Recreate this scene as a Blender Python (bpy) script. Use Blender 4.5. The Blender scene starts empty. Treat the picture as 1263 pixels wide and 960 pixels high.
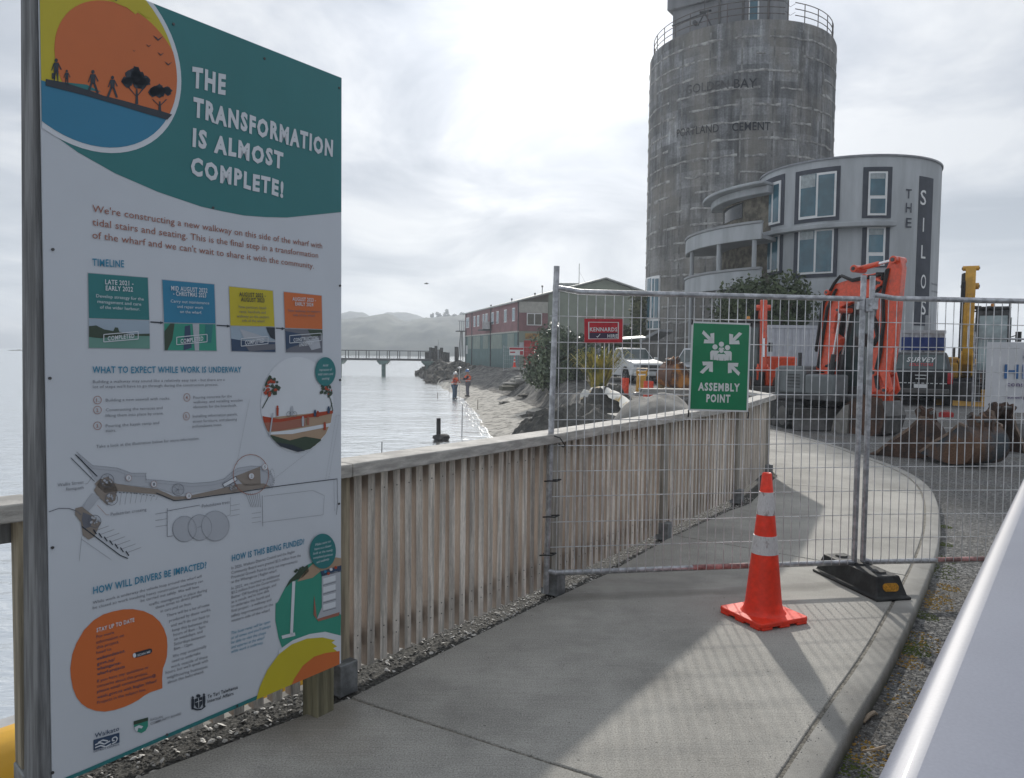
import bpy, bmesh, math, random
from mathutils import Vector, Matrix, noise
R = math.radians
random.seed(7)
scn = bpy.context.scene
C = bpy.data.collections.new('scene'); scn.collection.children.link(C)

# ---------------------------------------------------------------- camera, sky, sun, exposure
CAM_H = 1.58; FPX = 940.0; PITCH = R(2.77); ROLL = R(0.7)
F_ = Vector((0, math.cos(PITCH), -math.sin(PITCH)))
U0 = Vector((0, math.sin(PITCH), math.cos(PITCH))); R0 = Vector((1, 0, 0))
RT = R0 * math.cos(ROLL) + U0 * math.sin(ROLL)
UP = -R0 * math.sin(ROLL) + U0 * math.cos(ROLL)
cam_d = bpy.data.cameras.new('camera'); cam = bpy.data.objects.new('camera', cam_d); C.objects.link(cam)
cam_d.sensor_fit = 'HORIZONTAL'; cam_d.sensor_width = 36; cam_d.lens = FPX / 1263 * 36
cam_d.clip_start = 0.05; cam_d.clip_end = 6000
m = Matrix.Identity(4)
for i in range(3):
    m[i][0] = RT[i]; m[i][1] = UP[i]; m[i][2] = -F_[i]
m[0][3], m[1][3], m[2][3] = 0, 0, CAM_H
cam.matrix_world = m; scn.camera = cam
CP = Vector((0, 0, CAM_H))
def ray(px, py): return F_ + RT * ((px - 631.5) / FPX) + UP * ((480 - py) / FPX)
def P(px, py, y):            # the point at forward distance y seen in that direction of the photograph
    d = ray(px, py); return CP + d * (y / d.y)
def G(px, py, z=0.0):        # the point at height z
    d = ray(px, py); return CP + d * ((z - CAM_H) / d.z)

SUN_AZ = R(5.5); SUN_EL = R(26)
sun_dir = Vector((math.sin(SUN_AZ) * math.cos(SUN_EL), math.cos(SUN_AZ) * math.cos(SUN_EL), math.sin(SUN_EL)))
W = bpy.data.worlds.new('World'); scn.world = W; W.use_nodes = True
nt = W.node_tree; nt.nodes.clear()
def N(nt, t, **k):
    n = nt.nodes.new(t)
    for a, b in k.items(): setattr(n, a, b)
    return n
def mth(nt, op, a, b=None, clamp=False):
    n = N(nt, 'ShaderNodeMath', operation=op, use_clamp=clamp)
    for i, v in enumerate((a, b)):
        if v is None: continue
        if isinstance(v, (int, float)): n.inputs[i].default_value = v
        else: nt.links.new(v, n.inputs[i])
    return n.outputs[0]
def mixc(nt, f, a, b, bt='MIX'):
    n = N(nt, 'ShaderNodeMix', data_type='RGBA', blend_type=bt)
    for s, v in ((0, f), (6, a), (7, b)):
        if isinstance(v, (int, float)): n.inputs[s].default_value = v
        elif isinstance(v, tuple): n.inputs[s].default_value = (*v, 1) if len(v) == 3 else v
        else: nt.links.new(v, n.inputs[s])
    return n.outputs[2]
def ramp(nt, fac, stops):
    n = N(nt, 'ShaderNodeValToRGB'); e = n.color_ramp.elements
    while len(e) < len(stops): e.new(0.5)
    for i, (p, c) in enumerate(stops):
        e[i].position = p; e[i].color = (*c, 1) if isinstance(c, tuple) else (c, c, c, 1)
    nt.links.new(fac, n.inputs[0]); return n.outputs[0]
tc = N(nt, 'ShaderNodeTexCoord')
sky = N(nt, 'ShaderNodeTexSky', sky_type='NISHITA', sun_disc=False, sun_elevation=SUN_EL, sun_rotation=SUN_AZ)
bg1 = N(nt, 'ShaderNodeBackground'); bg1.inputs[1].default_value = 0.07
nt.links.new(sky.outputs[0], bg1.inputs[0])
vn = N(nt, 'ShaderNodeVectorMath', operation='NORMALIZE'); nt.links.new(tc.outputs['Generated'], vn.inputs[0])
sep = N(nt, 'ShaderNodeSeparateXYZ'); nt.links.new(vn.outputs[0], sep.inputs[0])
zz = mth(nt, 'ADD', mth(nt, 'MAXIMUM', sep.outputs[2], 0.0), 0.30)
cx = mth(nt, 'DIVIDE', sep.outputs[0], zz); cy = mth(nt, 'DIVIDE', sep.outputs[1], zz)
cmb = N(nt, 'ShaderNodeCombineXYZ'); nt.links.new(cx, cmb.inputs[0]); nt.links.new(cy, cmb.inputs[1])
n1 = N(nt, 'ShaderNodeTexNoise'); n1.inputs['Scale'].default_value = 1.9; n1.inputs['Detail'].default_value = 8; n1.inputs['Roughness'].default_value = 0.55
n1.inputs['Distortion'].default_value = 0.5
nt.links.new(cmb.outputs[0], n1.inputs['Vector'])
clouds = ramp(nt, n1.outputs[0], [(0.36, (0.435, 0.485, 0.56)), (0.49, (0.61, 0.65, 0.715)), (0.61, (0.82, 0.845, 0.88))])
dt = N(nt, 'ShaderNodeVectorMath', operation='DOT_PRODUCT'); nt.links.new(vn.outputs[0], dt.inputs[0]); dt.inputs[1].default_value = sun_dir
dp = mth(nt, 'MAXIMUM', dt.outputs['Value'], 0.0)
g1 = mth(nt, 'MULTIPLY', mth(nt, 'POWER', dp, 30.0), 0.66)
g2 = mth(nt, 'MULTIPLY', mth(nt, 'POWER', dp, 4.0), 0.04)
gl = mth(nt, 'ADD', mth(nt, 'ADD', g1, g2), mth(nt, 'ADD', ramp(nt, sep.outputs[2], [(0.0, 0.06), (0.055, 0.14), (0.16, 0.0)]), 0.87))
vs = N(nt, 'ShaderNodeVectorMath', operation='SCALE'); nt.links.new(clouds, vs.inputs[0]); nt.links.new(gl, vs.inputs['Scale'])
bg2 = N(nt, 'ShaderNodeBackground'); nt.links.new(vs.outputs[0], bg2.inputs[0]); bg2.inputs[1].default_value = 1.0
mx = N(nt, 'ShaderNodeMixShader'); mx.inputs[0].default_value = 0.9
nt.links.new(bg1.outputs[0], mx.inputs[1]); nt.links.new(bg2.outputs[0], mx.inputs[2])
wo = N(nt, 'ShaderNodeOutputWorld'); nt.links.new(mx.outputs[0], wo.inputs[0])

sl = bpy.data.lights.new('sun', 'SUN'); sl.energy = 3.0; sl.angle = R(1.3); sl.color = (1, 0.95, 0.87)
so = bpy.data.objects.new('sun', sl); C.objects.link(so)
so.rotation_euler = (-sun_dir).to_track_quat('-Z', 'Y').to_euler(); so.location = sun_dir * 100
scn.view_settings.view_transform = 'Standard'; scn.view_settings.look = 'None'
scn.view_settings.exposure = 0.20; scn.view_settings.gamma = 1.0
scn.render.engine = 'CYCLES'
scn.cycles.max_bounces = 6; scn.cycles.volume_bounces = 0; scn.cycles.transparent_max_bounces = 12

# ---------------------------------------------------------------- materials
MATS = {}
def M(name, col=(0.5, 0.5, 0.5), rough=0.7, metal=0.0, var=0.12, scale=4.0, bump=0.0, bscale=40.0, stretch=(1, 1, 1),
      rnd=0.0, col2=None, lo=0.42, hi=0.62, fine=0.0, fscale=120.0, spec=0.5, coat=0.0, detail=5, trans=0.0, bdist=0.01):
    if name in MATS: return MATS[name]
    mt = bpy.data.materials.new(name); mt.use_nodes = True; nt = mt.node_tree
    b = nt.nodes['Principled BSDF']; L = nt.links
    tc = N(nt, 'ShaderNodeTexCoord'); mp = N(nt, 'ShaderNodeMapping'); mp.inputs['Scale'].default_value = stretch
    L.new(tc.outputs['Object'], mp.inputs[0]); vec = mp.outputs[0]
    oi = None
    if rnd > 0:
        oi = N(nt, 'ShaderNodeObjectInfo')
        ad = N(nt, 'ShaderNodeVectorMath', operation='ADD'); cmb = N(nt, 'ShaderNodeCombineXYZ')
        for i in range(3): L.new(mth(nt, 'MULTIPLY', oi.outputs['Random'], 37.0 + 11 * i), cmb.inputs[i])
        L.new(vec, ad.inputs[0]); L.new(cmb.outputs[0], ad.inputs[1]); vec = ad.outputs[0]
    no = N(nt, 'ShaderNodeTexNoise'); no.inputs['Scale'].default_value = scale; no.inputs['Detail'].default_value = detail
    no.inputs['Roughness'].default_value = 0.6; L.new(vec, no.inputs['Vector'])
    c = tuple(col)
    if col2 is None:
        d = tuple(x * (1 - var) for x in c); e = tuple(min(1, x * (1 + var)) for x in c)
    else: d, e = tuple(c), tuple(col2)
    out = ramp(nt, no.outputs[0], [(lo, d), (hi, e)])
    if fine > 0:
        nf = N(nt, 'ShaderNodeTexNoise'); nf.inputs['Scale'].default_value = fscale; nf.inputs['Detail'].default_value = 3; L.new(vec, nf.inputs['Vector'])
        f = ramp(nt, nf.outputs[0], [(0.3, 1 - fine), (0.7, 1 + fine)])
        out = mixc(nt, 1.0, out, f, 'MULTIPLY')
    if rnd > 0:
        k = mth(nt, 'ADD', mth(nt, 'MULTIPLY', oi.outputs['Random'], 2 * rnd), 1 - rnd)
        vsx = N(nt, 'ShaderNodeVectorMath', operation='SCALE'); L.new(out, vsx.inputs[0]); L.new(k, vsx.inputs['Scale']); out = vsx.outputs[0]
    L.new(out, b.inputs['Base Color'])
    b.inputs['Roughness'].default_value = rough; b.inputs['Metallic'].default_value = metal
    b.inputs['Specular IOR Level'].default_value = spec; b.inputs['Coat Weight'].default_value = coat
    b.inputs['Coat Roughness'].default_value = 0.05
    b.inputs['Transmission Weight'].default_value = trans
    if bump > 0:
        nb = N(nt, 'ShaderNodeTexNoise'); nb.inputs['Scale'].default_value = bscale; nb.inputs['Detail'].default_value = 6; L.new(vec, nb.inputs['Vector'])
        bp = N(nt, 'ShaderNodeBump'); bp.inputs['Strength'].default_value = bump; bp.inputs['Distance'].default_value = bdist
        L.new(nb.outputs[0], bp.inputs['Height']); L.new(bp.outputs[0], b.inputs['Normal'])
    mt['_c'] = 1
    MATS[name] = mt; return mt
def bsdf(mt): return mt.node_tree.nodes['Principled BSDF']

# ---------------------------------------------------------------- mesh helpers
class MB:
    def __init__(s): s.v = []; s.f = []; s.mi = []; s.cur = 0
    def add(s, vs, fs):
        o = len(s.v); s.v += [tuple(x) for x in vs]
        for f in fs: s.f.append(tuple(i + o for i in f)); s.mi.append(s.cur)
        return s
    def box(s, c, d, M3=None):
        x, y, z = d[0] / 2, d[1] / 2, d[2] / 2
        vs = [Vector(p) for p in ((-x, -y, -z), (x, -y, -z), (x, y, -z), (-x, y, -z), (-x, -y, z), (x, -y, z), (x, y, z), (-x, y, z))]
        if M3 is not None: vs = [M3 @ p for p in vs]
        c = Vector(c)
        return s.add([p + c for p in vs], [(3, 2, 1, 0), (4, 5, 6, 7), (0, 1, 5, 4), (1, 2, 6, 5), (2, 3, 7, 6), (3, 0, 4, 7)])
    def beam(s, a, b, w, h, up=(0, 0, 1)):
        a = Vector(a); b = Vector(b); d = (b - a).normalized(); up = Vector(up)
        sd = d.cross(up)
        if sd.length < 1e-4: sd = d.cross(Vector((1, 0, 0)))
        sd.normalize(); u = sd.cross(d)
        vs = []
        for p in (a, b):
            for i, j in ((-1, -1), (1, -1), (1, 1), (-1, 1)): vs.append(p + sd * (i * w / 2) + u * (j * h / 2))
        return s.add(vs, [(0, 1, 2, 3), (7, 6, 5, 4), (0, 4, 5, 1), (1, 5, 6, 2), (2, 6, 7, 3), (3, 7, 4, 0)])
    def tube(s, a, b, r, r2=None, n=10, caps=True):
        return s.pipe([a, b], [r, r if r2 is None else r2], n, caps)
    def pipe(s, pts, r, n=8, caps=True):
        pts = [Vector(p) for p in pts]; k = len(pts)
        if not isinstance(r, (list, tuple)): r = [r] * k
        o = len(s.v); pd = None; fs = []
        for i, p in enumerate(pts):
            d = (pts[min(i + 1, k - 1)] - pts[max(i - 1, 0)]).normalized()
            if pd is None:
                q = d.orthogonal().normalized()
            else:
                q = (pq - d * pq.dot(d)); q = q.normalized() if q.length > 1e-5 else d.orthogonal().normalized()
            pq = q; pd = d; w = d.cross(q)
            for j in range(n):
                t = 2 * math.pi * j / n; s.v.append(tuple(p + q * (math.cos(t) * r[i]) + w * (math.sin(t) * r[i])))
        for i in range(k - 1):
            for j in range(n):
                a = o + i * n + j; b = o + i * n + (j + 1) % n
                s.f.append((a, b, b + n, a + n)); s.mi.append(s.cur)
        if caps:
            s.f.append(tuple(o + j for j in range(n))[::-1]); s.mi.append(s.cur)
            s.f.append(tuple(o + (k - 1) * n + j for j in range(n))); s.mi.append(s.cur)
        return s
    def prism(s, pts, off):      # outline (3D points in a plane) swept by the vector off
        pts = [Vector(p) for p in pts]; off = Vector(off); k = len(pts)
        vs = pts + [p + off for p in pts]
        nrm = Vector()
        for i in range(k): nrm += pts[i].cross(pts[(i + 1) % k])
        flip = nrm.dot(off) > 0
        f0 = tuple(range(k)); f1 = tuple(range(k, 2 * k))
        fs = [f0[::-1] if flip else f0, f1 if flip else f1[::-1]]
        for i in range(k):
            j = (i + 1) % k; q = (i, j, j + k, i + k); fs.append(q if flip else q[::-1])
        return s.add(vs, fs)
    def sheet(s, pts):
        return s.add(pts, [tuple(range(len(pts)))])
    def lathe(s, prof, c=(0, 0, 0), n=24, a0=0, a1=2 * math.pi, caps=True):
        o = len(s.v); full = abs(a1 - a0 - 2 * math.pi) < 1e-6; k = len(prof); m = n if full else n + 1
        for r, z in prof:
            for j in range(m):
                t = a0 + (a1 - a0) * j / n; s.v.append((c[0] + r * math.cos(t), c[1] + r * math.sin(t), c[2] + z))
        for i in range(k - 1):
            for j in range(n):
                a = o + i * m + j; b = o + i * m + (j + 1) % m
                s.f.append((a, b, b + m, a + m)); s.mi.append(s.cur)
        if full and caps:
            if prof[0][0] > 1e-4: s.f.append(tuple(o + j for j in range(n))[::-1]); s.mi.append(s.cur)
            if prof[-1][0] > 1e-4: s.f.append(tuple(o + (k - 1) * m + j for j in range(n))); s.mi.append(s.cur)
        return s
    def arc(s, c, r0, r1, a0, a1, z0, z1, n=12):    # block of a ring, closed
        vs = []; fs = []
        for j in range(n + 1):
            t = a0 + (a1 - a0) * j / n; cs, sn = math.cos(t), math.sin(t)
            for r, z in ((r0, z0), (r1, z0), (r1, z1), (r0, z1)): vs.append((c[0] + r * cs, c[1] + r * sn, z))
        for j in range(n):
            a = 4 * j
            for q in range(4): fs.append((a + q, a + 4 + q, a + 4 + (q + 1) % 4, a + (q + 1) % 4))
        fs.append((0, 1, 2, 3)); fs.append((4 * n + 3, 4 * n + 2, 4 * n + 1, 4 * n))
        return s.add(vs, fs)
    def blob(s, c, d, rough=0.25, seed=0, sub=2):
        bm = bmesh.new(); bmesh.ops.create_icosphere(bm, subdivisions=sub, radius=1)
        for v in bm.verts:
            k = 1 + rough * noise.noise(v.co * 1.3 + Vector((seed * 3.7, seed * 1.3, 0))) * 2
            v.co = Vector((v.co.x * d[0] * k, v.co.y * d[1] * k, v.co.z * d[2] * k)) + Vector(c)
        bm.verts.index_update()
        s.add([v.co[:] for v in bm.verts], [tuple(v.index for v in f.verts) for f in bm.faces]); bm.free(); return s
    def mesh(s, name, off=(0, 0, 0), smooth=0.6):
        me = bpy.data.meshes.new(name)
        me.from_pydata([(x - off[0], y - off[1], z - off[2]) for x, y, z in s.v], [], s.f); me.update()
        if any(s.mi): me.polygons.foreach_set('material_index', s.mi)
        if smooth is not None:
            me.shade_smooth(); me.set_sharp_from_angle(angle=smooth)
        return me
def link(name, me, mats, parent=None, loc=(0, 0, 0)):
    o = bpy.data.objects.new(name, me); C.objects.link(o); o.location = loc
    if mats is not None:
        for mm in (mats if isinstance(mats, (list, tuple)) else [mats]):
            if mm.name not in [x.name for x in me.materials if x]: me.materials.append(mm)
    if parent is not None: o.parent = parent
    return o
def root_loc(o):
    v = Vector(o.location)
    while o.parent: o = o.parent; v += Vector(o.location)
    return v
def part(name, mb, mats, parent, world=True, smooth=0.6, bevel=0, label=None, kind=None, loc=None):
    off = root_loc(parent) if world else Vector((0, 0, 0))
    if loc is not None:
        l = Vector(loc); me = mb.mesh(name, l, smooth); o = link(name, me, mats, parent, l - off)
    else:
        me = mb.mesh(name, off, smooth); o = link(name, me, mats, parent)
    if bevel: bev(o, bevel)
    if label: o['label'] = label
    if kind: o['kind'] = kind
    return o
def bev(o, w, seg=2, ang=0.6):
    b = o.modifiers.new('bevel', 'BEVEL'); b.width = w; b.segments = seg; b.limit_method = 'ANGLE'; b.angle_limit = ang
def tag(o, label, cat, group=None):
    o['label'] = label; o['category'] = cat
    if group: o['group'] = group
    return o
def thing(name, label, cat, loc=(0, 0, 0), rz=0.0, group=None, parent=None):
    o = bpy.data.objects.new(name, None); C.objects.link(o); o.location = loc; o.rotation_euler = (0, 0, rz); o.empty_display_size = 0.2
    return tag(o, label, cat, group)
def solo(name, mb, mats, label, cat, loc=(0, 0, 0), group=None, smooth=0.6, bevel=0):   # a thing that is one mesh, built in world coordinates
    o = link(name, mb.mesh(name, loc, smooth), mats, None, loc)
    if bevel: bev(o, bevel)
    return tag(o, label, cat, group)
def struct(name, mb, mats, smooth=0.6, kind='structure', loc=(0, 0, 0)):
    o = link(name, mb.mesh(name, loc, smooth), mats, None, loc); o['kind'] = kind; return o
def copy_tree(o, parent=None):
    c = o.copy(); C.objects.link(c); c.parent = parent
    for ch in [x for x in o.children]: copy_tree(ch, c)
    return c
def chaikin(pts, it=2):
    for _ in range(it):
        q = [pts[0]]
        for a, b in zip(pts, pts[1:]):
            q += [a * 0.75 + b * 0.25, a * 0.25 + b * 0.75]
        pts = q + [pts[-1]]
    return pts
def interp(tab, y):
    if y <= tab[0][0]: return tab[0][1]
    for (a, p), (b, q) in zip(tab, tab[1:]):
        if y <= b: return p + (q - p) * (y - a) / (b - a)
    return tab[-1][1]

# text as flat outlines
_TX = {}
def glyphs(txt, bold=0.0, shear=0.0, res=2):
    k = (txt, bold, shear, res)
    if k not in _TX:
        cu = bpy.data.curves.new('t', 'FONT'); cu.body = txt; cu.offset = bold * 0.6; cu.space_character = 1.0 + bold * 3.2; cu.shear = shear; cu.resolution_u = res
        ob = bpy.data.objects.new('t', cu)
        me = bpy.data.meshes.new_from_object(ob)
        vs = [tuple(v.co) for v in me.vertices]; fs = [tuple(p.vertices) for p in me.polygons]
        bpy.data.objects.remove(ob); bpy.data.curves.remove(cu); bpy.data.meshes.remove(me)
        x0 = min(v[0] for v in vs); x1 = max(v[0] for v in vs)
        _TX[k] = ([((v[0] - x0) / (x1 - x0), v[1] / 0.729) for v in vs], fs)
    return _TX[k]
def put_text(mb, txt, fn, bold=0.0, shear=0.0, res=2, jit=0.0):   # fn maps (0..1 along, 0..1 cap height) to a 3D point
    vs, fs = glyphs(txt, bold, shear, res)
    mb.add([fn(x, y) for x, y in vs], fs)
# ---------------------------------------------------------------- material library
concrete = M('footpath_concrete', (0.372, 0.360, 0.328), 0.85, var=0.10, scale=1.3, bump=0.5, bscale=110, fine=0.34, fscale=150, bdist=0.004, detail=9, stretch=(1, 1, 1))
kerb_con = M('kerb_concrete', (0.32, 0.31, 0.285), 0.85, var=0.16, scale=2.0, bump=0.35, bscale=70, fine=0.2, fscale=220, bdist=0.004, detail=8)
dark_base = M('joint_grit', (0.22, 0.205, 0.175), 0.95, var=0.4, scale=60, bump=0.8, bscale=90)
seawall_m = M('seawall_concrete', (0.22, 0.21, 0.19), 0.9, var=0.3, scale=2, bump=0.4, bscale=15)
shell_m = M('shell', (0.12, 0.115, 0.105), 0.6, col2=(0.66, 0.64, 0.60), scale=31, lo=0.38, hi=0.58)
shell_bed = M('shell_bed', (0.035, 0.034, 0.030), 0.95, col2=(0.16, 0.155, 0.14), scale=60, lo=0.45, hi=0.68, bump=0.9, bscale=60)
stone_m = M('loose_stone', (0.09, 0.09, 0.09), 0.85, col2=(0.34, 0.33, 0.31), scale=41, lo=0.35, hi=0.65)
timber = M('weathered_timber', (0.55, 0.51, 0.455), 0.85, var=0.28, scale=3.0, stretch=(9, 9, 0.7), bump=0.35, bscale=20, rnd=0.22, fine=0.20, fscale=45)
timber_rail = M('rail_timber', (0.40, 0.385, 0.36), 0.8, var=0.22, scale=3.0, stretch=(2, 2, 10), bump=0.25, bscale=20, fine=0.12, fscale=60)
timber_post = M('post_timber', (0.29, 0.25, 0.18), 0.85, var=0.3, scale=3.0, stretch=(9, 9, 0.7), bump=0.35, bscale=20, rnd=0.12)
stub_m = M('damp_post_timber', (0.19, 0.175, 0.11), 0.85, var=0.35, scale=3.0, stretch=(9, 9, 0.7), bump=0.35, bscale=20)
post_pale = M('pale_post_timber', (0.36, 0.34, 0.30), 0.85, var=0.25, scale=3.0, stretch=(9, 9, 0.7), bump=0.35, bscale=20, rnd=0.1)
rust_grey = M('rusty_blue_steel', (0.05, 0.062, 0.072), 0.75, col2=(0.135, 0.075, 0.045), scale=1.6, lo=0.42, hi=0.56, bump=0.4, bscale=30, fine=0.25, fscale=40, spec=0.3)
timber_grey = M('grey_post_timber', (0.17, 0.175, 0.18), 0.85, var=0.35, scale=3.0, stretch=(12, 12, 0.8), bump=0.5, bscale=14)
galv = M('galvanised_steel', (0.42, 0.43, 0.45), 0.42, metal=0.65, var=0.25, scale=22, bump=0.1, bscale=60)
wire_m = M('fence_wire', (0.60, 0.61, 0.62), 0.5, metal=0.4, var=0.2, scale=12)
zinc_shoe = M('post_shoe', (0.20, 0.21, 0.215), 0.6, metal=0.3, var=0.25, scale=14, bump=0.2, bscale=60)
black_m = M('black_plastic', (0.018, 0.019, 0.02), 0.55, var=0.4, scale=14, bump=0.15, bscale=90)
rubber = M('black_rubber', (0.025, 0.027, 0.027), 0.65, var=0.5, scale=9, bump=0.25, bscale=70)
amber = M('amber_reflector', (0.55, 0.26, 0.02), 0.35, var=0.3, scale=90, coat=0.5)
cone_red = M('cone_orange', (0.88, 0.045, 0.015), 0.5, var=0.10, scale=5, bump=0.08, bscale=60, fine=0.10, fscale=34)
cone_white = M('cone_sleeve', (0.62, 0.60, 0.60), 0.5, col2=(0.33, 0.26, 0.25), lo=0.56, hi=0.68, scale=34, stretch=(1, 1, .45), fine=0.1)
white_panel = M('sign_white', (0.53, 0.57, 0.625), 0.45, var=0.02, scale=2)
asphalt = M('road_gravel', (0.075, 0.075, 0.073), 0.92, col2=(0.15, 0.148, 0.14), scale=2.2, lo=0.4, hi=0.66, bump=0.9, bscale=85, fine=0.55, fscale=110, bdist=0.012, detail=8)
line_white = M('parking_paint', (0.6, 0.6, 0.58), 0.7, var=0.2, scale=9)
moss = M('yellow_moss', (0.30, 0.20, 0.03), 0.95, col2=(0.42, 0.24, 0.07), scale=30)
moss_g = M('green_moss', (0.07, 0.10, 0.02), 0.95, col2=(0.14, 0.16, 0.03), scale=30)
drift = M('dry_twig', (0.42, 0.33, 0.24), 0.8, var=0.2, scale=20)
orange_p = M('excavator_orange', (0.70, 0.070, 0.016), 0.30, col2=(0.30, 0.05, 0.02), lo=.54, hi=.76, scale=4, coat=0.55, fine=0.16, fscale=18)
yellow_p = M('excavator_yellow', (0.62, 0.33, 0.03), 0.42, var=0.15, scale=3, coat=0.2, fine=0.08, fscale=20)
steel_dark = M('dark_steel', (0.07, 0.072, 0.075), 0.5, metal=0.3, var=0.35, scale=6, bump=0.15, bscale=30)
steel_worn = M('worn_steel', (0.115, 0.112, 0.108), 0.5, metal=0.4, var=0.18, scale=5, bump=0.2, bscale=20)
chrome = M('cylinder_rod', (0.7, 0.7, 0.72), 0.15, metal=0.9, var=0.05)
rust = M('rusty_steel', (0.045, 0.034, 0.030), 0.8, col2=(0.13, 0.07, 0.045), scale=3.5, lo=0.35, hi=0.68, bump=0.4, bscale=30, fine=0.25, fscale=40, spec=0.3)
cw_grey = M('counterweight_grey', (0.13, 0.145, 0.15), 0.5, var=0.12, scale=3)
cab_glass = M('cab_glass', (0.05, 0.075, 0.075), 0.08, var=0.2, scale=3, spec=0.8)
win_glass = M('window_glass', (0.04, 0.12, 0.16), 0.06, var=0.25, scale=0.7, spec=0.9)
white_pt = M('white_paint', (0.72, 0.73, 0.73), 0.4, var=0.04, scale=3, coat=0.3)
ute_black = M('black_car_paint', (0.016, 0.018, 0.02), 0.22, var=0.2, scale=3, coat=0.7)
silver_pt = M('silver_car_paint', (0.48, 0.50, 0.53), 0.3, metal=0.2, var=0.06, scale=3, coat=0.6)
tyre_m = M('tyre_rubber', (0.02, 0.02, 0.02), 0.85, var=0.3, scale=20)
rim_m = M('wheel_alloy', (0.35, 0.35, 0.36), 0.35, metal=0.7, var=0.1)
lamp_red = M('tail_lamp', (0.45, 0.02, 0.03), 0.15, var=0.2, scale=9, coat=0.6)
lamp_clear = M('headlamp_glass', (0.5, 0.52, 0.55), 0.1, var=0.3, scale=12, coat=0.6)
charcoal = M('charcoal_surround', (0.055, 0.062, 0.08), 0.7, var=0.12, scale=2)
render_w = M('white_render', (0.385, 0.405, 0.42), 0.85, var=0.13, scale=1.1, bump=0.15, bscale=25, stretch=(1, 1, 0.16), detail=9)
render_g = M('grey_render', (0.30, 0.31, 0.32), 0.85, var=0.12, scale=0.8, bump=0.15, bscale=25)
stone_wall = M('balcony_wall_stone', (0.16, 0.145, 0.115), 0.9, var=0.4, scale=2.5, bump=0.3, bscale=12)
joint_m = M('silo_joint_mortar', (0.33, 0.325, 0.315), 0.9, var=0.35, scale=3.0, bump=0.4, bscale=9)
rail_rust = M('silo_rail_steel', (0.14, 0.12, 0.115), 0.7, metal=0.3, var=0.3, scale=5)
head_m = M('headhouse_render', (0.20, 0.205, 0.215), 0.85, var=0.16, scale=0.8, stretch=(1, 1, 0.25), bump=0.15, bscale=9)
leaf_m = M('dark_leaf', (0.035, 0.055, 0.022), 0.6, col2=(0.085, 0.115, 0.045), scale=1.1, lo=0.38, hi=0.64, spec=0.4)
leaf_g = M('glossy_leaf', (0.022, 0.045, 0.022), 0.45, col2=(0.13, 0.17, 0.085), scale=1.4, lo=0.38, hi=0.66, spec=0.6)
leaf_y = M('flax_yellow', (0.48, 0.38, 0.05), 0.6, col2=(0.10, 0.13, 0.03), scale=2.2, lo=0.4, hi=0.6)
leaf_h = M('hedge_leaf', (0.06, 0.075, 0.025), 0.8, col2=(0.14, 0.15, 0.06), scale=2)
bark = M('bark', (0.09, 0.075, 0.06), 0.95, var=0.4, scale=6, bump=0.6, bscale=12)
far_leaf = M('hill_bush', (0.010, 0.020, 0.012), 0.95, col2=(0.085, 0.095, 0.065), scale=0.06, lo=0.40, hi=0.68, detail=9)
pile_m = M('wharf_pile', (0.035, 0.033, 0.032), 0.85, var=0.4, scale=2)
pier_m = M('pier_green', (0.10, 0.16, 0.15), 0.8, var=0.3, scale=1.5)
deck_m = M('bridge_steel', (0.06, 0.065, 0.07), 0.8, var=0.3, scale=2)
rock_m = M('revetment_rock', (0.06, 0.058, 0.052), 0.9, col2=(0.17, 0.155, 0.13), scale=1.5, bump=0.5, bscale=6)
shed_red = M('shed_red_board', (0.235, 0.115, 0.12), 0.75, var=0.12, scale=1.2)
shed_green = M('shed_sea_green', (0.115, 0.185, 0.18), 0.75, var=0.10, scale=1.2)
shed_pale = M('shed_pale_panel', (0.22, 0.27, 0.235), 0.7, var=0.08, scale=1.2)
shed_olive = M('shed_olive', (0.235, 0.265, 0.215), 0.8, var=0.08, scale=0.8)
shed_trim = M('shed_cream_trim', (0.42, 0.41, 0.37), 0.7, var=0.08)
ochre = M('ochre_sign', (0.38, 0.24, 0.06), 0.7, col2=(0.24, 0.12, 0.04), scale=3)
door_red = M('red_door', (0.42, 0.03, 0.03), 0.6, var=0.15)
mesh_orange = M('barrier_mesh_orange', (0.80, 0.10, 0.05), 0.6, var=0.2, scale=12)
fabric_w = M('geotextile_white', (0.66, 0.65, 0.60), 0.85, col2=(0.50, 0.33, 0.10), scale=1.6, lo=0.56, hi=0.66, bump=0.4, bscale=10)
mound_m = M('covered_mound', (0.25, 0.24, 0.22), 0.95, var=0.28, scale=1.5, bump=0.5, bscale=12)
hivis = M('hi_vis_orange', (0.85, 0.13, 0.03), 0.6, var=0.1, scale=6)
denim = M('denim', (0.07, 0.11, 0.16), 0.9, var=0.2, scale=9)
greycloth = M('grey_trousers', (0.14, 0.14, 0.16), 0.9, var=0.2, scale=9)
navy = M('navy_cloth', (0.025, 0.03, 0.055), 0.9, var=0.2, scale=9)
skin = M('skin', (0.42, 0.24, 0.17), 0.6, var=0.05)
boom_y = M('boom_yellow', (0.66, 0.36, 0.02), 0.5, var=0.15, scale=2.0)
gull_m = M('gull_grey', (0.12, 0.12, 0.13), 0.8, var=0.2)

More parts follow.
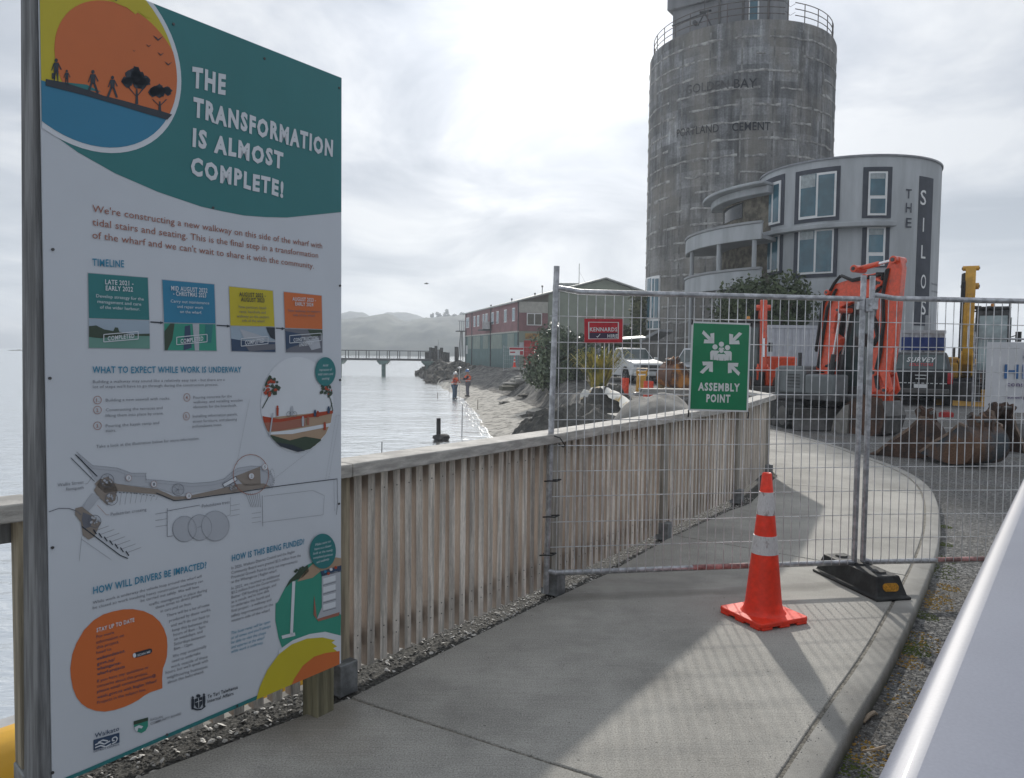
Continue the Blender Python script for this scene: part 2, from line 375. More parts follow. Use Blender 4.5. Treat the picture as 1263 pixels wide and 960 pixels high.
# weathered batten: grey outside face, pinker unweathered sides with gap shade put into the tint
def side_tint(mt, col):
    nt = mt.node_tree; b = bsdf(mt); src = b.inputs['Base Color'].links[0].from_socket
    tc = N(nt, 'ShaderNodeTexCoord'); sp = N(nt, 'ShaderNodeSeparateXYZ'); nt.links.new(tc.outputs['Normal'], sp.inputs[0])
    a = mth(nt, 'ABSOLUTE', sp.outputs[0]); a = mth(nt, 'MULTIPLY', mth(nt, 'GREATER_THAN', a, 0.7), 0.72)
    nt.links.new(mixc(nt, a, src, col), b.inputs['Base Color'])
side_tint(timber, (0.36, 0.285, 0.23))

# footpath: a wet stain line and darker dirt along the joints
def path_stains(mt):
    nt = mt.node_tree; b = bsdf(mt); src = b.inputs['Base Color'].links[0].from_socket
    tc = N(nt, 'ShaderNodeTexCoord'); sp = N(nt, 'ShaderNodeSeparateXYZ'); nt.links.new(tc.outputs['Object'], sp.inputs[0])
    a = G(700, 738); c = G(990, 724); k = (c.y - a.y) / (c.x - a.x)
    no = N(nt, 'ShaderNodeTexNoise'); no.inputs['Scale'].default_value = 2.5; no.inputs['Detail'].default_value = 4; nt.links.new(tc.outputs['Object'], no.inputs['Vector'])
    line = mth(nt, 'SUBTRACT', sp.outputs[1], mth(nt, 'ADD', mth(nt, 'MULTIPLY', sp.outputs[0], k), a.y - k * a.x))
    line = mth(nt, 'ADD', line, mth(nt, 'MULTIPLY', mth(nt, 'SUBTRACT', no.outputs[0], 0.5), 0.16))
    d = mth(nt, 'DIVIDE', mth(nt, 'ABSOLUTE', line), 0.075)
    f = mth(nt, 'SUBTRACT', 1.0, d, True); f = mth(nt, 'MULTIPLY', mth(nt, 'POWER', f, 0.5), 0.38)
    f = mth(nt, 'MULTIPLY', f, mth(nt, 'LESS_THAN', sp.outputs[0], c.x + 0.3))
    out = mixc(nt, f, src, (0.10, 0.095, 0.08))
    n2 = N(nt, 'ShaderNodeTexNoise'); n2.inputs['Scale'].default_value = 0.9; n2.inputs['Detail'].default_value = 8; n2.inputs['Roughness'].default_value = 0.7
    nt.links.new(tc.outputs['Object'], n2.inputs['Vector'])
    g = ramp(nt, n2.outputs[0], [(0.36, 0.72), (0.52, 0.98), (0.70, 1.12)])
    out = mixc(nt, 1.0, out, g, 'MULTIPLY')
    # brown mud stain by the board post
    pm = G(395, 893); dd = N(nt, 'ShaderNodeVectorMath', operation='DISTANCE'); nt.links.new(tc.outputs['Object'], dd.inputs[0]); dd.inputs[1].default_value = tuple(pm)
    ms = mth(nt, 'ADD', dd.outputs['Value'], mth(nt, 'MULTIPLY', mth(nt, 'SUBTRACT', no.outputs[0], 0.5), 0.5))
    out = mixc(nt, mth(nt, 'MULTIPLY', ramp(nt, ms, [(0.10, 1.0), (0.30, 0.0)]), 0.45), out, (0.14, 0.115, 0.08))
    mb_ = N(nt, 'ShaderNodeMapping'); mb_.inputs['Rotation'].default_value = (0, 0, R(33)); mb_.inputs['Scale'].default_value = (1.2, 70, 1); nt.links.new(tc.outputs['Object'], mb_.inputs[0])
    nb_ = N(nt, 'ShaderNodeTexNoise'); nb_.inputs['Scale'].default_value = 2.2; nb_.inputs['Detail'].default_value = 3; nt.links.new(mb_.outputs[0], nb_.inputs['Vector'])
    out = mixc(nt, 1.0, out, ramp(nt, nb_.outputs[0], [(0.3, 0.90), (0.7, 1.08)]), 'MULTIPLY')
    # small dark specks and pits
    v = N(nt, 'ShaderNodeTexVoronoi'); v.inputs['Scale'].default_value = 9.0; nt.links.new(tc.outputs['Object'], v.inputs['Vector'])
    s = mth(nt, 'MULTIPLY', mth(nt, 'LESS_THAN', v.outputs['Distance'], 0.055), 0.55)
    out = mixc(nt, s, out, (0.07, 0.065, 0.06))
    nt.links.new(out, b.inputs['Base Color'])
path_stains(concrete)
def kerb_dirt_shade(mt):  # dirt at the foot, plus the face's weaker skylight put in as colour
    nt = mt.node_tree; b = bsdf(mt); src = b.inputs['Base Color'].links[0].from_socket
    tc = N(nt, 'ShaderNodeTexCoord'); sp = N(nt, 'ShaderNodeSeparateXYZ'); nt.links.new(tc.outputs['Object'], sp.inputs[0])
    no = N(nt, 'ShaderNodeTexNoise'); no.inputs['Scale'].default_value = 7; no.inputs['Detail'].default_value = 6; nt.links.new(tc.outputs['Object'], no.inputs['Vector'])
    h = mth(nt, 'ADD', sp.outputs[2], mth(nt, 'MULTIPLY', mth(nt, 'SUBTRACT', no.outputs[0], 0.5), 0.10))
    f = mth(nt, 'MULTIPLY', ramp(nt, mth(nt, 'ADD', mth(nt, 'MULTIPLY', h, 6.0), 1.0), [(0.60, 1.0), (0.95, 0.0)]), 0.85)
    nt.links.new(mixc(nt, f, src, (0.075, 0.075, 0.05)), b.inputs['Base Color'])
kerb_dirt_shade(kerb_con)

# road: browner and dusty close to the kerb comes from a second noise
def dusty(mt):
    nt = mt.node_tree; b = bsdf(mt); src = b.inputs['Base Color'].links[0].from_socket
    tc = N(nt, 'ShaderNodeTexCoord'); no = N(nt, 'ShaderNodeTexNoise'); no.inputs['Scale'].default_value = 0.8; no.inputs['Detail'].default_value = 7
    nt.links.new(tc.outputs['Object'], no.inputs['Vector'])
    f = mth(nt, 'MULTIPLY', ramp(nt, no.outputs[0], [(0.48, 0.0), (0.62, 1.0)]), 0.55)
    nt.links.new(mixc(nt, f, src, (0.17, 0.15, 0.125)), b.inputs['Base Color'])

# silo wall: dark panels of old formwork, streaks and pale repairs
silo_m = M('silo_concrete', (0.178, 0.182, 0.186), 0.92, var=0.25, scale=0.9, bump=0.5, bscale=6, bdist=0.05, fine=0.2, fscale=10)
def silo_look(mt, cx, cy, dz, npan):
    nt = mt.node_tree; b = bsdf(mt); src = b.inputs['Base Color'].links[0].from_socket; L = nt.links
    tc = N(nt, 'ShaderNodeTexCoord'); sp = N(nt, 'ShaderNodeSeparateXYZ'); L.new(tc.outputs['Object'], sp.inputs[0])
    an = mth(nt, 'ARCTAN2', sp.outputs[1], sp.outputs[0])
    u = mth(nt, 'FLOOR', mth(nt, 'MULTIPLY', an, npan / (2 * math.pi))); v = mth(nt, 'FLOOR', mth(nt, 'DIVIDE', sp.outputs[2], dz))
    cb = N(nt, 'ShaderNodeCombineXYZ'); L.new(u, cb.inputs[0]); L.new(v, cb.inputs[1])
    wn = N(nt, 'ShaderNodeTexWhiteNoise', noise_dimensions='2D'); L.new(cb.outputs[0], wn.inputs['Vector'])
    k = ramp(nt, wn.outputs[0], [(0.0, 0.66), (0.6, 0.95), (1.0, 1.35)])
    out = mixc(nt, 1.0, src, k, 'MULTIPLY')
    # vertical streaks by angle
    c2 = N(nt, 'ShaderNodeCombineXYZ'); L.new(mth(nt, 'MULTIPLY', an, 9.0), c2.inputs[0]); L.new(mth(nt, 'MULTIPLY', sp.outputs[2], 0.10), c2.inputs[1])
    n2 = N(nt, 'ShaderNodeTexNoise'); n2.inputs['Scale'].default_value = 1.6; n2.inputs['Detail'].default_value = 7; n2.inputs['Roughness'].default_value = 0.65; L.new(c2.outputs[0], n2.inputs['Vector'])
    s = ramp(nt, n2.outputs[0], [(0.34, 0.50), (0.48, 0.95), (0.58, 1.25), (0.68, 2.1)])
    out = mixc(nt, 1.0, out, s, 'MULTIPLY')
    # pale, browner towards the right and the foot
    c3 = N(nt, 'ShaderNodeCombineXYZ'); L.new(mth(nt, 'MULTIPLY', an, 2.0), c3.inputs[0]); L.new(mth(nt, 'MULTIPLY', sp.outputs[2], 0.16), c3.inputs[1])
    n3 = N(nt, 'ShaderNodeTexNoise'); n3.inputs['Scale'].default_value = 1.9; n3.inputs['Detail'].default_value = 5; L.new(c3.outputs[0], n3.inputs['Vector'])
    f = mth(nt, 'MULTIPLY', ramp(nt, n3.outputs[0], [(0.45, 0.0), (0.62, 1.0)]), 0.55)
    out = mixc(nt, f, out, (0.25, 0.232, 0.20))
    fb = ramp(nt, mth(nt, 'DIVIDE', sp.outputs[2], 24.0), [(0.30, 0.55), (0.62, 0.0)])
    fb = mth(nt, 'MULTIPLY', fb, ramp(nt, n2.outputs[0], [(0.38, 0.2), (0.6, 1.0)]))
    out = mixc(nt, fb, out, (0.26, 0.245, 0.215))
    L.new(out, b.inputs['Base Color'])

# water
water_m = bpy.data.materials.new('harbour_water'); water_m.use_nodes = True
def mk_water():
    nt = water_m.node_tree; b = bsdf(water_m); L = nt.links
    tc = N(nt, 'ShaderNodeTexCoord'); mp = N(nt, 'ShaderNodeMapping'); mp.inputs['Scale'].default_value = (0.55, 1.0, 1); mp.inputs['Rotation'].default_value = (0, 0, R(8))
    L.new(tc.outputs['Object'], mp.inputs[0])
    a = N(nt, 'ShaderNodeTexNoise'); a.inputs['Scale'].default_value = 2.3; a.inputs['Detail'].default_value = 5; a.inputs['Distortion'].default_value = 0.6; L.new(mp.outputs[0], a.inputs['Vector'])
    c = N(nt, 'ShaderNodeTexNoise'); c.inputs['Scale'].default_value = 0.35; c.inputs['Detail'].default_value = 6; L.new(mp.outputs[0], c.inputs['Vector'])
    h = mth(nt, 'ADD', a.outputs[0], mth(nt, 'MULTIPLY', c.outputs[0], 2.2))
    bp = N(nt, 'ShaderNodeBump'); bp.inputs['Strength'].default_value = 0.7; bp.inputs['Distance'].default_value = 0.12; L.new(h, bp.inputs['Height']); L.new(bp.outputs[0], b.inputs['Normal'])
    b.inputs['Base Color'].default_value = (0.86, 0.88, 0.88, 1); b.inputs['Roughness'].default_value = 0.14; b.inputs['Specular IOR Level'].default_value = 1.0; b.inputs['Metallic'].default_value = 0.95
mk_water()

# ---------------------------------------------------------------- ground, water, hills
fence_line = [Vector(p) for p in ((-7.6, -3.4, 0), (-3.0, 1.2, 0), (-1.615, 2.56, 0), (-0.76, 3.486, 0), (0.32, 4.98, 0), (1.356, 6.51, 0), (2.48, 8.17, 0), (3.46, 10.1, 0), (3.52, 12.0, 0))]
_f = [(-140, -144.2), (-3.4, -7.6), (1.2, -3.0), (2.56, -1.615), (3.49, -.76), (4.98, .32), (6.5, 1.35), (8.2, 2.5), (10.1, 3.46)]
XS = [(a, b - .24) for a, b in _f] + [(12, 2.6), (15, 1.7), (22, 0.3), (29, -0.8), (37, -1.6), (45, -2.4), (52, -3.5), (60, -4.9), (68, -6.3), (84, -9.0), (100, -12.2), (107, -12.8), (112, -9), (118, 6), (130, 60), (300, 120), (1140, 400)]
XC = [(a, b - .08) for a, b in _f] + [(12, 3.3), (15, 3.6), (20, 4.1), (24, 3.9), (30, 3.0), (38, 2.4), (46, 1.7), (57, 0.4), (66, -0.9), (75, -3.2), (90, -7.3), (100, -9.7), (107, -10.4), (111, -7), (116, 8), (128, 62), (300, 124), (1140, 405)]
TT = [(10, 0.1), (14, 0.35), (22, 0.55), (35, 0.78), (45, 0.6), (57, 0.36), (66, 0.12), (80, 0.04), (1140, 0.04)]
SEA = -1.6; RL = -0.072
def top_h(y): return interp([(-140, RL), (14, RL), (34, 0.08), (1140, 0.1)], y)
def gh(x, y):
    xs, xc, tt, tp = interp(XS, y), interp(XC, y), interp(TT, y), top_h(y)
    if x <= xs: return max(-2.7, SEA - (xs - x) * 0.10) if y > 11 else max(-2.7, SEA - (xs - x) * 3)
    if x >= xc: return tp
    t = (x - xs) / (xc - xs)
    if t < tt: h = SEA + 0.5 * (t / tt)
    else:
        k = (t - tt) / (1 - tt); k = k * k * (3 - 2 * k); h = SEA + 0.5 + (tp - SEA - 0.5) * k
    return h
def make_ground():
    ys = [-140, -60, -20, -8, -3.4, -1, 1.2, 2.57, 3.49, 4.2, 4.98, 5.7, 6.5, 7.3, 8.2, 9.2, 10.1, 11, 12]
    y = 12
    while y < 112: y += 0.45 + max(0, y - 40) * 0.012; ys.append(y)
    ys += [114, 116, 118, 124, 130, 150, 200, 300, 500, 800, 1140]
    dl = [-60, -25, -12, -6, -3, -1.5, -0.5]
    rows = []
    for y in ys:
        xs, xc = interp(XS, y), interp(XC, y)
        r = [-1050] + [xs + d for d in dl] + [xs + (xc - xs) * i / 22 for i in range(23)] + [xc + d for d in (0.4, 1, 1.8, 3, 5, 8, 13, 20, 35, 60, 110, 220)] + [1050]
        rows.append(r)
    v = []; f = []; at = []
    for y, r in zip(ys, rows):
        xs, xc, tt = interp(XS, y), interp(XC, y), interp(TT, y)
        for x in r:
            z = gh(x, y); t = (x - xs) / max(xc - xs, 0.01)
            if y > 13 and -0.1 < t < 1.6:
                am = 0.05 + 0.30 * max(0, min(1, (t - tt) / 0.15 + 0.3)) * max(0, 1 - max(0, t - 1) * 2)
                z += am * (noise.fractal(Vector((x * 0.55, y * 0.35, 3)), 1.0, 2.0, 4)) * (1.0 if t < 1.3 else 0.3)
                z = min(z, top_h(y) + 0.25)
            v.append((x, y, z))
            soil = 0.0 if t < tt - 0.08 else min(1, (t - tt + 0.08) / 0.12)
            asp = 0.0 if t < 1.05 else min(1.0, (x - xc) / 2.2)
            at.append((soil, asp))
    n = len(rows[0])
    for i in range(len(ys) - 1):
        for j in range(n - 1):
            a = i * n + j; f.append((a, a + 1, a + n + 1, a + n))
    me = bpy.data.meshes.new('ground'); me.from_pydata(v, [], f); me.update()
    for nm, k in (('soil', 0), ('seal', 1)):
        A = me.attributes.new(nm, 'FLOAT', 'POINT')
        A.data.foreach_set('value', [q[k] for q in at])
    me.shade_smooth()
    dusty(asphalt)
    gm = bpy.data.materials.new('ground_mix'); gm.use_nodes = True; nt = gm.node_tree; b = bsdf(gm); L = nt.links
    tc = N(nt, 'ShaderNodeTexCoord'); O = tc.outputs['Object']
    def nz(s, d=6, st=None):
        n = N(nt, 'ShaderNodeTexNoise'); n.inputs['Scale'].default_value = s; n.inputs['Detail'].default_value = d; n.inputs['Roughness'].default_value = 0.65
        L.new(O, n.inputs['Vector']); return n.outputs[0]
    big, med, fin = nz(0.5), nz(2.5, 8), nz(26, 4)
    sand = ramp(nt, med, [(0.40, (0.20, 0.19, 0.165)), (0.49, (0.47, 0.445, 0.40)), (0.62, (0.60, 0.57, 0.51))])
    soil = ramp(nt, med, [(0.36, (0.06, 0.06, 0.057)), (0.5, (0.15, 0.145, 0.135)), (0.66, (0.27, 0.255, 0.225))])
    grit = ramp(nt, nz(48, 4), [(0.38, (0.055, 0.056, 0.057)), (0.50, (0.17, 0.17, 0.168)), (0.64, (0.40, 0.395, 0.38))])
    dust = mth(nt, 'MULTIPLY', ramp(nt, nz(0.9, 7), [(0.46, 0.0), (0.62, 1.0)]), 0.5)
    grit = mixc(nt, dust, grit, (0.15, 0.135, 0.112))
    def attr(nm):
        a = N(nt, 'ShaderNodeAttribute', attribute_name=nm); return a.outputs['Fac']
    def edge(a):
        k = mth(nt, 'ADD', a, mth(nt, 'MULTIPLY', mth(nt, 'SUBTRACT', big, 0.5), 1.1)); return ramp(nt, k, [(0.40, 0.0), (0.60, 1.0)])
    c = mixc(nt, edge(attr('soil')), sand, soil); c = mixc(nt, edge(attr('seal')), c, grit)
    L.new(c, b.inputs['Base Color']); b.inputs['Roughness'].default_value = 0.92; b.inputs['Specular IOR Level'].default_value = 0.25
    bp = N(nt, 'ShaderNodeBump'); bp.inputs['Strength'].default_value = 0.9; bp.inputs['Distance'].default_value = 0.02
    h = mth(nt, 'ADD', mth(nt, 'MULTIPLY', fin, 1.2), mth(nt, 'ADD', nz(90, 3), mth(nt, 'MULTIPLY', med, 3.0)))
    L.new(h, bp.inputs['Height']); L.new(bp.outputs[0], b.inputs['Normal'])
    o = link('ground', me, gm); o['kind'] = 'structure'
make_ground()
wmb = MB(); wmb.sheet([(-1050, -140, SEA), (1050, -140, SEA), (1050, 1140, SEA), (-1050, 1140, SEA)])
struct('water', wmb, water_m)
# thin foam lip where the ripples meet the beach
fo = MB(); foam_m = M('shore_foam', (0.60, 0.62, 0.62), 0.5, var=0.1, scale=9)
rf = random.Random(3)
y = 24.0
while y < 56:
    x = interp(XS, y); L_ = 0.6 + 0.7 * rf.random(); y2 = y + L_; x2 = interp(XS, y2)
    for q in range(2):
        o_ = rf.uniform(-0.55, -0.2) if q else rf.uniform(-.10, -.04); w = 0.015 + 0.03 * rf.random()
        fo.sheet([(x + o_, y, SEA + .012), (x + o_ + w, y, SEA + .012), (x2 + o_ + w + rf.uniform(-.01, .03), y2, SEA + .012), (x2 + o_, y2, SEA + .012)])
    y = y2 + rf.random() * 0.1
struct('shore_foam', fo, foam_m, kind='stuff')

def hill(name, y0, prof, depth, amp, label=None):
    # ridge whose skyline follows prof [(px, py)], foot at the water
    pts = [P(a, b, y0) for a, b in prof]
    tab = [(p.x, p.z) for p in pts]; x0, x1 = tab[0][0], tab[-1][0]
    nx = 320; ny = 26; v = []; f = []
    for j in range(ny + 1):
        s = j / ny
        for i in range(nx + 1):
            x = x0 + (x1 - x0) * i / nx; H = interp(tab, x)
            k = math.sin(min(1, s * 1.0) * math.pi / 2) ** 0.8
            if s > 0.0: pass
            yy = y0 - depth * (1 - s)
            z = SEA - 1 + (H - SEA + 1) * k
            gul = noise.fractal(Vector((x * 0.012, yy * 0.012, 5 + y0)), 1.0, 2.0, 3) * amp * 3 * (s * (1 - s) * 3)
            bumpy = (noise.fractal(Vector((x * 0.10, yy * 0.10, 1)), 1.0, 2.0, 4)) * amp * min(1, s * 5)
            v.append((x, yy, z + gul + bumpy * (1.0 if s < 0.97 else 0.7)))
    n = nx + 1
    for j in range(ny):
        for i in range(nx): a = j * n + i; f.append((a, a + 1, a + n + 1, a + n))
    o = len(v)
    for i in range(nx + 1): x, yy, z = v[ny * n + i]; v.append((x, yy + depth * 0.8, SEA - 1))
    for i in range(nx): a = ny * n + i; f.append((a, a + 1, o + i + 1, o + i))
    me = bpy.data.meshes.new(name); me.from_pydata(v, [], f); me.update(); me.shade_smooth()
    o = link(name, me, far_leaf); o['kind'] = 'structure'; return o
hill('hill', 620, [(120, 433), (240, 420), (330, 404), (424, 398), (445, 395), (465, 394), (472, 391), (485, 390), (497, 396), (503, 398), (515, 395), (530, 392), (560, 390), (600, 386), (660, 388), (760, 396), (900, 420)], 130, 1.6)
hill('far_hill', 900, [(300, 432), (380, 404), (415, 391), (438, 384.5), (450, 387), (463, 393), (470, 389), (480, 386), (500, 385.5), (512, 388), (525, 393), (600, 402), (800, 432)], 120, 1.2)

# ---------------------------------------------------------------- footpath, kerb, shell strip, seawall
outer_px = [(1013, 960), (1052, 890), (1098, 816), (1131, 744), (1154, 686), (1160, 656), (1158, 623), (1149, 602), (1129, 586), (1100, 573), (1069, 563), (1042, 552.5), (1000, 541), (962, 531)]
outer = [G(a, b) for a, b in outer_px]
d0 = (outer[0] - outer[1]).normalized()
outer = [outer[0] + d0 * 9, outer[0] + d0 * .8] + outer + [Vector((4.6, 18.5, 0)), Vector((3.2, 20.5, 0))]
outer = chaikin(outer, 2)
def offs(pl, d):
    q = []
    for i, p in enumerate(pl):
        t = (pl[min(i + 1, len(pl) - 1)] - pl[max(i - 1, 0)]).normalized(); q.append(p + Vector((-t.y, t.x, 0)) * d)
    return q
groove_o = offs(outer, 0.118); groove_i = offs(outer, 0.137)
left_e = [Vector(p) for p in ((-8.0, -3.9, 0), (-3.05, 1.10, 0), (-1.62, 2.47, 0))] + [G(431.7, 860.5), G(660, 748), G(746.7, 708.7), G(822.6, 665), G(900, 630)] + [Vector((2.55, 8.05, 0)), Vector((3.52, 10.0, 0)), Vector((3.72, 11.5, 0)), Vector((3.6, 14, 0)), Vector((3.0, 17.5, 0)), Vector((2.5, 20, 0))]
def zed(p, z): return Vector((p.x, p.y, z))
path = MB(); pl = left_e + groove_o[::-1]
path.prism([zed(p, -0.006) for p in pl], (0, 0, -0.3))
pathroot = struct('footpath', path, dark_base)
def param(pl, q):
    best = (1e9, 0, None)
    for i, (a, b) in enumerate(zip(pl, pl[1:])):
        t = max(0, min(1, (q - a).dot(b - a) / (b - a).length_squared)); c = a + (b - a) * t
        dd = (q - c).length
        if dd < best[0]: best = (dd, i + t, c)
    return best[1], best[2]
def sub(pl, ta, tb, pa, pb): return [pa] + [pl[i] for i in range(int(ta) + 1, int(tb) + 1) if ta < i < tb] + [pb]
joints = [(Vector((-8.0, -3.9, 0)), groove_i[0]), (G(431.7, 860.5), Vector((0.80, 2.49, 0))), (G(836, 661), G(1112, 709)), (Vector((3.1, 9.4, 0)), G(1118, 607.5)), (Vector((3.66, 12.6, 0)), Vector((5.25, 12.3, 0))), (left_e[-1], groove_i[-1])]
cut = []
for a, b in joints: cut.append((param(left_e, a), param(groove_i, b)))
for k in range(len(cut) - 1):
    (la, pa), (ra, qa) = cut[k]; (lb, pb), (rb, qb) = cut[k + 1]
    Lp = sub(left_e, la, lb, pa, pb); Rp = sub(groove_i, ra, rb, qa, qb)
    e = 0.007; da = (Lp[1] - Lp[0]).normalized() * e; Lp[0] = Lp[0] + da; Rp[0] = Rp[0] + (Rp[1] - Rp[0]).normalized() * e
    Lp[-1] = Lp[-1] - (Lp[-1] - Lp[-2]).normalized() * e; Rp[-1] = Rp[-1] - (Rp[-1] - Rp[-2]).normalized() * e
    sb = MB(); sb.prism([zed(p, 0) for p in Lp + Rp[::-1]], (0, 0, -0.1))
    s_ = part('concrete_slab', sb, concrete, pathroot, smooth=0.5); bev(s_, 0.006, 2, 0.9)
kb = MB(); n = len(outer)
vs = []; fs = []
for i in range(n):
    o_, g_ = outer[i], groove_o[i]; nn = (g_ - o_).normalized()
    vs += [zed(o_ - nn * 0.012, -0.16), zed(o_ - nn * 0.008, -0.03), zed(o_, -0.008), zed(o_ + nn * 0.012, 0.0), zed(g_, 0.0), zed(g_, -0.16)]
for i in range(n - 1):
    a = 6 * i
    for q in range(5): fs.append((a + q, a + q + 1, a + 7 + q, a + 6 + q))
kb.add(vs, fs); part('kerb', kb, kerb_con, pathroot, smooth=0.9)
strip_o = offs(fence_line, 0.20)
st = MB(); ln = [zed(p, -0.035) for p in left_e[:11]]; ro = [zed(p, -0.035) for p in strip_o]
st.prism(ln + ro[::-1], (0, 0, -0.12)); struct('shell_strip', st, shell_bed)
sw = MB(); so1 = offs(fence_line, 0.195); so2 = offs(fence_line, 0.32)
vs = []; fs = []
for a, b in zip(so1, so2): vs += [zed(a, -2.7), zed(a, -0.07), zed(b, -0.07), zed(b, -2.7)]
for i in range(len(so1) - 1):
    for q in range(3): fs.append((4 * i + q, 4 * i + q + 1, 4 * i + 5 + q, 4 * i + 4 + q))
sw.add(vs, fs)
tag(link('seawall', sw.mesh('seawall'), seawall_m), 'grey concrete seawall below the timber fence beside the water', 'wall')

def chips(name, mat, spots, kind='stuff'):
    cb = MB()
    for (x, y, z, s, fl) in spots:
        a = random.random() * 6.28; k = 5; vs = []
        tx, ty = random.uniform(-.5, .5), random.uniform(-.5, .5)
        for i in range(k):
            t = a + 2 * math.pi * i / k; r = s * random.uniform(0.6, 1.1); dx, dy = r * math.cos(t), r * math.sin(t) * 0.75
            vs.append((x + dx, y + dy, z + (dx * tx + dy * ty) * fl))
        vs.append((x, y, z + s * (0.35 + 0.3 * (1 - fl)))); cb.add(vs, [(i, (i + 1) % k, k) for i in range(k)])
    me = cb.mesh(name, smooth=None); o = link(name, me, mat); o['kind'] = kind; return o
sp = []
for i in range(9000):
    t = random.random() ** 1.4 * 5.2 + 1.0; k = int(t); f = t - k
    if k >= len(fence_line) - 1: continue
    a = fence_line[k] + (fence_line[k + 1] - fence_line[k]) * f; d = (fence_line[k + 1] - fence_line[k]).normalized(); nn = Vector((-d.y, d.x, 0))
    p = a + nn * (random.uniform(-0.10, 0.19))
    q, c = param(left_e, p)
    side = (p - c).dot(nn)
    if side < 0.012: continue
    near = noise.noise(p * 2.1)
    if random.random() < 0.25 - near * 0.5: continue
    sp.append((p.x, p.y, -0.032, random.uniform(0.004, 0.011) * (1.35 if random.random() < 0.1 else 1), 1.0))
chips('dark_gravel', M('dark_gravel_stone', (.045, .045, .043), .85, col2=(.19, .185, .17), scale=37, lo=.35, hi=.65), [q for q in sp if q[1] < 4.2 + random.uniform(-.7, .7)])
chips('shell_chips', shell_m, [q for q in sp if q[1] >= 4.2])
sp2 = [(x, y, z + .004, s_ * 1.5, 1.35) for x, y, z, s_, f in random.sample(sp, 620) if y < 5.5]
chips('white_shells', M('white_shell', (.62, .60, .56), .6, var=.15, scale=20), sp2)
sp = []; mo = []; mg = []
for i in range(30000):
    t = random.random() ** 1.3 * (len(outer) - 8) + 3; k = int(t); f = t - k
    if k >= len(outer) - 1: continue
    a = outer[k].lerp(outer[k + 1], f); d = (outer[k + 1] - outer[k]).normalized(); nn = Vector((d.y, -d.x, 0))
    w = abs(random.gauss(0, 0.8)) if random.random() < 0.8 else random.uniform(0, 3.5)
    p = a + nn * (0.02 + w); sp.append((p.x, p.y, RL + .001, random.uniform(0.003, 0.0095), 0.3))
chips('loose_road_gravel', stone_m, sp)
sp = []
for i in range(700):
    t = random.random() * 12 + 3; k = int(t); f = t - k; a = outer[k].lerp(outer[k + 1], f); d = (outer[k + 1] - outer[k]).normalized(); nn = Vector((-d.y, d.x, 0))
    w = random.uniform(.05, 2.6) if random.random() < .6 else .128 + random.gauss(0, .03); p = a + nn * w
    if param(left_e, p)[1].x > p.x - .05: continue
    sp.append((p.x, p.y, .0005, random.uniform(0.0015, 0.0045), 0.4))
chips('path_grit', stone_m, sp)
for px, py, nmo, rr in ((1108, 741, 1, .10), (1148, 742, 1, .13), (1170, 725, 1, .06), (1128, 790, 1, .12), (1117, 800, 0, .08), (1092, 848, 1, .16), (1105, 790, 0, .1), (1150, 700, 0, .10), (1158, 690, 0, .08), (1157, 708, 0, .1), (1160, 672, 0, .05), (1161, 650, 0, .05), (1032, 945, 0, .07), (1060, 925, 1, .09), (1110, 815, 1, .08), (1150, 735, 1, .1), (1104, 803, 0, .06), (1140, 760, 0, .06)):
    c = G(px, py, RL)
    _, o_ = param(outer, c); c.x = max(c.x, o_.x + 0.05)
    for q in range(110):
        a = random.random() * 6.28; r = rr * math.sqrt(random.random()) * 1.1
        (mo if nmo else mg).append((c.x + r * math.cos(a), c.y + r * math.sin(a) * 1.5, RL + .001, random.uniform(0.004, 0.011), 0.3))
chips('yellow_moss', moss, mo); chips('green_moss', moss_g, mg)
def twig(px, py, pts, r, lab):
    c = G(px, py, RL + .01); tb = MB(); tb.pipe([c + Vector(p) for p in pts], [r * 0.5, r, r, r * 0.4], 6)
    solo('driftwood_stick', tb, drift, lab, 'stick', tuple(c))
twig(1074, 886, [(-.05, -.04, 0), (-.01, 0, .012), (.03, .035, .01), (.05, .04, 0)], .010, 'short thick pale driftwood stick on the gravel beside the kerb')
twig(1080, 925, [(-.06, -.01, 0), (-.02, -.02, .01), (.03, .0, .012), (.06, .035, 0)], .006, 'thin curved brown twig on the gravel, closest to the camera')
twig(1117, 884, [(-.005, -.03, 0), (.008, -.01, .004), (.006, .01, .004), (-.006, .03, 0)], .004, 'tiny pale curved twig on the gravel between kerb and silver ute')
for p, lab in ((((1110, 521), (1100, 541)), 'near'), (((1138, 516), (1160, 516)), 'mid'), (((1100, 530), (1150, 530)), 'far')):
    pass
pk = MB()
for y0, x0, x1 in ((17.2, 8.1, 10.6), (19.6, 8.4, 11.4), (22.2, 8.6, 12.5), (14.9, 8.2, 10.2)):
    z0 = top_h(y0) + 0.006
    pk.sheet([(x0, y0 - .05, z0), (x1, y0 + .35, z0), (x1, y0 + .45, z0), (x0, y0 + .05, z0)])
struct('parking_line', pk, line_white)
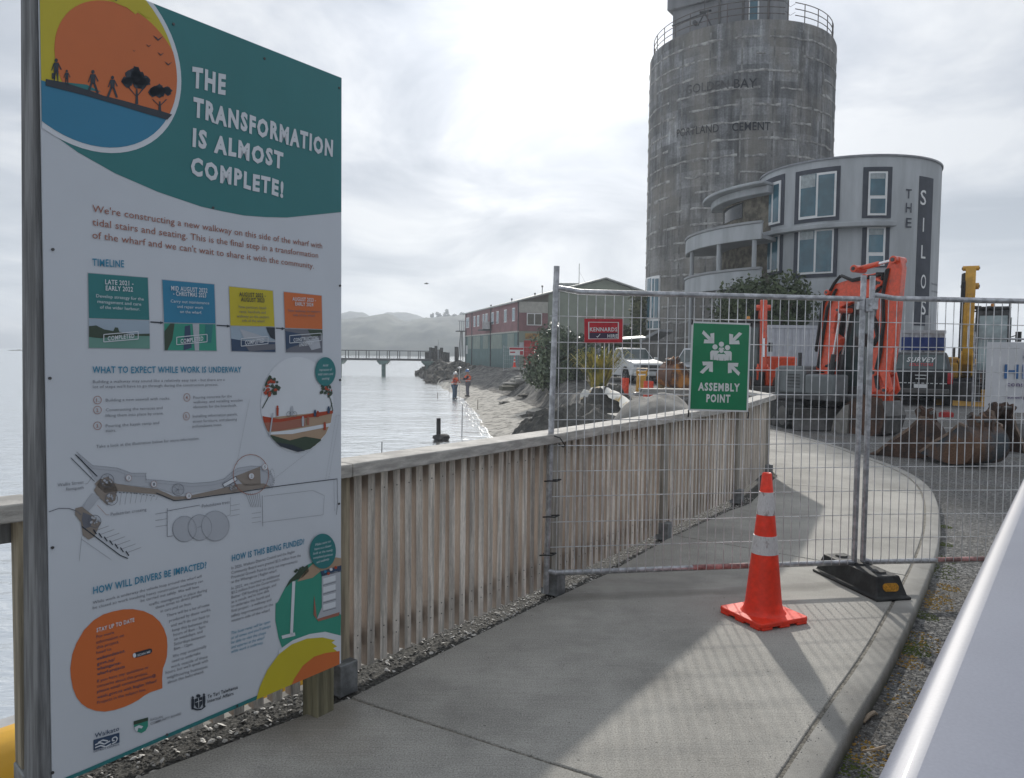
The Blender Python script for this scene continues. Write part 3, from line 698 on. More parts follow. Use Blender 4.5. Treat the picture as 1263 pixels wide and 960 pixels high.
# ---------------------------------------------------------------- timber fence
# battens run along fence_line; each one shares its mesh
fence = thing('timber_fence', 'long grey timber batten fence with wide pale top rail beside the footpath', 'fence', (0.32, 4.98, 0))
FL = Vector(fence.location)
post_ts = [1, 2, 3, 4, 5, 6, 7]
posts = [fence_line[i] for i in (1, 2, 3, 4, 5, 6, 7, 8)]
bm_ = MB(); bm_.box((0, 0, 0.5125), (0.048, 0.046, 0.965)); bat_me = bm_.mesh('batten', smooth=None)
bm2 = MB()
bt = []
for k in range(2, len(fence_line) - 1):
    a, b = fence_line[k], fence_line[k + 1]; d = b - a; L_ = d.length; d.normalize(); nn = Vector((-d.y, d.x, 0))
    cnt = max(1, int(L_ / 0.086))
    for i in range(cnt):
        s = (i + 0.5) * L_ / cnt
        if k >= 2 and (s < 0.06 or s > L_ - 0.06): pass
        p = a + d * s + nn * 0.085
        o = link('batten', bat_me, timber if not bt else None, fence, p - FL); o.rotation_euler = (R(random.uniform(-.3, .3)), R(random.uniform(-.4, .4)), math.atan2(d.y, d.x))
        bt.append(o)
bev(bt[0], 0.003, 1)
# screws near the top and foot of each batten
scr = MB()
for o in bt:
    if (Vector(o.location) + FL).y > 7: continue
    ang = o.rotation_euler.z; nn = Vector((math.sin(ang), -math.cos(ang), 0))
    for z in (0.14, 0.20, 0.90):
        c = Vector(o.location) + FL + nn * 0.024 + Vector((0, 0, z)); scr.tube(c - nn * .001, c + nn * .001, 0.0035, n=6)
part('batten_screw', scr, steel_dark, fence, smooth=None, kind='stuff')
pm = MB(); pm.box((0, 0, 0.55), (0.09, 0.09, 0.90)); post_me = pm.mesh('post', smooth=None); post_me2 = pm.mesh('post', smooth=None)
sm_ = MB(); sm_.box((0, -.03, 0.055), (0.105, 0.13, 0.15)); shoe_me = sm_.mesh('post_shoe', smooth=None)
for k, p in enumerate(posts[:8]):
    i = k + 1; d = (fence_line[min(i + 1, 8)] - fence_line[i - 1]).normalized(); nn = Vector((d.y, -d.x, 0))
    q = p + nn * (-0.068)
    o = link('post', post_me if k < 3 else post_me2, (timber_post if k < 3 else post_pale) if k in (0, 3) else None, fence, q - FL); o.rotation_euler = (0, 0, math.atan2(d.y, d.x)); bev(o, 0.004, 1)
    s = link('post_shoe', shoe_me, zinc_shoe if k == 0 else None, o); bev(s, 0.004, 1)
# stringers behind the battens and cap rail boards
st = MB()
for z in (0.17, 0.945):
    pts = offs(fence_line, 0.135)[(2 if z < .5 else 0):]
    for a, b in zip(pts, pts[1:]): st.beam(zed(a, z), zed(b, z), 0.045, 0.09)
part('stringer', st, timber_grey, fence, smooth=None)
cap_line = offs(fence_line, 0.045)
for k in range(len(cap_line) - 1):
    a, b = cap_line[k], cap_line[k + 1]; d = (b - a).normalized(); nn = Vector((-d.y, d.x, 0)) 
    def mit(i):
        t0 = (fence_line[i] - fence_line[i - 1]).normalized() if i > 0 else None
        t1 = (fence_line[i + 1] - fence_line[i]).normalized() if i < len(fence_line) - 1 else None
        t = (t0 + t1).normalized() if t0 and t1 else (t0 or t1)
        return Vector((-t.y, t.x, 0))
    m0, m1 = mit(k), mit(k + 1); w = 0.095; g = d * 0.0015
    cb = MB(); cb.prism([zed(a - m0 * w + g, 1.0), zed(b - m1 * w - g, 1.0), zed(b + m1 * w - g, 1.0), zed(a + m0 * w + g, 1.0)], (0, 0, 0.062))
    o = part('top_rail', cb, timber_rail, fence, smooth=0.5); bev(o, 0.006, 2)

# ---------------------------------------------------------------- information board
BL_ = Vector((-1.363, 2.225, 0)); BR_ = Vector((-0.708, 3.155, 0))
eu = (BR_ - BL_); BW = eu.length; eu.normalize(); en = Vector((eu.y, -eu.x, 0)); BZ0, BZ1 = 0.260, 2.685
board = thing('information_board', 'tall printed information board with teal heading on wooden posts in front of the timber fence', 'sign board', ((BL_ + BR_) / 2)[:])
pb = MB(); pb.prism([zed(BL_, BZ0), zed(BR_, BZ0), zed(BR_, BZ1), zed(BL_, BZ1)], -en * 0.006)
part('panel', pb, white_panel, board, smooth=None)
pp = MB()
c = BL_ - en * 0.056 + eu * 0.040
o_ = MB(); o_.beam(zed(c - eu * 0.034, -0.1), zed(c + eu * .006, 3.0), 0.095, 0.095, up=tuple(en)); part('wooden_post', o_, timber_grey, board, smooth=None, bevel=0.004)
o_ = MB(); c = BR_ - en * 0.165 + eu * 0.02; o_.beam(zed(c, -0.05), zed(c, 2.60), 0.095, 0.095, up=tuple(en)); part('wooden_post', o_, stub_m, board, smooth=None, bevel=0.004)
o_ = MB()
for z_ in (.45, 1.4, 2.4):
    o_ = MB(); c = BR_ - eu * .03; o_.beam(zed(c - en * .007, z_), zed(c - en * .117, z_), .07, .07); part('packer_block', o_, stub_m, board, smooth=None)
def buv(px, py):
    d = ray(px, py); t = (BL_ - CP).dot(en) / d.dot(en); p = CP + d * t; return Vector(((p - BL_).dot(eu), p.z))
def bpt(u, v, lay): return BL_ + eu * u + Vector((0, 0, v)) + en * (0.0008 * lay)
def clip(pts):
    def cl(pts, f, g):
        out = []
        for i in range(len(pts)):
            a, b = pts[i - 1], pts[i]; fa, fb = f(a), f(b)
            if (fa >= 0) != (fb >= 0): out.append(a + (b - a) * (fa / (fa - fb)))
            if fb >= 0: out.append(b)
        return out
    e = 0.001
    for f in (lambda p: p.x - e, lambda p: BW - e - p.x, lambda p: p.y - BZ0 - e, lambda p: BZ1 - e - p.y):
        pts = cl(pts, f, None)
        if len(pts) < 3: return []
    return pts
INK = {}
def ink(name, col, rough=0.45): return M('print_' + name, col, rough, var=0.03, scale=3)
inks = {'teal': (0.02, 0.17, 0.18), 'yellow': (0.50, 0.42, 0.02), 'orange': (0.56, 0.14, 0.035), 'blue': (0.02, 0.19, 0.33), 'black': (0.02, 0.03, 0.045),
        'white': (0.60, 0.64, 0.69), 'brown': (0.30, 0.12, 0.085), 'cyan': (0.03, 0.22, 0.36), 'grey': (0.13, 0.14, 0.17), 'tan': (0.24, 0.21, 0.185), 'pale': (0.39, 0.42, 0.47),
        'green': (0.03, 0.26, 0.19), 'darkgreen': (0.035, 0.06, 0.04), 'sea': (0.12, 0.27, 0.23), 'skyblue': (0.30, 0.38, 0.46), 'sand': (0.36, 0.26, 0.18), 'red': (0.35, 0.05, 0.02), 'navy': (0.03, 0.06, 0.12)}
BM = {}
ord_ = list(inks)
def bmb(col, part_='artwork'):
    k = (part_, col)
    if k not in BM: BM[k] = MB()
    return BM[k]
def I(x, y): return (x, y)
def c1(x, y): return (x / 2.8227, y / 2.8227)
def c2_(x, y): return (40 + x / 3.1575, 320 + y / 3.1575)
def c3(x, y): return (40 + x / 3.1575, 540 + y / 3.1575)
def c4(x, y): return (x / 2.8705, 720 + y / 2.8705)
def poly(col, pts, lay=1, tr=I, part_='artwork'):
    q = clip([buv(*tr(*p)) for p in pts])
    if len(q) >= 3: bmb(col, part_).sheet([bpt(p.x, p.y, lay) for p in q])
def ell(col, cx, cy, rx, ry, lay=1, tr=I, n=48, part_='artwork', a0=0, a1=6.2831853):
    poly(col, [(cx + rx * math.cos(a0 + (a1 - a0) * i / n), cy + ry * math.sin(a0 + (a1 - a0) * i / n)) for i in range(n + (0 if a1 - a0 > 6.28 else 1))], lay, tr, part_)
def line(col, pts, w=0.0012, lay=3, tr=I, dash=0, part_='plan_drawing'):
    q = [buv(*tr(*p)) for p in pts]
    for a, b in zip(q, q[1:]):
        d = b - a; L_ = d.length
        if L_ < 1e-5: continue
        d /= L_; n_ = Vector((-d.y, d.x)) * (w / 2); segs = [(0, L_)]
        if dash: segs = [(s * dash * 2, min(L_, s * dash * 2 + dash)) for s in range(int(L_ / (2 * dash)) + 1)]
        for s0, s1 in segs:
            e = [a + d * s0 + n_, a + d * s0 - n_, a + d * s1 - n_, a + d * s1 + n_]; e = clip(e)
            if len(e) >= 3: bmb(col, part_).sheet([bpt(p.x, p.y, lay) for p in e])
def ring(col, cx, cy, rx, ry, w, lay, tr=I, dash=0, part_='plan_drawing'):
    line(col, [(cx + rx * math.cos(t * .2618), cy + ry * math.sin(t * .2618)) for t in range(25)], w, lay, tr, dash, part_)
def text(col, s, p0, p1, cap, tr=I, lay=4, bold=0.0, shear=0.0, part_='printed_text', wob=0.0):
    a = buv(*tr(*p0)); b = buv(*tr(*p1)); h = buv(*tr(p0[0], p0[1] - cap)); H = (h - a).y
    d = b - a
    vs, fs = glyphs(s, bold, shear)
    out = []
    for x, y in vs:
        wb = wob * H * math.sin(x * len(s) * 1.9)
        p = a + d * x + Vector((0, y * H + wb)); out.append(bpt(p.x, p.y, lay))
    bmb(col, part_).add(out, fs)
# header
poly('teal', [(0, -300), (700, -300)] + [(424, 261.5), (354, 268.5), (328, 268), (301, 266), (275, 261), (248, 255), (195, 237), (142, 214), (96, 188), (55.6, 159), (30, 140)], 1, part_='heading_panel')
# white ring circle fitted through three points of its outline
def circ3(a, b, c):
    ax, ay, bx, by, cx, cy = a.x, a.y, b.x, b.y, c.x, c.y; D = 2 * (ax * (by - cy) + bx * (cy - ay) + cx * (ay - by))
    ux = ((ax * ax + ay * ay) * (by - cy) + (bx * bx + by * by) * (cy - ay) + (cx * cx + cy * cy) * (ay - by)) / D
    uy = ((ax * ax + ay * ay) * (cx - bx) + (bx * bx + by * by) * (ax - cx) + (cx * cx + cy * cy) * (bx - ax)) / D
    c_ = Vector((ux, uy)); return c_, (a - c_).length
rc, rr_ = circ3(buv(209, 39), buv(223, 92), buv(142, 189))
def cpoly(col, c_, r, lay, f=None, part_='artwork'):
    q = [c_ + Vector((math.cos(t / 64 * 6.2831853), math.sin(t / 64 * 6.2831853))) * r for t in range(64)]
    q = clip(q)
    if f:
        out = []
        for i in range(len(q)):
            a, b = q[i - 1], q[i]; fa, fb = f(a), f(b)
            if (fa >= 0) != (fb >= 0): out.append(a + (b - a) * (fa / (fa - fb)))
            if fb >= 0: out.append(b)
        q = out
    if len(q) > 2: bmb(col, part_).sheet([bpt(p.x, p.y, lay) for p in q])
cpoly('white', rc, rr_, 2, part_='emblem'); ri = rr_ * 0.945
la, lb = buv(56, 101), buv(212, 147)
def above(p): return (p.y - la.y) - (lb.y - la.y) / (lb.x - la.x) * (p.x - la.x)
cpoly('yellow', rc, ri, 3, lambda p: above(p), part_='emblem')
cpoly('blue', rc, ri, 3, lambda p: -above(p), part_='emblem')
oc, orr = circ3(buv(66.5, 60), buv(126, 1.0), buv(224, 98))
def both(p): return above(p)
q = [oc + Vector((math.cos(t / 64 * 6.2831853), math.sin(t / 64 * 6.2831853))) * orr for t in range(64)]
q = [p for p in q]
q = [p if (p - rc).length < ri else rc + (p - rc).normalized() * ri for p in q]; q = clip(q); o2 = []
for i in range(len(q)):
    a, b = q[i - 1], q[i]; fa, fb = above(a), above(b)
    if (fa >= 0) != (fb >= 0): o2.append(a + (b - a) * (fa / (fa - fb)))
    if fb >= 0: o2.append(b)
bmb('orange', 'emblem').sheet([bpt(p.x, p.y, 4) for p in o2])
def em(col, pts, lay=5, tr=c1): poly(col, pts, lay, tr, 'emblem')
em('black', [(157, 276), (230, 290), (300, 312), (360, 335), (430, 352), (500, 372), (560, 388), (597, 400), (580, 418), (500, 395), (420, 370), (300, 335), (157, 299)])
em('teal', [(215, 287), (300, 296), (350, 322), (300, 314)], 5)
def man(x, y, h, st=1, bag=False):      # walking silhouette, feet at (x, y) in crop pixels
    k = h / 80.0
    ell('black', x, y - 74 * k, 6 * k, 7 * k, 6, c1, 12, 'emblem')
    em('black', [(x - 9 * k, y - 66 * k), (x + 9 * k, y - 66 * k), (x + 8 * k, y - 34 * k), (x - 8 * k, y - 34 * k)], 6)
    em('black', [(x - 8 * k, y - 36 * k), (x, y - 36 * k), (x - 10 * k * st, y), (x - 17 * k * st, y - 2)], 6)
    em('black', [(x, y - 36 * k), (x + 8 * k, y - 36 * k), (x + 16 * k * st, y), (x + 10 * k * st, y + 2)], 6)
    em('black', [(x + 6 * k, y - 64 * k), (x + 10 * k, y - 62 * k), (x + 20 * k, y - 42 * k), (x + 16 * k, y - 40 * k)], 6)
    em('black', [(x - 10 * k, y - 62 * k), (x - 6 * k, y - 64 * k), (x - 14 * k, y - 38 * k), (x - 18 * k, y - 38 * k)], 6)
man(193, 284, 78, .5); man(230, 297, 52, .5); man(321, 326, 80, 1.3); man(389, 340, 74, 1.3)
em('black', [(178, 256), (190, 256), (190, 276), (178, 276)], 6)
rs = random.Random(11)
def tree_sil(x, y, w, h, th):
    em('black', [(x - 5, y), (x + 6, y), (x + 3, y - th), (x - 2, y - th)], 6)
    em('black', [(x - 2, y - th * .5), (x + 1, y - th * .5), (x - w * .25, y - th * 1.2), (x - w * .3, y - th * 1.2)], 6)
    em('black', [(x - 2, y - th * .5), (x + 2, y - th * .5), (x + w * .3, y - th * 1.2), (x + w * .24, y - th * 1.2)], 6)
    for i in range(13):
        a = rs.random() * 6.28; r = math.sqrt(rs.random())
        cx_, cy_ = x + math.cos(a) * r * w * .36, y - th - h * .34 + math.sin(a) * r * h * .26; rx, ry = w * rs.uniform(.10, .19), h * rs.uniform(.13, .22)
        em('black', [(cx_ + rx * (1 + .25 * rs.uniform(-1, 1)) * math.cos(t * .524), cy_ + ry * (1 + .25 * rs.uniform(-1, 1)) * math.sin(t * .524)) for t in range(12)], 6)
tree_sil(473, 364, 112, 100, 52); tree_sil(553, 388, 88, 80, 34)
for x, y, s in ((548, 134, 18), (515, 160, 10), (464, 178, 6), (557, 189, 12), (583, 222, 14)):
    em('black', [(x - s, y - s * .55), (x - s * .3, y - s * .1), (x, y + s * .25), (x + s * .3, y), (x + s, y - s * .35), (x + s * .35, y + s * .25), (x, y + s * .55), (x - s * .4, y + s * .2)], 6)
em('yellow', [(350, -30), (440, 5), (470, 22), (500, 32), (523, 62), (505, 62), (480, 40), (470, 52), (440, 28), (400, 12)], 5)
T = lambda *a, **k: text(*a, **k)
for s, a, b, cp in (('THE', (668, 303), (785, 327), 70), ('TRANSFORMATION', (672, 404), (1158, 546), 66), ('IS ALMOST', (668, 508), (985, 587), 62), ('COMPLETE!', (663, 607), (985, 686), 60)):
    T('white', s, a, b, cp, c1, bold=0.08, part_='heading_text#' + s, wob=0.035, shear=0.06)
for s, a, b in (("We're constructing a new walkway on this side of the wharf with", (320, 738), (1120, 866)), ('tidal stairs and seating. This is the final step in a transformation', (320, 785), (1106, 899)), ("of the wharf and we can't wait to share it with the community.", (320, 830), (1091, 936))):
    T('brown', s, a, b, 26, c1, bold=0.004)
T('cyan', 'TIMELINE', (232, 25), (355, 32), 29, c2_, bold=0.03, wob=.03)
T('cyan', 'WHAT TO EXPECT WHILE WORK IS UNDERWAY', (232, 443), (812, 440), 27, c2_, bold=0.03, wob=.03)
T('cyan', 'HOW WILL DRIVERS BE IMPACTED?', (235, 609), (676, 506), 29, c3, bold=0.03, wob=.03)
T('cyan', 'HOW IS THIS BEING FUNDED?', (775, 481), (1057, 414), 25, c3, bold=0.03, wob=.03)
boxes = (('teal', (216, 54), (448, 72), (454, 236), (219, 229), (456, 348), (219, 345)), ('blue', (505, 80), (707, 98), (712, 250), (512, 246), (716, 356), (514, 354)),
         ('yellow', (765, 106), (935, 123), (942, 262), (770, 258), (945, 361), (775, 357)), ('orange', (978, 127), (1125, 142), (1128, 272), (983, 267), (1128, 363), (987, 362)))
for k, (col, tl, tr_, br, bl, pbr, pbl) in enumerate(boxes):
    def q(s, t):      # photo part, s right, t down
        a = (bl[0] + (br[0] - bl[0]) * s, bl[1] + 3 + (br[1] - bl[1]) * s); b = (pbl[0] + (pbr[0] - pbl[0]) * s, pbl[1] + (pbr[1] - pbl[1]) * s)
        return (a[0] + (b[0] - a[0]) * t, a[1] + (b[1] - a[1]) * t)
    P2 = 'timeline_box'
    poly('pale', [(tl[0] - 3, tl[1] - 3), (tr_[0] + 3, tr_[1] - 2), (pbr[0] + 3, pbr[1] + 3), (pbl[0] - 3, pbl[1] + 3)], 1, c2_, P2)
    poly(col, [tl, tr_, br, bl], 2, c2_, P2)
    if k == 0:
        poly('skyblue', [q(0, 0), q(1, 0), q(1, .5), q(0, .5)], 2, c2_, P2); poly('sea', [q(0, .5), q(1, .5), q(1, 1), q(0, 1)], 2, c2_, P2)
        poly('darkgreen', [q(0, .25), q(.12, .22), q(.25, .35), q(.4, .4), q(.43, .27), q(.48, .28), q(.5, .42), q(.7, .5), q(1, .46), q(1, .55), q(.5, .56), q(.2, .66), q(0, .62)], 3, c2_, P2)
    elif k == 1:
        poly('green', [q(0, 0), q(1, 0), q(1, 1), q(0, 1)], 2, c2_, P2); poly('darkgreen', [q(0, .3), q(.12, 0), q(.2, 0), q(.15, .6), q(.05, 1), q(0, 1)], 3, c2_, P2)
        poly('pale', [q(.55, 0), q(.68, 0), q(.66, 1), q(.58, 1)], 3, c2_, P2); poly('navy', [q(.4, .1), q(.5, .05), q(.52, .9), q(.36, 1)], 3, c2_, P2); poly('teal', [q(.8, 0), q(.95, 0), q(.9, .7), q(.78, .7)], 3, c2_, P2)
    elif k == 2:
        poly('skyblue', [q(0, 0), q(1, 0), q(1, .55), q(0, .55)], 2, c2_, P2); poly('pale', [q(.2, .1), q(.6, .3), q(.9, .5), q(.3, .5)], 3, c2_, P2)
        poly('navy', [q(0, .5), q(.3, .58), q(.7, .6), q(1, .6), q(1, 1), q(0, 1)], 3, c2_, P2); poly('grey', [q(.3, .75), q(1, .68), q(1, .9), q(.4, 1)], 4, c2_, P2); poly('black', [q(.8, 0), q(1, 0), q(1, .5), q(.9, .42), q(.84, .2)], 4, c2_, P2)
    else:
        poly('grey', [q(0, 0), q(1, 0), q(1, 1), q(0, 1)], 2, c2_, P2); poly('navy', [q(0, .1), q(.4, .2), q(.5, .6), q(.1, .8), q(0, .9)], 3, c2_, P2); poly('pale', [q(.55, .5), q(.9, .35), q(.95, .8), q(.7, .9)], 3, c2_, P2); poly('darkgreen', [q(.6, 0), q(1, 0), q(1, .25), q(.7, .3)], 3, c2_, P2)
    a, b = q(.30, .74), q(.74, .62)
    txt = 'COMPLETED' if k < 3 else 'CONSTRUCTION'
    if k == 3: a, b = q(.2, .55), q(.85, .42)
    T('white', txt, a, b, 17 if k < 3 else 14, c2_, lay=6, bold=.04)
    if k == 3: T('white', 'UNDERWAY', q(.35, .75), q(.75, .66), 14, c2_, lay=6, bold=.04)
    line('white', [(a[0] - 15, a[1] + 5), (b[0] + 15, b[1] + 5), (b[0] + 15, b[1] - 24)], .0025, 6, c2_); line('white', [(a[0] - 15, a[1] + 5), (a[0] - 15, a[1] - 24), (b[0] + 15, b[1] - 24)], .0025, 6, c2_)
for a, b in (((458, 244), (508, 247)), ((716, 257), (768, 260)), (((946, 268)), (981, 270))):
    line('black', [a, b], .004, 3, c2_); poly('black', [(b[0] - 12, b[1] - 6), b, (b[0] - 12, b[1] + 6)], 4, c2_)
for col, s, a, b, cp, bo in (('white', 'LATE 2021 -', (280, 97), (390, 103), 19, .03), ('white', 'EARLY 2022', (282, 121), (388, 126), 19, .03), ('white', 'Develop strategy for the', (245, 148), (430, 161), 13, 0), ('white', 'management and care', (250, 170), (420, 181), 13, 0), ('white', 'of the wider harbour.', (260, 192), (415, 200), 13, 0),
    ('white', 'MID AUGUST 2022', (537, 121), (678, 130), 18, .03), ('white', '- CHRISTMAS 2023', (545, 141), (673, 149), 18, .03), ('white', 'Carry out maintenance', (535, 168), (685, 176), 12, 0), ('white', 'and repair work', (560, 189), (662, 194), 12, 0), ('white', 'on the wharf.', (571, 209), (656, 213), 12, 0),
    ('black', 'AUGUST 2022 -', (802, 144), (905, 149), 17, .03), ('black', 'AUGUST 2023', (809, 164), (900, 168), 17, .03), ('grey', 'New pontoon, kayak', (800, 190), (909, 194), 11, 0), ('grey', 'ramp, handrails and', (803, 208), (905, 212), 11, 0), ('grey', 'walkway on the eastern', (793, 226), (918, 230), 11, 0), ('grey', 'side of the wharf.', (813, 243), (902, 246), 11, 0),
    ('white', 'AUGUST 2023 -', (1009, 161), (1100, 166), 15, .03), ('white', 'EARLY 2024', (1020, 180), (1090, 184), 15, .03), ('grey', 'New walkway on western', (993, 204), (1117, 208), 10, 0), ('grey', 'side of the wharf.', (1012, 221), (1098, 224), 10, 0),
    ('grey', 'Building a walkway may sound like a relatively easy task - but there are a', (232, 482), (745, 473), 12, 0), ('grey', "lot of steps we'll have to go through during the construction process.", (232, 502), (720, 492), 12, 0),
    ('grey', 'Building a new seawall with rocks.', (282, 554), (533, 546), 12, 0), ('grey', 'Constructing the terraces and', (282, 592), (503, 583), 12, 0), ('grey', 'lifting them into place by crane.', (282, 614), (507, 604), 12, 0), ('grey', 'Pouring the kayak ramp and', (282, 654), (490, 641), 12, 0), ('grey', 'stairs.', (282, 672), (322, 671), 12, 0),
    ('grey', 'Pouring concrete for the', (623, 543), (773, 537), 11, 0), ('grey', 'walkway, and installing wooden', (623, 561), (815, 553), 11, 0), ('grey', 'elements for the boardwalk.', (623, 580), (793, 573), 11, 0), ('grey', 'Installing information panels,', (621, 616), (795, 607), 11, 0), ('grey', 'street furniture, and planting', (621, 636), (793, 627), 11, 0), ('grey', 'pohutukawa trees.', (620, 655), (735, 648), 11, 0),
    ('grey', 'Take a look at the illustration below for more information.', (245, 735), (647, 702), 13, 0)):
    T(col, s, a, b, cp, c2_, lay=7, bold=bo)
for k, (x, y) in enumerate(((252, 548), (252, 587), (252, 648), (600, 538), (598, 611))):
    ring('brown', x, y, 15 if x < 500 else 12, 15, .0016, 3, c2_); T('brown', '%d.' % (k + 1), (x - 5, y + 7), (x + 6, y + 7), 14, c2_, bold=.02)
# artist impression circle
ell('white', 1030, 566, 142, 186, 2, c2_); PZ = 'picture'
def pc(col, pts, lay=3, tr=c2_): poly(col, pts, lay, tr, PZ)
cc, cr = (1030, 566), (142, 186)
def inc(pts, tr=c2_):   # keep a polygon inside the picture ellipse
    out = []
    for x, y in pts:
        dx, dy = (x - cc[0]) / cr[0], (y - cc[1]) / cr[1]; r = math.hypot(dx, dy)
        if r > .99: dx, dy = dx / r * .99, dy / r * .99
        out.append((cc[0] + dx * cr[0], cc[1] + dy * cr[1]))
    return out
pc('sand', inc([(889, 625), (960, 612), (1050, 603), (1100, 598), (1168, 590), (1170, 640), (1150, 690), (1100, 730), (1030, 750), (960, 735), (915, 700), (895, 660)]))
pc('red', inc([(889, 612), (960, 622), (1060, 606), (1110, 596), (1168, 588), (1168, 600), (1110, 612), (1060, 618), (960, 634), (892, 640)]), 4)
pc('brown', inc([(892, 640), (960, 634), (1060, 620), (1060, 650), (960, 668), (900, 680)]), 4)
pc('white', inc([(900, 690), (1010, 664), (1165, 640), (1160, 655), (1010, 680), (905, 700)]), 4)
pc('darkgreen', inc([(905, 700), (1000, 705), (1060, 690), (1120, 700), (1130, 715), (1080, 740), (1030, 751), (960, 738), (920, 718)]), 5)
pc('black', inc([(940, 718), (1010, 722), (1060, 745), (1030, 752), (960, 738)]), 6)
rs = random.Random(5)
def leafy(cx_, cy_, w, h, n, col, lay, tr, f=inc, part_=PZ):
    for i in range(n):
        a = rs.random() * 6.28; r = math.sqrt(rs.random()); x, y = cx_ + math.cos(a) * r * w, cy_ + math.sin(a) * r * h; s = w * rs.uniform(.14, .32)
        pts = [(x + s * rs.uniform(.6, 1.1) * math.cos(t * .785), y + s * rs.uniform(.6, 1.1) * math.sin(t * .785)) for t in range(8)]
        poly(col, f(pts) if f else pts, lay + i * .02, tr, part_)
leafy(925, 495, 34, 38, 34, 'darkgreen', 5, c2_); leafy(925, 500, 28, 30, 14, 'red', 6, c2_); leafy(1145, 510, 28, 26, 26, 'darkgreen', 5, c2_); leafy(1150, 510, 16, 18, 9, 'red', 6, c2_)
line('darkgreen', [(893, 580), (912, 545), (930, 510)], .004, 5, c2_); line('darkgreen', [(1168, 590), (1160, 550), (1148, 520)], .004, 5, c2_); line('darkgreen', [(1155, 590), (1165, 560)], .003, 5, c2_)
for x, y, h, col in ((951, 610, 40, 'red'), (1008, 608, 36, 'pale'), (1050, 650, 38, 'pale'), (1070, 645, 32, 'brown'), (1097, 612, 24, 'navy'), (1108, 614, 22, 'red'), (1135, 665, 30, 'red'), (1150, 600, 26, 'navy')):
    pc(col, [(x - 4, y), (x - 5, y - h * .8), (x + 5, y - h * .8), (x + 4, y)], 7); ell(col, x, y - h * .9, 4, 5, 7, c2_, 10, PZ)
for x in (995, 1018): ring('grey', x, 603, 8, 10, .0018, 7, c2_, part_=PZ)
line('grey', [(995, 603), (1008, 590), (1018, 603)], .0015, 7, c2_, part_=PZ); line('pale', [(933, 598), (920, 690)], .006, 7, c2_, part_=PZ)
ell('teal', 1137, 437, 40, 56, 8, c2_)
for i, s in enumerate(('Artist', 'impression of', 'tidal stairs and', 'seating')):
    w = (22, 50, 58, 30)[i]; T('white', s, (1137 - w / 2, 418 + i * 17), (1137 + w / 2, 416 + i * 17), 10, c2_, lay=9, shear=.2)
# plan drawing
def pl_(col, pts, lay=2): poly(col, pts, lay, c3, 'plan_drawing')
shore = [(170, 55), (232, 108), (330, 118), (382, 138), (440, 138), (440, 162), (520, 168), (620, 178), (700, 172), (745, 160), (780, 130), (800, 118), (850, 110), (885, 112), (925, 130), (940, 165), (930, 190)]
pl_('pale', shore + [(880, 205), (800, 180), (740, 190), (690, 205), (560, 222), (480, 195), (330, 180), (300, 165), (245, 165)])
pl_('tan', [(240, 180), (262, 160), (330, 180), (400, 190), (485, 200), (548, 228), (600, 228), (690, 208), (765, 190), (800, 180), (900, 178), (925, 190), (800, 212), (700, 224), (600, 238), (550, 243), (480, 220), (330, 208), (280, 215)], 3)
pl_('tan', [(262, 160), (300, 150), (330, 200), (320, 245), (290, 262), (258, 232), (238, 205)], 3); pl_('pale', [(232, 215), (262, 232), (215, 290), (192, 270)], 3)
pl_('tan', [(165, 275), (192, 268), (232, 300), (265, 330), (240, 385), (218, 397), (195, 380), (188, 330), (165, 300)], 3); pl_('grey', [(195, 290), (232, 305), (225, 345), (200, 355), (190, 320)], 4); pl_('tan', [(788, 150), (885, 112), (888, 185), (825, 190)], 3)
line('grey', shore, .0015, 4, c3, dash=.004); line('grey', [(x, y + 12) for x, y in shore], .001, 4, c3, dash=.003)
line('black', [(165, 65), (250, 150)], .003, 4, c3); line('black', [(148, 78), (240, 170)], .002, 4, c3)
line('black', [(480, 215), (550, 245), (600, 241), (700, 226), (800, 213), (930, 192), (1060, 175), (1185, 160)], .003, 5, c3); line('black', [(320, 212), (400, 216), (480, 228)], .002, 5, c3, dash=.006)
for i in range(15): line('grey', [(345 + i * 10, 212 + i * 1.2), (338 + i * 10, 262 - i * 1.3)], .0009, 4, c3) if i % 2 == 0 else None
line('grey', [(1185, 160), (1187, 255), (1182, 300)], .0022, 4, c3); line('grey', [(1172, 162), (1174, 285)], .001, 4, c3); line('grey', [(900, 228), (1090, 205), (1135, 225), (1130, 300), (893, 330)], .0009, 4, c3)
line('grey', [(893, 225), (895, 345)], .0018, 4, c3); line('grey', [(523, 275), (523, 385), (545, 382)], .0018, 4, c3); line('grey', [(523, 285), (650, 262)], .0018, 4, c3); line('grey', [(770, 230), (768, 300), (640, 350)], .0009, 4, c3)
for i in range(3): line('grey', [(477, 297 + i * 25), (523, 290 + i * 25)], .0012, 4, c3); line('grey', [(768, 265 + i * 20), (805, 258 + i * 20)], .0009, 4, c3); line('grey', [(852, 295 + i * 18), (888, 290 + i * 18)], .0009, 4, c3)
for x, r in ((590, 46), (650, 46), (710, 54)): ell('pale', x, 355 - (x - 590) * .1, r, r + 4, 2.6 + (x - 590) / 60 * .8, c3, part_='plan_drawing'); ring('grey', x, 355 - (x - 590) * .1, r, r + 4, .0008, 5, c3)
for i in range(7): line('grey', [(828 + i * 9, 215), (850 + i * 6, 270)], .0012, 4, c3)
line('black', [(190, 345), (340, 458), (370, 470)], .003, 4, c3)
for i in range(7):
    x, y = 235 + i * 21, 365 + i * 14; line('grey', [(x, y), (x + 60, y - 22)], .0011, 4, c3); line('black', [(x, y - 8), (x + 12, y + 10)], .0035, 5, c3)
line('grey', [(190, 385), (180, 480)], .0008, 4, c3); line('grey', [(190, 395), (305, 475)], .0008, 4, c3); line('grey', [(58, 290), (100, 275), (140, 275), (170, 285), (188, 300)], .0022, 4, c3)
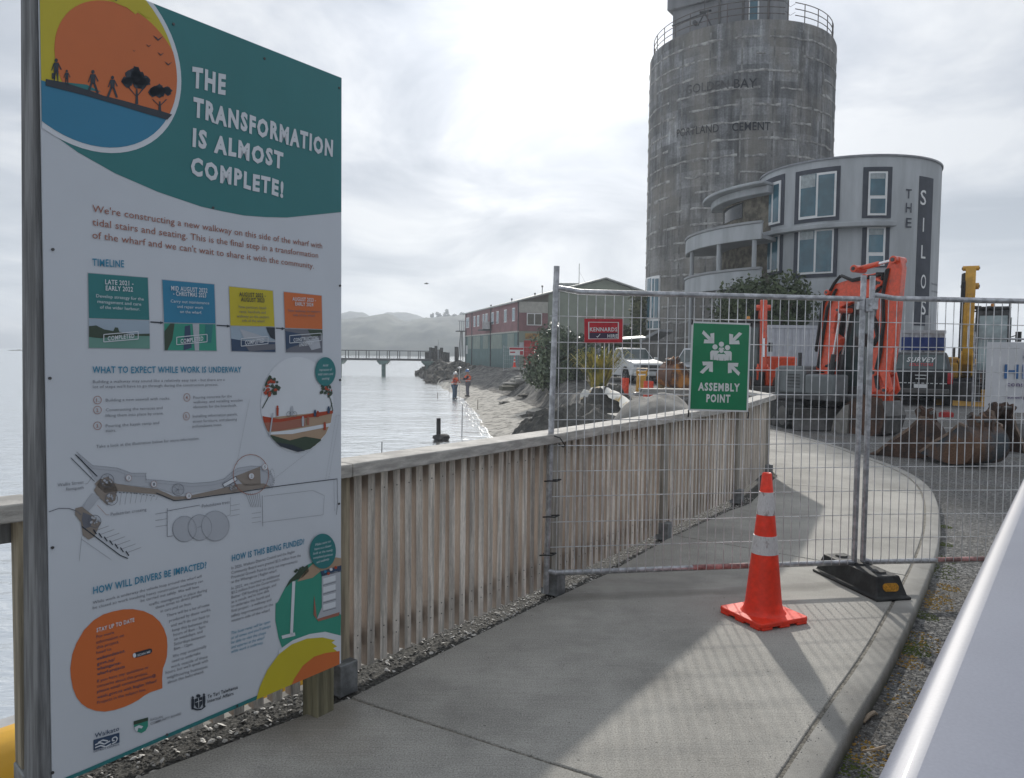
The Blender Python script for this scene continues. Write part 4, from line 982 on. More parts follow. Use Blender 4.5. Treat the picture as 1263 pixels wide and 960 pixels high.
for x, y, r in ((288, 166, 26), (305, 238, 24), (240, 325, 24), (564, 202, 23), (780, 192, 16)):
    leafy(x, y, r * .8, r * .8, 12, 'pale', 5, c3, None, 'plan_drawing'); ring('grey', x, y, r, r, .0016, 6, c3)
    for q in range(5): a = q * 1.26; line('grey', [(x, y), (x + r * .8 * math.cos(a), y + r * .8 * math.sin(a))], .0009, 6, c3)
ring('brown', 848, 143, 69, 78, .0022, 6, c3); ring('grey', 930, 155, 10, 34, .001, 6, c3, dash=.004)
pl_('white', [(738, 180), (790, 150), (795, 165), (745, 193)], 4); line('black', [(738, 180), (790, 150), (795, 165), (745, 193), (738, 180)], .002, 5, c3)
line('grey', [(793, 105), (843, -150)], .0012, 5, c3, dash=.005); line('grey', [(945, 155), (1085, 45)], .0012, 5, c3, dash=.005)
line('grey', [(1140, 160), (1180, -85), (1193, -88), (1150, 165)], .0012, 5, c3, dash=.006)
for n_, x, y in ((3, 371, 156), (1, 469, 180), (4, 605, 226), (2, 849, 149), (5, 901, 113)):
    ell('white', x, y, 11, 12, 7, c3, 20, 'plan_drawing'); ring('brown', x, y, 11, 12, .001, 8, c3); T('grey', str(n_), (x - 3, y + 6), (x + 3, y + 5), 11, c3, lay=9)
for s, a, b in (('Wallis Street', (95, 190), (197, 178)), ('footpath', (128, 206), (197, 199)), ('Pedestrian crossing', (302, 304), (441, 284)), ('Pohutukawa trees', (657, 272), (765, 255))): T('grey', s, a, b, 13, c3, lay=6)
line('grey', [(202, 180), (212, 178), (232, 150)], .001, 5, c3); line('brown', [(250, 262), (285, 300), (297, 300)], .001, 5, c3)
for s, a, b in (('While work is underway the vehicle loop around the wharf will', (233, 648), (657, 543)), ('be closed so work involving heavy construction machinery can', (233, 668), (662, 562)), ('be carried out safely. We will have', (420, 640), (647, 584)), ('traffic management in place during', (453, 655), (678, 597)), ('these times to direct people', (477, 667), (657, 615)), ('in cars and on foot.', (497, 681), (617, 650)),
    ('In 2020, Waikato District Council and the Raglan', (773, 513), (1020, 447)), ('Community Board were granted $2.5 million from the', (773, 531), (1043, 462)), ('Provincial Growth Fund to carry out improvements', (773, 549), (1030, 485)), ('at the Whaingaroa | Raglan wharf.', (773, 567), (950, 522)), ('In 2022, we received an additional', (773, 592), (960, 540)), ("$3.2 million from the Government's", (773, 609), (960, 555)), ('Better Off funding package, and', (773, 627), (947, 577)), ("as a result, we're now able", (773, 645), (920, 600)), ('to undertake this fourth and', (773, 662), (922, 619)), ('final project - a walkway and', (773, 680), (928, 635))):
    T('grey', s, a, b, 12, c3, lay=4)
for s, a, b in (('safety improvements on the', (817, 119), (965, 77)), ('western side of the wharf.', (817, 136), (955, 97)), ('There will be a lot of noise', (588, 118), (740, 78)), ('produced by these works,', (597, 136), (745, 95)), ("and we'll do our best to", (604, 153), (740, 117)), ('keep this between the', (608, 170), (735, 137)), ('hours of 8am - 5pm', (612, 186), (725, 155)), ('on weekdays, and', (614, 202), (715, 173)), ('Saturdays between', (614, 219), (725, 189)), ('8am - 12pm.', (614, 236), (682, 217)),
    ('We may occasionally', (610, 262), (730, 225)), ('need to undertake', (607, 280), (708, 249)), ('work outside of these', (604, 299), (733, 262)), ("hours, but we'll speak with", (585, 320), (735, 276)), ('neighbouring businesses', (590, 337), (733, 297)), ('about this beforehand.', (592, 354), (720, 315))): T('grey', s, a, b, 11, c4)
for s, a, b in (('The boat ramp will be open', (817, 180), (955, 138)), ("at all times and you'll always", (817, 197), (957, 154)), ('be able to visit the shops', (817, 213), (940, 177)), ('and eateries at the wharf', (817, 230), (935, 195)), ('while work is underway.', (817, 246), (930, 212))): T('cyan', s, a, b, 11, c4, shear=.2)
bub = [(250, 330), (248, 300), (255, 250), (270, 210), (296, 165), (330, 130), (365, 109), (400, 98), (435, 91), (470, 90), (508, 97), (540, 112), (565, 135), (580, 160), (590, 190), (592, 222), (590, 258), (584, 280), (576, 300), (573, 335), (574, 370), (530, 385), (510, 396), (490, 411), (465, 425), (440, 436), (405, 447), (370, 453), (338, 450), (310, 440), (288, 425), (270, 402), (257, 370)]
poly('orange', bub, 2, c4, 'speech_bubble')
T('white', 'STAY UP TO DATE', (340, 172), (474, 134), 15, c4, bold=.04, wob=.03)
for s, a, b, bo in (('For more', (340, 193), (402, 176), 0), ('information on', (340, 213), (437, 186), 0), ('this project,', (340, 231), (420, 209), 0), ('head to', (340, 249), (392, 235), 0), ('waikatodistrict.', (340, 271), (442, 241), .03), ('govt.nz/', (342, 289), (405, 272), .03), ('whaingaroa-', (342, 307), (427, 283), .03), ('wharf-projects', (342, 325), (440, 297), .03), ('If you have any questions or', (342, 350), (525, 299), 0), ('concerns about this project,', (342, 368), (522, 320), 0), ('please email communications@', (342, 387), (550, 328), .012), ('waidc.govt.nz with Raglan Wharf', (342, 407), (553, 348), .012), ('Projects in the subject line.', (342, 426), (515, 378), 0)):
    T('navy', s, a, b, 11, c4, bold=bo)
poly('black', [(468, 250), (478, 243), (528, 229), (536, 231), (537, 240), (530, 248), (478, 262), (468, 259)], 4, c4, 'speech_bubble'); ell('white', 474, 253, 6, 8, 5, c4, 16); T('white', 'SCAN ME', (484, 257), (530, 243), 8, c4, lay=6, bold=.03)
# logos
T('navy', 'Waikato', (334, 546), (420, 519), 17, c4, bold=.012, part_='council_logo'); poly('navy', [(330, 553), (422, 527), (422, 562), (330, 590)], 2, c4, 'council_logo')
for pts in ([(335, 570), (352, 562), (368, 567), (388, 556)], [(335, 580), (355, 572), (372, 577), (392, 566)], [(345, 562), (362, 553), (380, 556)]): line('white', pts, .004, 4, c4, part_='council_logo')
line('white', [(395, 566), (408, 560), (414, 548), (408, 541), (397, 546), (396, 555), (404, 555)], .004, 4, c4, part_='council_logo')
T('navy', 'DISTRICT COUNCIL', (330, 597), (422, 570), 7, c4, bold=.02, part_='council_logo')
poly('green', [(472, 487), (523, 473), (523, 505), (515, 520), (500, 529), (484, 524), (474, 512)], 2, c4, 'community_board_logo'); poly('darkgreen', [(472, 487), (523, 473), (523, 484), (500, 492), (472, 500)], 3, c4, 'community_board_logo'); poly('white', [(474, 508), (490, 500), (505, 504), (500, 512), (488, 510), (484, 524), (476, 516)], 4, c4, 'community_board_logo')
T('grey', 'RAGLAN', (531, 486), (574, 474), 9, c4, part_='community_board_logo'); T('grey', 'COMMUNITY BOARD', (531, 500), (640, 463), 9, c4, bold=.01, part_='community_board_logo')
T('black', 'Te Tari Taiwhenua', (733, 406), (840, 371), 13, c4, bold=.03, part_='internal_affairs_logo'); T('black', 'Internal Affairs', (733, 422), (825, 393), 12, c4, bold=.02, part_='internal_affairs_logo')
PL = 'internal_affairs_logo'
poly('black', [(688, 408), (714, 400), (715, 425), (708, 438), (700, 442), (692, 436), (688, 428)], 3, c4, PL); line('white', [(690, 420), (713, 412)], .002, 4, c4, part_=PL); line('white', [(701, 404), (702, 440)], .002, 4, c4, part_=PL)
ell('black', 701, 397, 8, 6, 3, c4, 16, PL)
for sx in (-1, 1):
    x = 701 + sx * 20; y = 418 - sx * 5
    ell('black', x, y - 20, 4, 5, 3, c4, 12, PL); poly('black', [(x - 5, y - 15), (x + 5, y - 16), (x + 5, y + 4), (x + 3, y + 22), (x - 4, y + 22), (x - 5, y + 4)], 3, c4, PL)
line('black', [(680, 440), (695, 446), (712, 444), (726, 432)], .005, 4, c4, part_=PL)
# aerial picture and swooshes in the corner
aer = [(1205, 470), (1180, 466), (1150, 468), (1105, 478), (1070, 495), (1035, 520), (1000, 555), (975, 600), (955, 640), (942, 700), (940, 760)]
A1 = [c3(*p) for p in aer[:9]] + [c4(*p) for p in ((975, 70), (974, 130), (985, 190), (1000, 235))] + [c4(1035, 205), c4(1100, 178), c4(1150, 172), c4(1205, 185)]
poly('green', A1, 2, I, PZ)
poly('darkgreen', [c3(*p) for p in ((1070, 495), (1035, 520), (1000, 555), (985, 585), (1010, 560), (1050, 545), (1075, 520))], 3, I, PZ)
poly('sand', [c3(*p) for p in ((1180, 466), (1105, 478), (1060, 520), (1030, 560), (1090, 545), (1120, 520), (1200, 500), (1205, 470))], 3, I, PZ)
leafy(1040, 520, 22, 18, 12, 'darkgreen', 4, c3, None)
poly('white', [c3(1010, 560), c3(1022, 558), c4(1035, 180), c4(1025, 182)], 4, I, PZ); poly('white', [c4(995, 184), c4(1042, 172), c4(1044, 184), c4(998, 195)], 4, I, PZ)
poly('navy', [c3(1120, 520), c3(1205, 495), c3(1205, 520), c3(1125, 540)], 4, I, PZ)
poly('pale', [c3(1125, 535), c3(1198, 515), c3(1200, 690), c4(1200, 105), c4(1150, 118), c4(1120, 125), c3(1125, 660)], 4, I, PZ)
for i in range(4): poly('white', [c3(1130, 548 + i * 34), c3(1178, 535 + i * 34), c3(1178, 556 + i * 34), c3(1130, 570 + i * 34)], 5, I, PZ); line('grey', [c3(1128, 575 + i * 34), c3(1180, 560 + i * 34)], .002, 6, I, part_=PZ)
poly('brown', [c4(1110, 40), c4(1120, 125), c4(1200, 100), c4(1198, 112), c4(1125, 133), c4(1108, 110)], 5, I, PZ)
for x, y, c_ in ((1138, 520, 'blue'), (1160, 512, 'white'), (1178, 505, 'red'), (1150, 528, 'red'), (1190, 515, 'navy')): ell(c_, x, y, 6, 6, 6, c3, 10, PZ)
ell('teal', 1127, 441, 51, 68, 8, c3)
for i, s in enumerate(('Make sure to', 'have a a closer', 'look at the newly', 'completed pontoon', 'and walkway.')):
    w = (60, 66, 76, 76, 50)[i]; T('white', s, (1127 - w / 2, 421 + i * 17), (1127 + w / 2, 406 + i * 17), 10, c3, lay=9, shear=.15)
poly('white', [c4(985, 235), c4(1035, 200), c4(1095, 178), c4(1150, 170), c4(1210, 185), c4(1210, 300), c4(985, 300)], 3)
poly('yellow', [c4(903, 420), c4(918, 365), c4(945, 305), c4(985, 250), c4(1030, 215), c4(1085, 194), c4(1140, 190), c4(1185, 200), c4(1172, 208), c4(1192, 222), c4(1178, 228), c4(1192, 240), c4(1165, 250), c4(1100, 300), c4(1030, 380), c4(980, 420)], 4)
poly('orange', [c4(1018, 385), c4(1040, 335), c4(1070, 290), c4(1110, 258), c4(1150, 245), c4(1200, 238), c4(1200, 330), c4(1018, 390)], 5)
poly('teal', [c4(80, 800), c4(235, 684), c4(450, 597), c4(595, 537), c4(835, 433), c4(880, 417), c4(880, 430), c4(835, 447), c4(595, 551), c4(450, 612), c4(235, 699), c4(80, 820)], 2)
bmb('teal', 'artwork').sheet([bpt(.0, BZ0 + .001, 3), bpt(.80, BZ0 + .001, 3), bpt(.80, BZ0 + .016, 3), bpt(.0, BZ0 + .013, 3)])
for (pt, col), mb in BM.items():
    if mb.f:
        o = part(pt.split('#')[0], mb, ink(col, inks[col]), board, smooth=None, kind='stuff' if pt.split('#')[0] in ('printed_text', 'plan_drawing', 'picture', 'artwork', 'timeline_box', 'emblem', 'speech_bubble') else None)
sc = MB()
for x, y in [c2_(67, 463), c2_(1197, 103), c2_(1197, 470), c1(183, 869), c1(603, 85), c1(920, 205), c1(1180, 307), c1(741, 724), c3(77, 428), c3(1193, 257), c4(185, 669), c4(590, 535), c4(838, 432), c1(400, 1)]:
    u = buv(x, y); p = bpt(u.x, u.y, 0); sc.tube(p, p + en * .004, .0045, n=8)
part('screw', sc, steel_dark, board)

# ---------------------------------------------------------------- temporary mesh fence panels
def temp_panel(a, b, label, zl=0.155, zt=1.985, zp=2.13, foot=0.0, lean=(0, 0), grp='temporary mesh fence panels', wires=True, red=0.0, dx=0.060, dz=0.166):
    a = Vector(a); b = Vector(b); d = (b - a); d.z = 0; L_ = d.length; d.normalize()
    t = thing('temporary_fence_panel', label, 'fence', (a.x, a.y, 0), 0, grp)
    r = 0.019
    for k, p in enumerate((a, b)):
        q = MB(); q.pipe([zed(p, foot if k else 0.02), zed(p + Vector((*lean, 0)) * (1 if not k else 0), zp)], r, 12); part('upright_tube', q, galv, t)
    la = a + Vector((*lean, 0)) * 0.9
    q = MB(); q.pipe([zed(la, zt + .02), zed(la + d * 0.03, zt + .02), zed(la + d * 0.16, zt), zed(b, zt)], [r * .7, r * .9, r * .95, r * .95], 12); part('top_tube', q, galv, t)
    q = MB(); q.pipe([zed(a, zl + .012), zed(a + d * .06, zl - .004), zed(b, zl)], r * .95, 12); part('bottom_tube', q, galv, t)
    if red:
        q = MB(); q.pipe([zed(a + d * red, zl), zed(a + d * (red + .42), zl)], r * .95 + .0012, 12); part('red_paint_band', q, M('faded_red_paint', (0.34, 0.17, 0.16), 0.5, var=0.5, scale=14), t)
    if wires:
        w = MB(); nx = int(L_ / dx); n_ = Vector((d.y, -d.x, 0))
        rs = random.Random(int(a.x * 100))
        for i in range(1, nx):
            x = i * L_ / nx; p = a + d * x; j = rs.uniform(-.002, .002)
            pts = [zed(p + n_ * .016, zl - .012), zed(p + n_ * .020 + d * j, zl + .03), zed(p + n_ * .006 + d * j * 2, (zl + zt) / 2), zed(p + n_ * .004, zt)]
            w.pipe(pts, .0030, 5, False)
        k = 0; z = zl + 0.165
        while z < zt - 0.05:
            w.pipe([zed(a, z + rs.uniform(-.003, .003)), zed(a + d * L_ / 2 + n_ * .002, z + rs.uniform(-.004, .004)), zed(b, z)], .0030, 5, False); z += dz
        part('wire_mesh', w, wire_m, t, kind='stuff')
    return t
PA = Vector((0.235, 4.88, 0)); PB = Vector((2.385, 5.22, 0)); PC = Vector((2.455, 5.24, 0)); PD = Vector((4.85, 5.50, 0))
p1 = temp_panel(PA, PB, 'galvanised mesh fence panel tied to the timber fence, carrying the green and red signs', lean=(0.04, 0), foot=.1, red=1.0, zt=1.97)
p2 = temp_panel(PC, PD, 'galvanised mesh fence panel right of the rubber foot, with red paint on its bottom tube', foot=.0, red=.55, zt=1.98)
# tie clamp and cable ties
q = MB(); q.box((2.42, 5.23, 1.93), (.13, .05, .06)); q.box((2.42, 5.205, 1.93), (.05, .03, .09)); q.tube((2.42, 5.18, 1.93), (2.42, 5.27, 1.93), .009, n=8)
solo('fence_clamp', q, galv, 'galvanised clamp joining the tops of the two mesh fence panels', 'clamp', (2.42, 5.23, 1.9), bevel=.004)
for i, (px, py, lab) in enumerate(((682, 593, 'uppermost'), (680, 637, 'middle'), (676, 684, 'lowest'))):
    c = P(px, py, 4.86); q = MB(); q.pipe([c + Vector((-.055, -.01, -.004)), c + Vector((-.02, -.03, .003)), c + Vector((.02, -.028, 0)), c + Vector((.05, .0, .008)), c + Vector((.02, .03, .0)), c + Vector((-.03, .03, -.003))], .005, 6)
    solo('cable_tie', q, black_m, {0: 'uppermost', 1: 'middle', 2: 'lowest'}[i] + ' black cable tie binding the fence tube to the timber post', 'cable tie', tuple(c), 'black cable ties on the fence tube')
c = P(688, 541, 4.86); q = MB(); q.pipe([c + Vector((-.03, -.03, .02)), c + Vector((.01, -.045, .01)), c + Vector((.045, -.03, -.04)), c + Vector((.04, .04, -.06)), c + Vector((-.03, .05, -.02))], .004, 6)
solo('black_strap', q, black_m, 'thin black strap looped over the timber rail and fence tube', 'strap', tuple(c))

# rubber foot
def rubber_foot():
    a = G(1016, 706); b = G(1091, 741); d = (b - a); L_ = 0.74; d.normalize(); s = Vector((d.y, -d.x, 0))
    o = thing('rubber_fence_block', 'black rubber fence foot with amber reflector under the mesh fence joint', 'fence block', (2.42, 5.21, 0))
    c = Vector((2.42, 5.21, 0)); d = Vector((0.20, -0.98, 0)).normalized(); s = Vector((-d.y, d.x, 0)); h = .145
    q = MB()
    def frm(u, w, z): return [c + d * u - s * w + Vector((0, 0, z)), c + d * u + s * w + Vector((0, 0, z))]
    rings_ = [(.355, .13, 0.0), (.355, .13, .018), (.335, .115, .022), (.29, .085, h)]
    vs = []; fs = []
    for u, w, z in rings_:
        vs += [c + d * -u - s * w + Vector((0, 0, z)), c + d * u - s * w + Vector((0, 0, z)), c + d * u + s * w + Vector((0, 0, z)), c + d * -u + s * w + Vector((0, 0, z))]
    for k in range(3):
        for i in range(4): fs.append((4 * k + i, 4 * k + (i + 1) % 4, 4 * k + 4 + (i + 1) % 4, 4 * k + 4 + i))
    fs += [(3, 2, 1, 0), (12, 13, 14, 15)]
    q.add(vs, fs); part('body', q, rubber, o, bevel=.008, smooth=.5)
    q = MB()
    for u in (-.2, .0, .2): q.tube(c + d * u + Vector((0, 0, h)), c + d * u + Vector((0, 0, h + .012)), .045, .038, 16)
    part('socket', q, rubber, o)
    hd = (d * (.335 - .29) + Vector((0, 0, -(h - .022)))).normalized(); fn = s.cross(hd).normalized()
    if fn.dot(d) < 0: fn = -fn
    m_ = c + d * .314 + Vector((0, 0, .078)); q = MB()
    pts = []
    for i in range(20):
        t = 2 * math.pi * i / 20; cx_ = .030 if math.cos(t) > 0 else -.030; pts.append(m_ + s * (cx_ + .027 * math.cos(t)) + hd * (.027 * math.sin(t)) + fn * .001)
    q.prism(pts, fn * .006); part('reflector', q, amber, o)
rubber_foot()

# ---------------------------------------------------------------- traffic cone
def cone(name, loc, s, label, rz=0.0, bands=((.45, .575), (.715, .87)), red=cone_red):
    t = thing(name, label, 'traffic cone', loc, rz)
    H = .88 * s; zb = .045 * s; r0, r1 = .112 * s, .027 * s
    def r(z): return r0 + (r1 - r0) * (z - zb) / (H - zb)
    b = MB(); h = .185 * s
    pts = []
    for cx_, cy_, a in ((h - .03, h - .03, 0), (-h + .03, h - .03, 90), (-h + .03, -h + .03, 180), (h - .03, -h + .03, 270)):
        for k in range(4): t_ = R(a + 30 * k); pts.append(Vector((cx_ + .03 * math.cos(t_), cy_ + .03 * math.sin(t_), .015 * s)))
    b.prism(pts, (0, 0, .026 * s))
    for x in (-.13, 0, .13):
        for y in (-1, 1): b.box((x * s, y * (h - .02), .009 * s), (.075 * s, .04 * s, .018 * s)); b.box((y * (h - .02), x * s, .009 * s), (.04 * s, .075 * s, .018 * s))
    o = part('base', b, red, t, world=False, smooth=.5); bev(o, .006 * s, 2)
    b = MB(); b.lathe([(r0 + .025 * s, .038 * s), (r0 + .012 * s, .048 * s), (r0 + .002, .065 * s), (r(.1 * s), .1 * s), (r(.5 * s), .5 * s), (r1 + .001, H - .006), (r1 - .004 * s, H), (r1 - .012 * s, H - .004)], n=32)
    part('cone_body', b, red, t, world=False, smooth=.9)
    for a, c_ in bands:
        z0, z1 = a * H, c_ * H; b = MB(); b.lathe([(r(z0) + .0005, z0), (r(z0) + .003, z0 + .001), (r(z1) + .003, z1 - .001), (r(z1) + .0005, z1)], n=32, caps=False); part('reflective_band', b, cone_white, t, world=False, smooth=.9)
    return t
cn = G(941, 762); cone('traffic_cone', (cn.x, cn.y, 0.0), 1.0, 'large orange traffic cone with two scuffed white bands on the concrete path', R(24))

# ---------------------------------------------------------------- signs on the mesh
def flat_sign(name, label, tl, tr_, br, bl, depth, thick, cat='sign'):
    a, b, c_, d_ = [P(*p, depth + dd) for p, dd in ((tl, 0), (tr_, 0), (br, 0), (bl, 0))]
    return a, b, c_, d_
fd = (PB - PA).normalized(); fn_ = Vector((fd.y, -fd.x, 0))
def on_fence(px, py, off=0.03):
    d = ray(px, py); t = (PA + fn_ * off - CP).dot(fn_) / d.dot(fn_); return CP + d * t
def quad_frame(tl, tr_, br, bl, off=.03, rx=0.0):
    q = [on_fence(*p, off) for p in (tl, tr_, br, bl)]
    def f(u, v, lay=0):          # u right 0..1, v up 0..1
        top = q[0].lerp(q[1], u); bot = q[3].lerp(q[2], u); return bot.lerp(top, v) + fn_ * (.0008 * lay)
    return f
sg = {'g': M('sign_green', (0.0, 0.19, 0.075), 0.4, var=.06, scale=6, coat=.2), 'w': M('sign_lettering_white', (0.62, 0.64, 0.64), 0.45, var=.05), 'r': M('sign_red', (0.42, 0.02, 0.03), .5, var=.15, scale=30), 'k': M('sign_navy', (0.045, 0.03, 0.06), .5, var=.1)}
f = quad_frame((853.5, 396.5), (926.3, 399), (922.6, 508.5), (849, 506.5), .035)
t = thing('assembly_point_sign', 'green and white assembly point sign hung on the mesh fence', 'sign', tuple(f(.5, .5)), parent=None)
q = MB(); q.prism([f(0, 0), f(1, 0), f(1, 1), f(0, 1)], -fn_ * .004); part('panel', q, sg['w'], t, smooth=None)
e, ev = .028, .019; q = MB(); q.sheet([f(e, ev, 1), f(1 - e, ev, 1), f(1 - e, 1 - ev, 1), f(e, 1 - ev, 1)]); part('green_field', q, sg['g'], t, smooth=None)
q = MB()
def zs(x, y): return ((x - 741) / (1074 - 741), 1 - (y - 424) / (906 - 424))   # crop coordinates of the sign to the unit square, near enough
def zq(pts):
    out = []
    for x, y in pts:
        v = 1 - (y - 423 - (x - 757) * .025) / 482; u = (x - 757 + (1 - v) * 17) / 318; out.append(f(u, v, 2))
    q.sheet(out)
def arrow(cx_, cy_, dx, dy):    # points to (dx,dy), body centre cx,cy
    k = 1.0; ax, ay = dx / 1.414, dy / 1.414
    tip = (cx_ + ax * 46, cy_ + ay * 46)
    def pt(a, b): return (cx_ + ax * a - ay * b, cy_ + ay * a + ax * b)
    zq([pt(-44, -9), pt(-44 + 6, 9 - 18 * 0), pt(-38, 9), pt(24, 9), pt(24, -9)])
    zq([pt(46, 0), pt(46, 0), pt(6, 40), pt(-6, 22), pt(14, 6), pt(24, 0)]); zq([pt(46, 0), pt(24, 0), pt(14, -6), pt(-6, -22), pt(6, -40)])
arrow(843, 508, 1, 1); arrow(989, 512, -1, 1); arrow(836, 672, 1, -1); arrow(982, 678, -1, -1)
def zell(x, y, r): zq([(x + r * math.cos(i * .393), y + r * math.sin(i * .393)) for i in range(16)])
for x, y, s in ((880, 560, 1), (914, 545, 1), (947, 563, 1)): zell(x, y, 14)
zq([(854, 588), (862, 579), (898, 580), (903, 586), (893, 596), (890, 630), (872, 630), (871, 600), (868, 630), (855, 629)])
zq([(925, 586), (931, 580), (963, 582), (970, 590), (969, 632), (958, 632), (956, 603), (954, 632), (938, 632), (936, 598)])
zq([(897, 575), (905, 563), (925, 563), (932, 575), (925, 572), (914, 566), (903, 572)])
zell(914, 580, 12); zq([(889, 632), (889, 606), (896, 597), (932, 598), (938, 606), (938, 634), (929, 634), (928, 612), (926, 634), (902, 633), (900, 612), (899, 632)])
part('pictogram', q, sg['w'], t, smooth=None)
q = MB()
for s, u0, u1, v0, ch in (('ASSEMBLY', .145, .845, .232, .088), ('POINT', .290, .690, .104, .088)):
    put_text(q, s, lambda x, y: f(u0 + (u1 - u0) * x, v0 + ch * y, 2), bold=.065)
part('lettering', q, sg['w'], t, smooth=None)
q = MB()
for u, v in ((.0, 1.0), (1.0, 1.0), (-.0, -.02), (1.0, -.02)): c = f(u, v); q.pipe([c + Vector((0, 0, .012)), c + fn_ * .008, c - Vector((0, 0, .02 if v > .5 else .03))], .005, 6)
part('cable_tie', q, black_m, t)
f2 = quad_frame((720.7, 393.2), (768, 393.6), (767.6, 422.3), (721, 422.6), .03)
t = thing('hire_sign', 'small red hire company sign wired to the mesh fence', 'sign', tuple(f2(.5, .5)))
q = MB(); q.prism([f2(0, 0), f2(1, 0), f2(1, 1), f2(0, 1)], -fn_ * .003); part('panel', q, sg['r'], t, smooth=None)
q = MB()
for u0, v0, u1, v1 in ((.10, .84, .90, .865), (.10, .16, .125, .84), (.875, .16, .90, .84), (.10, .14, .90, .16)): q.sheet([f2(u0, v0, 1), f2(u1, v0, 1), f2(u1, v1, 1), f2(u0, v1, 1)])
put_text(q, 'KENNARDS', lambda x, y: f2(.14 + .72 * x, .47 + .17 * y, 2), bold=.04); put_text(q, 'HIRE', lambda x, y: f2(.60 + .27 * x, .20 + .15 * y, 3), bold=.04)
q.sheet([f2(.30, .26, 3), f2(.34, .20, 3), f2(.42, .36, 3), f2(.40, .36, 3), f2(.345, .25, 3)])
part('lettering', q, sg['w'], t, smooth=None)
q = MB(); q.sheet([f2(.125, .17, 1.5), f2(.875, .17, 1.5), f2(.875, .41, 1.5), f2(.125, .41, 1.5)]); part('dark_strip', q, sg['k'], t, smooth=None)
# ---------------------------------------------------------------- concrete silo
SC = Vector((14.97, 51.88, 0.0)); SR = 5.94; ST = 21.45
def az(px): d = ray(px, 440); return math.atan2(d.x, d.y)
def cyl_ang(px, py, c, r):       # angle on the cylinder where the photograph's ray meets it
    d = ray(px, py); ox, oy = -c[0], -c[1]; a = d.x ** 2 + d.y ** 2; b = 2 * (ox * d.x + oy * d.y); k = ox * ox + oy * oy - r * r
    disc = max(0, b * b - 4 * a * k); t = (-b - math.sqrt(disc)) / (2 * a); p = CP + d * t
    return math.atan2(p.y - c[1], p.x - c[0]) % (2 * math.pi), p.z
silo = thing('concrete_silo', 'tall weathered round concrete cement silo with roof railing behind the white building', 'silo', tuple(SC))
silo_look(silo_m, 0, 0, 0.99, 20)
q = MB(); q.lathe([(SR, -.5), (SR, ST - .25), (SR - .08, ST - .05), (SR - .3, ST), (0.01, ST + .15)], SC, n=96); part('wall', q, silo_m, silo, smooth=.9)
q = MB(); rs = random.Random(4)
z = ST - 1.05
while z > 0.3:
    # irregular fin left by each lift of formwork
    n = 150; vs = []; fs = []
    for i in range(n + 1):
        t = 2 * math.pi * i / n; h = .03 + .13 * abs(noise.noise(Vector((t * 9, z, 0)))) + .02; zz_ = z + .09 * noise.noise(Vector((t * 7, z * 3, 4)))
        g = .028 if noise.noise(Vector((t * 5, z * 2.2, 9))) > -.18 else -.02
        for r_, w in ((SR - .02, -h), (SR + g, -h * .6), (SR + g, h * .6), (SR - .02, h)): vs.append((SC.x + r_ * math.cos(t), SC.y + r_ * math.sin(t), zz_ + w))
    for i in range(n):
        for j in range(3): a = 4 * i + j; fs.append((a, a + 4, a + 5, a + 1))
    q.add(vs, fs)
    part('lift_joint', q, joint_m, silo, smooth=.8); q = MB(); z -= 0.99
for k in range(20):
    t = 2 * math.pi * k / 20 + .05; q = MB(); cs, sn = math.cos(t), math.sin(t)
    q.box((0, 0, 0), (.06, .15, ST - .8)); me = q
    M3 = Matrix.Rotation(t, 3, 'Z'); q = MB(); q.box(SC + Vector((cs * (SR - .005), sn * (SR - .005), (ST - .4) / 2)), (.03, .10, ST - .6), M3); part('vertical_joint', q, M('silo_vertical_joint', (.20, .198, .192), .9, var=.35, scale=2), silo, smooth=None)
# painted lettering, faded
txf = M('faded_paint_dark', (0.035, 0.037, 0.045), 0.9, var=.4, scale=3, lo=.3, hi=.75); txg = M('faded_paint_grey', (0.07, 0.07, 0.072), 0.9, var=.4, scale=3)
def silo_text(s, px0, px1, py0, py1, mat, cap, name='painted_lettering'):
    a0, z0 = cyl_ang(px0, py0, SC, SR); a1, z1 = cyl_ang(px1, py1, SC, SR); zm = (z0 + z1) / 2
    q = MB(); rr = SR + .045
    put_text(q, s, lambda x, y: (SC.x + rr * math.cos(a0 + (a1 - a0) * x), SC.y + rr * math.sin(a0 + (a1 - a0) * x), z0 + (z1 - z0) * x + cap * y), bold=.015, res=3)
    part(name, q, mat, silo, smooth=None)
def sc5(x, y): return (780 + x / 4.8, y / 4.8)
a = sc5(265, 815); b = sc5(512, 783); silo_text('PORTLAND', a[0], b[0], a[1], b[1], txg, .50)
a = sc5(590, 778); b = sc5(815, 773); silo_text('CEMENT', a[0], b[0], a[1], b[1], txf, .50)
a = sc5(318, 562); b = sc5(570, 528); silo_text('GOLDEN', a[0], b[0], a[1], b[1], M('faded_paint_trace', (.105, .105, .106), .9, var=.3, scale=3), .56)
a = sc5(600, 524); b = sc5(735, 521); silo_text('BAY', a[0], b[0], a[1], b[1], txf, .56)
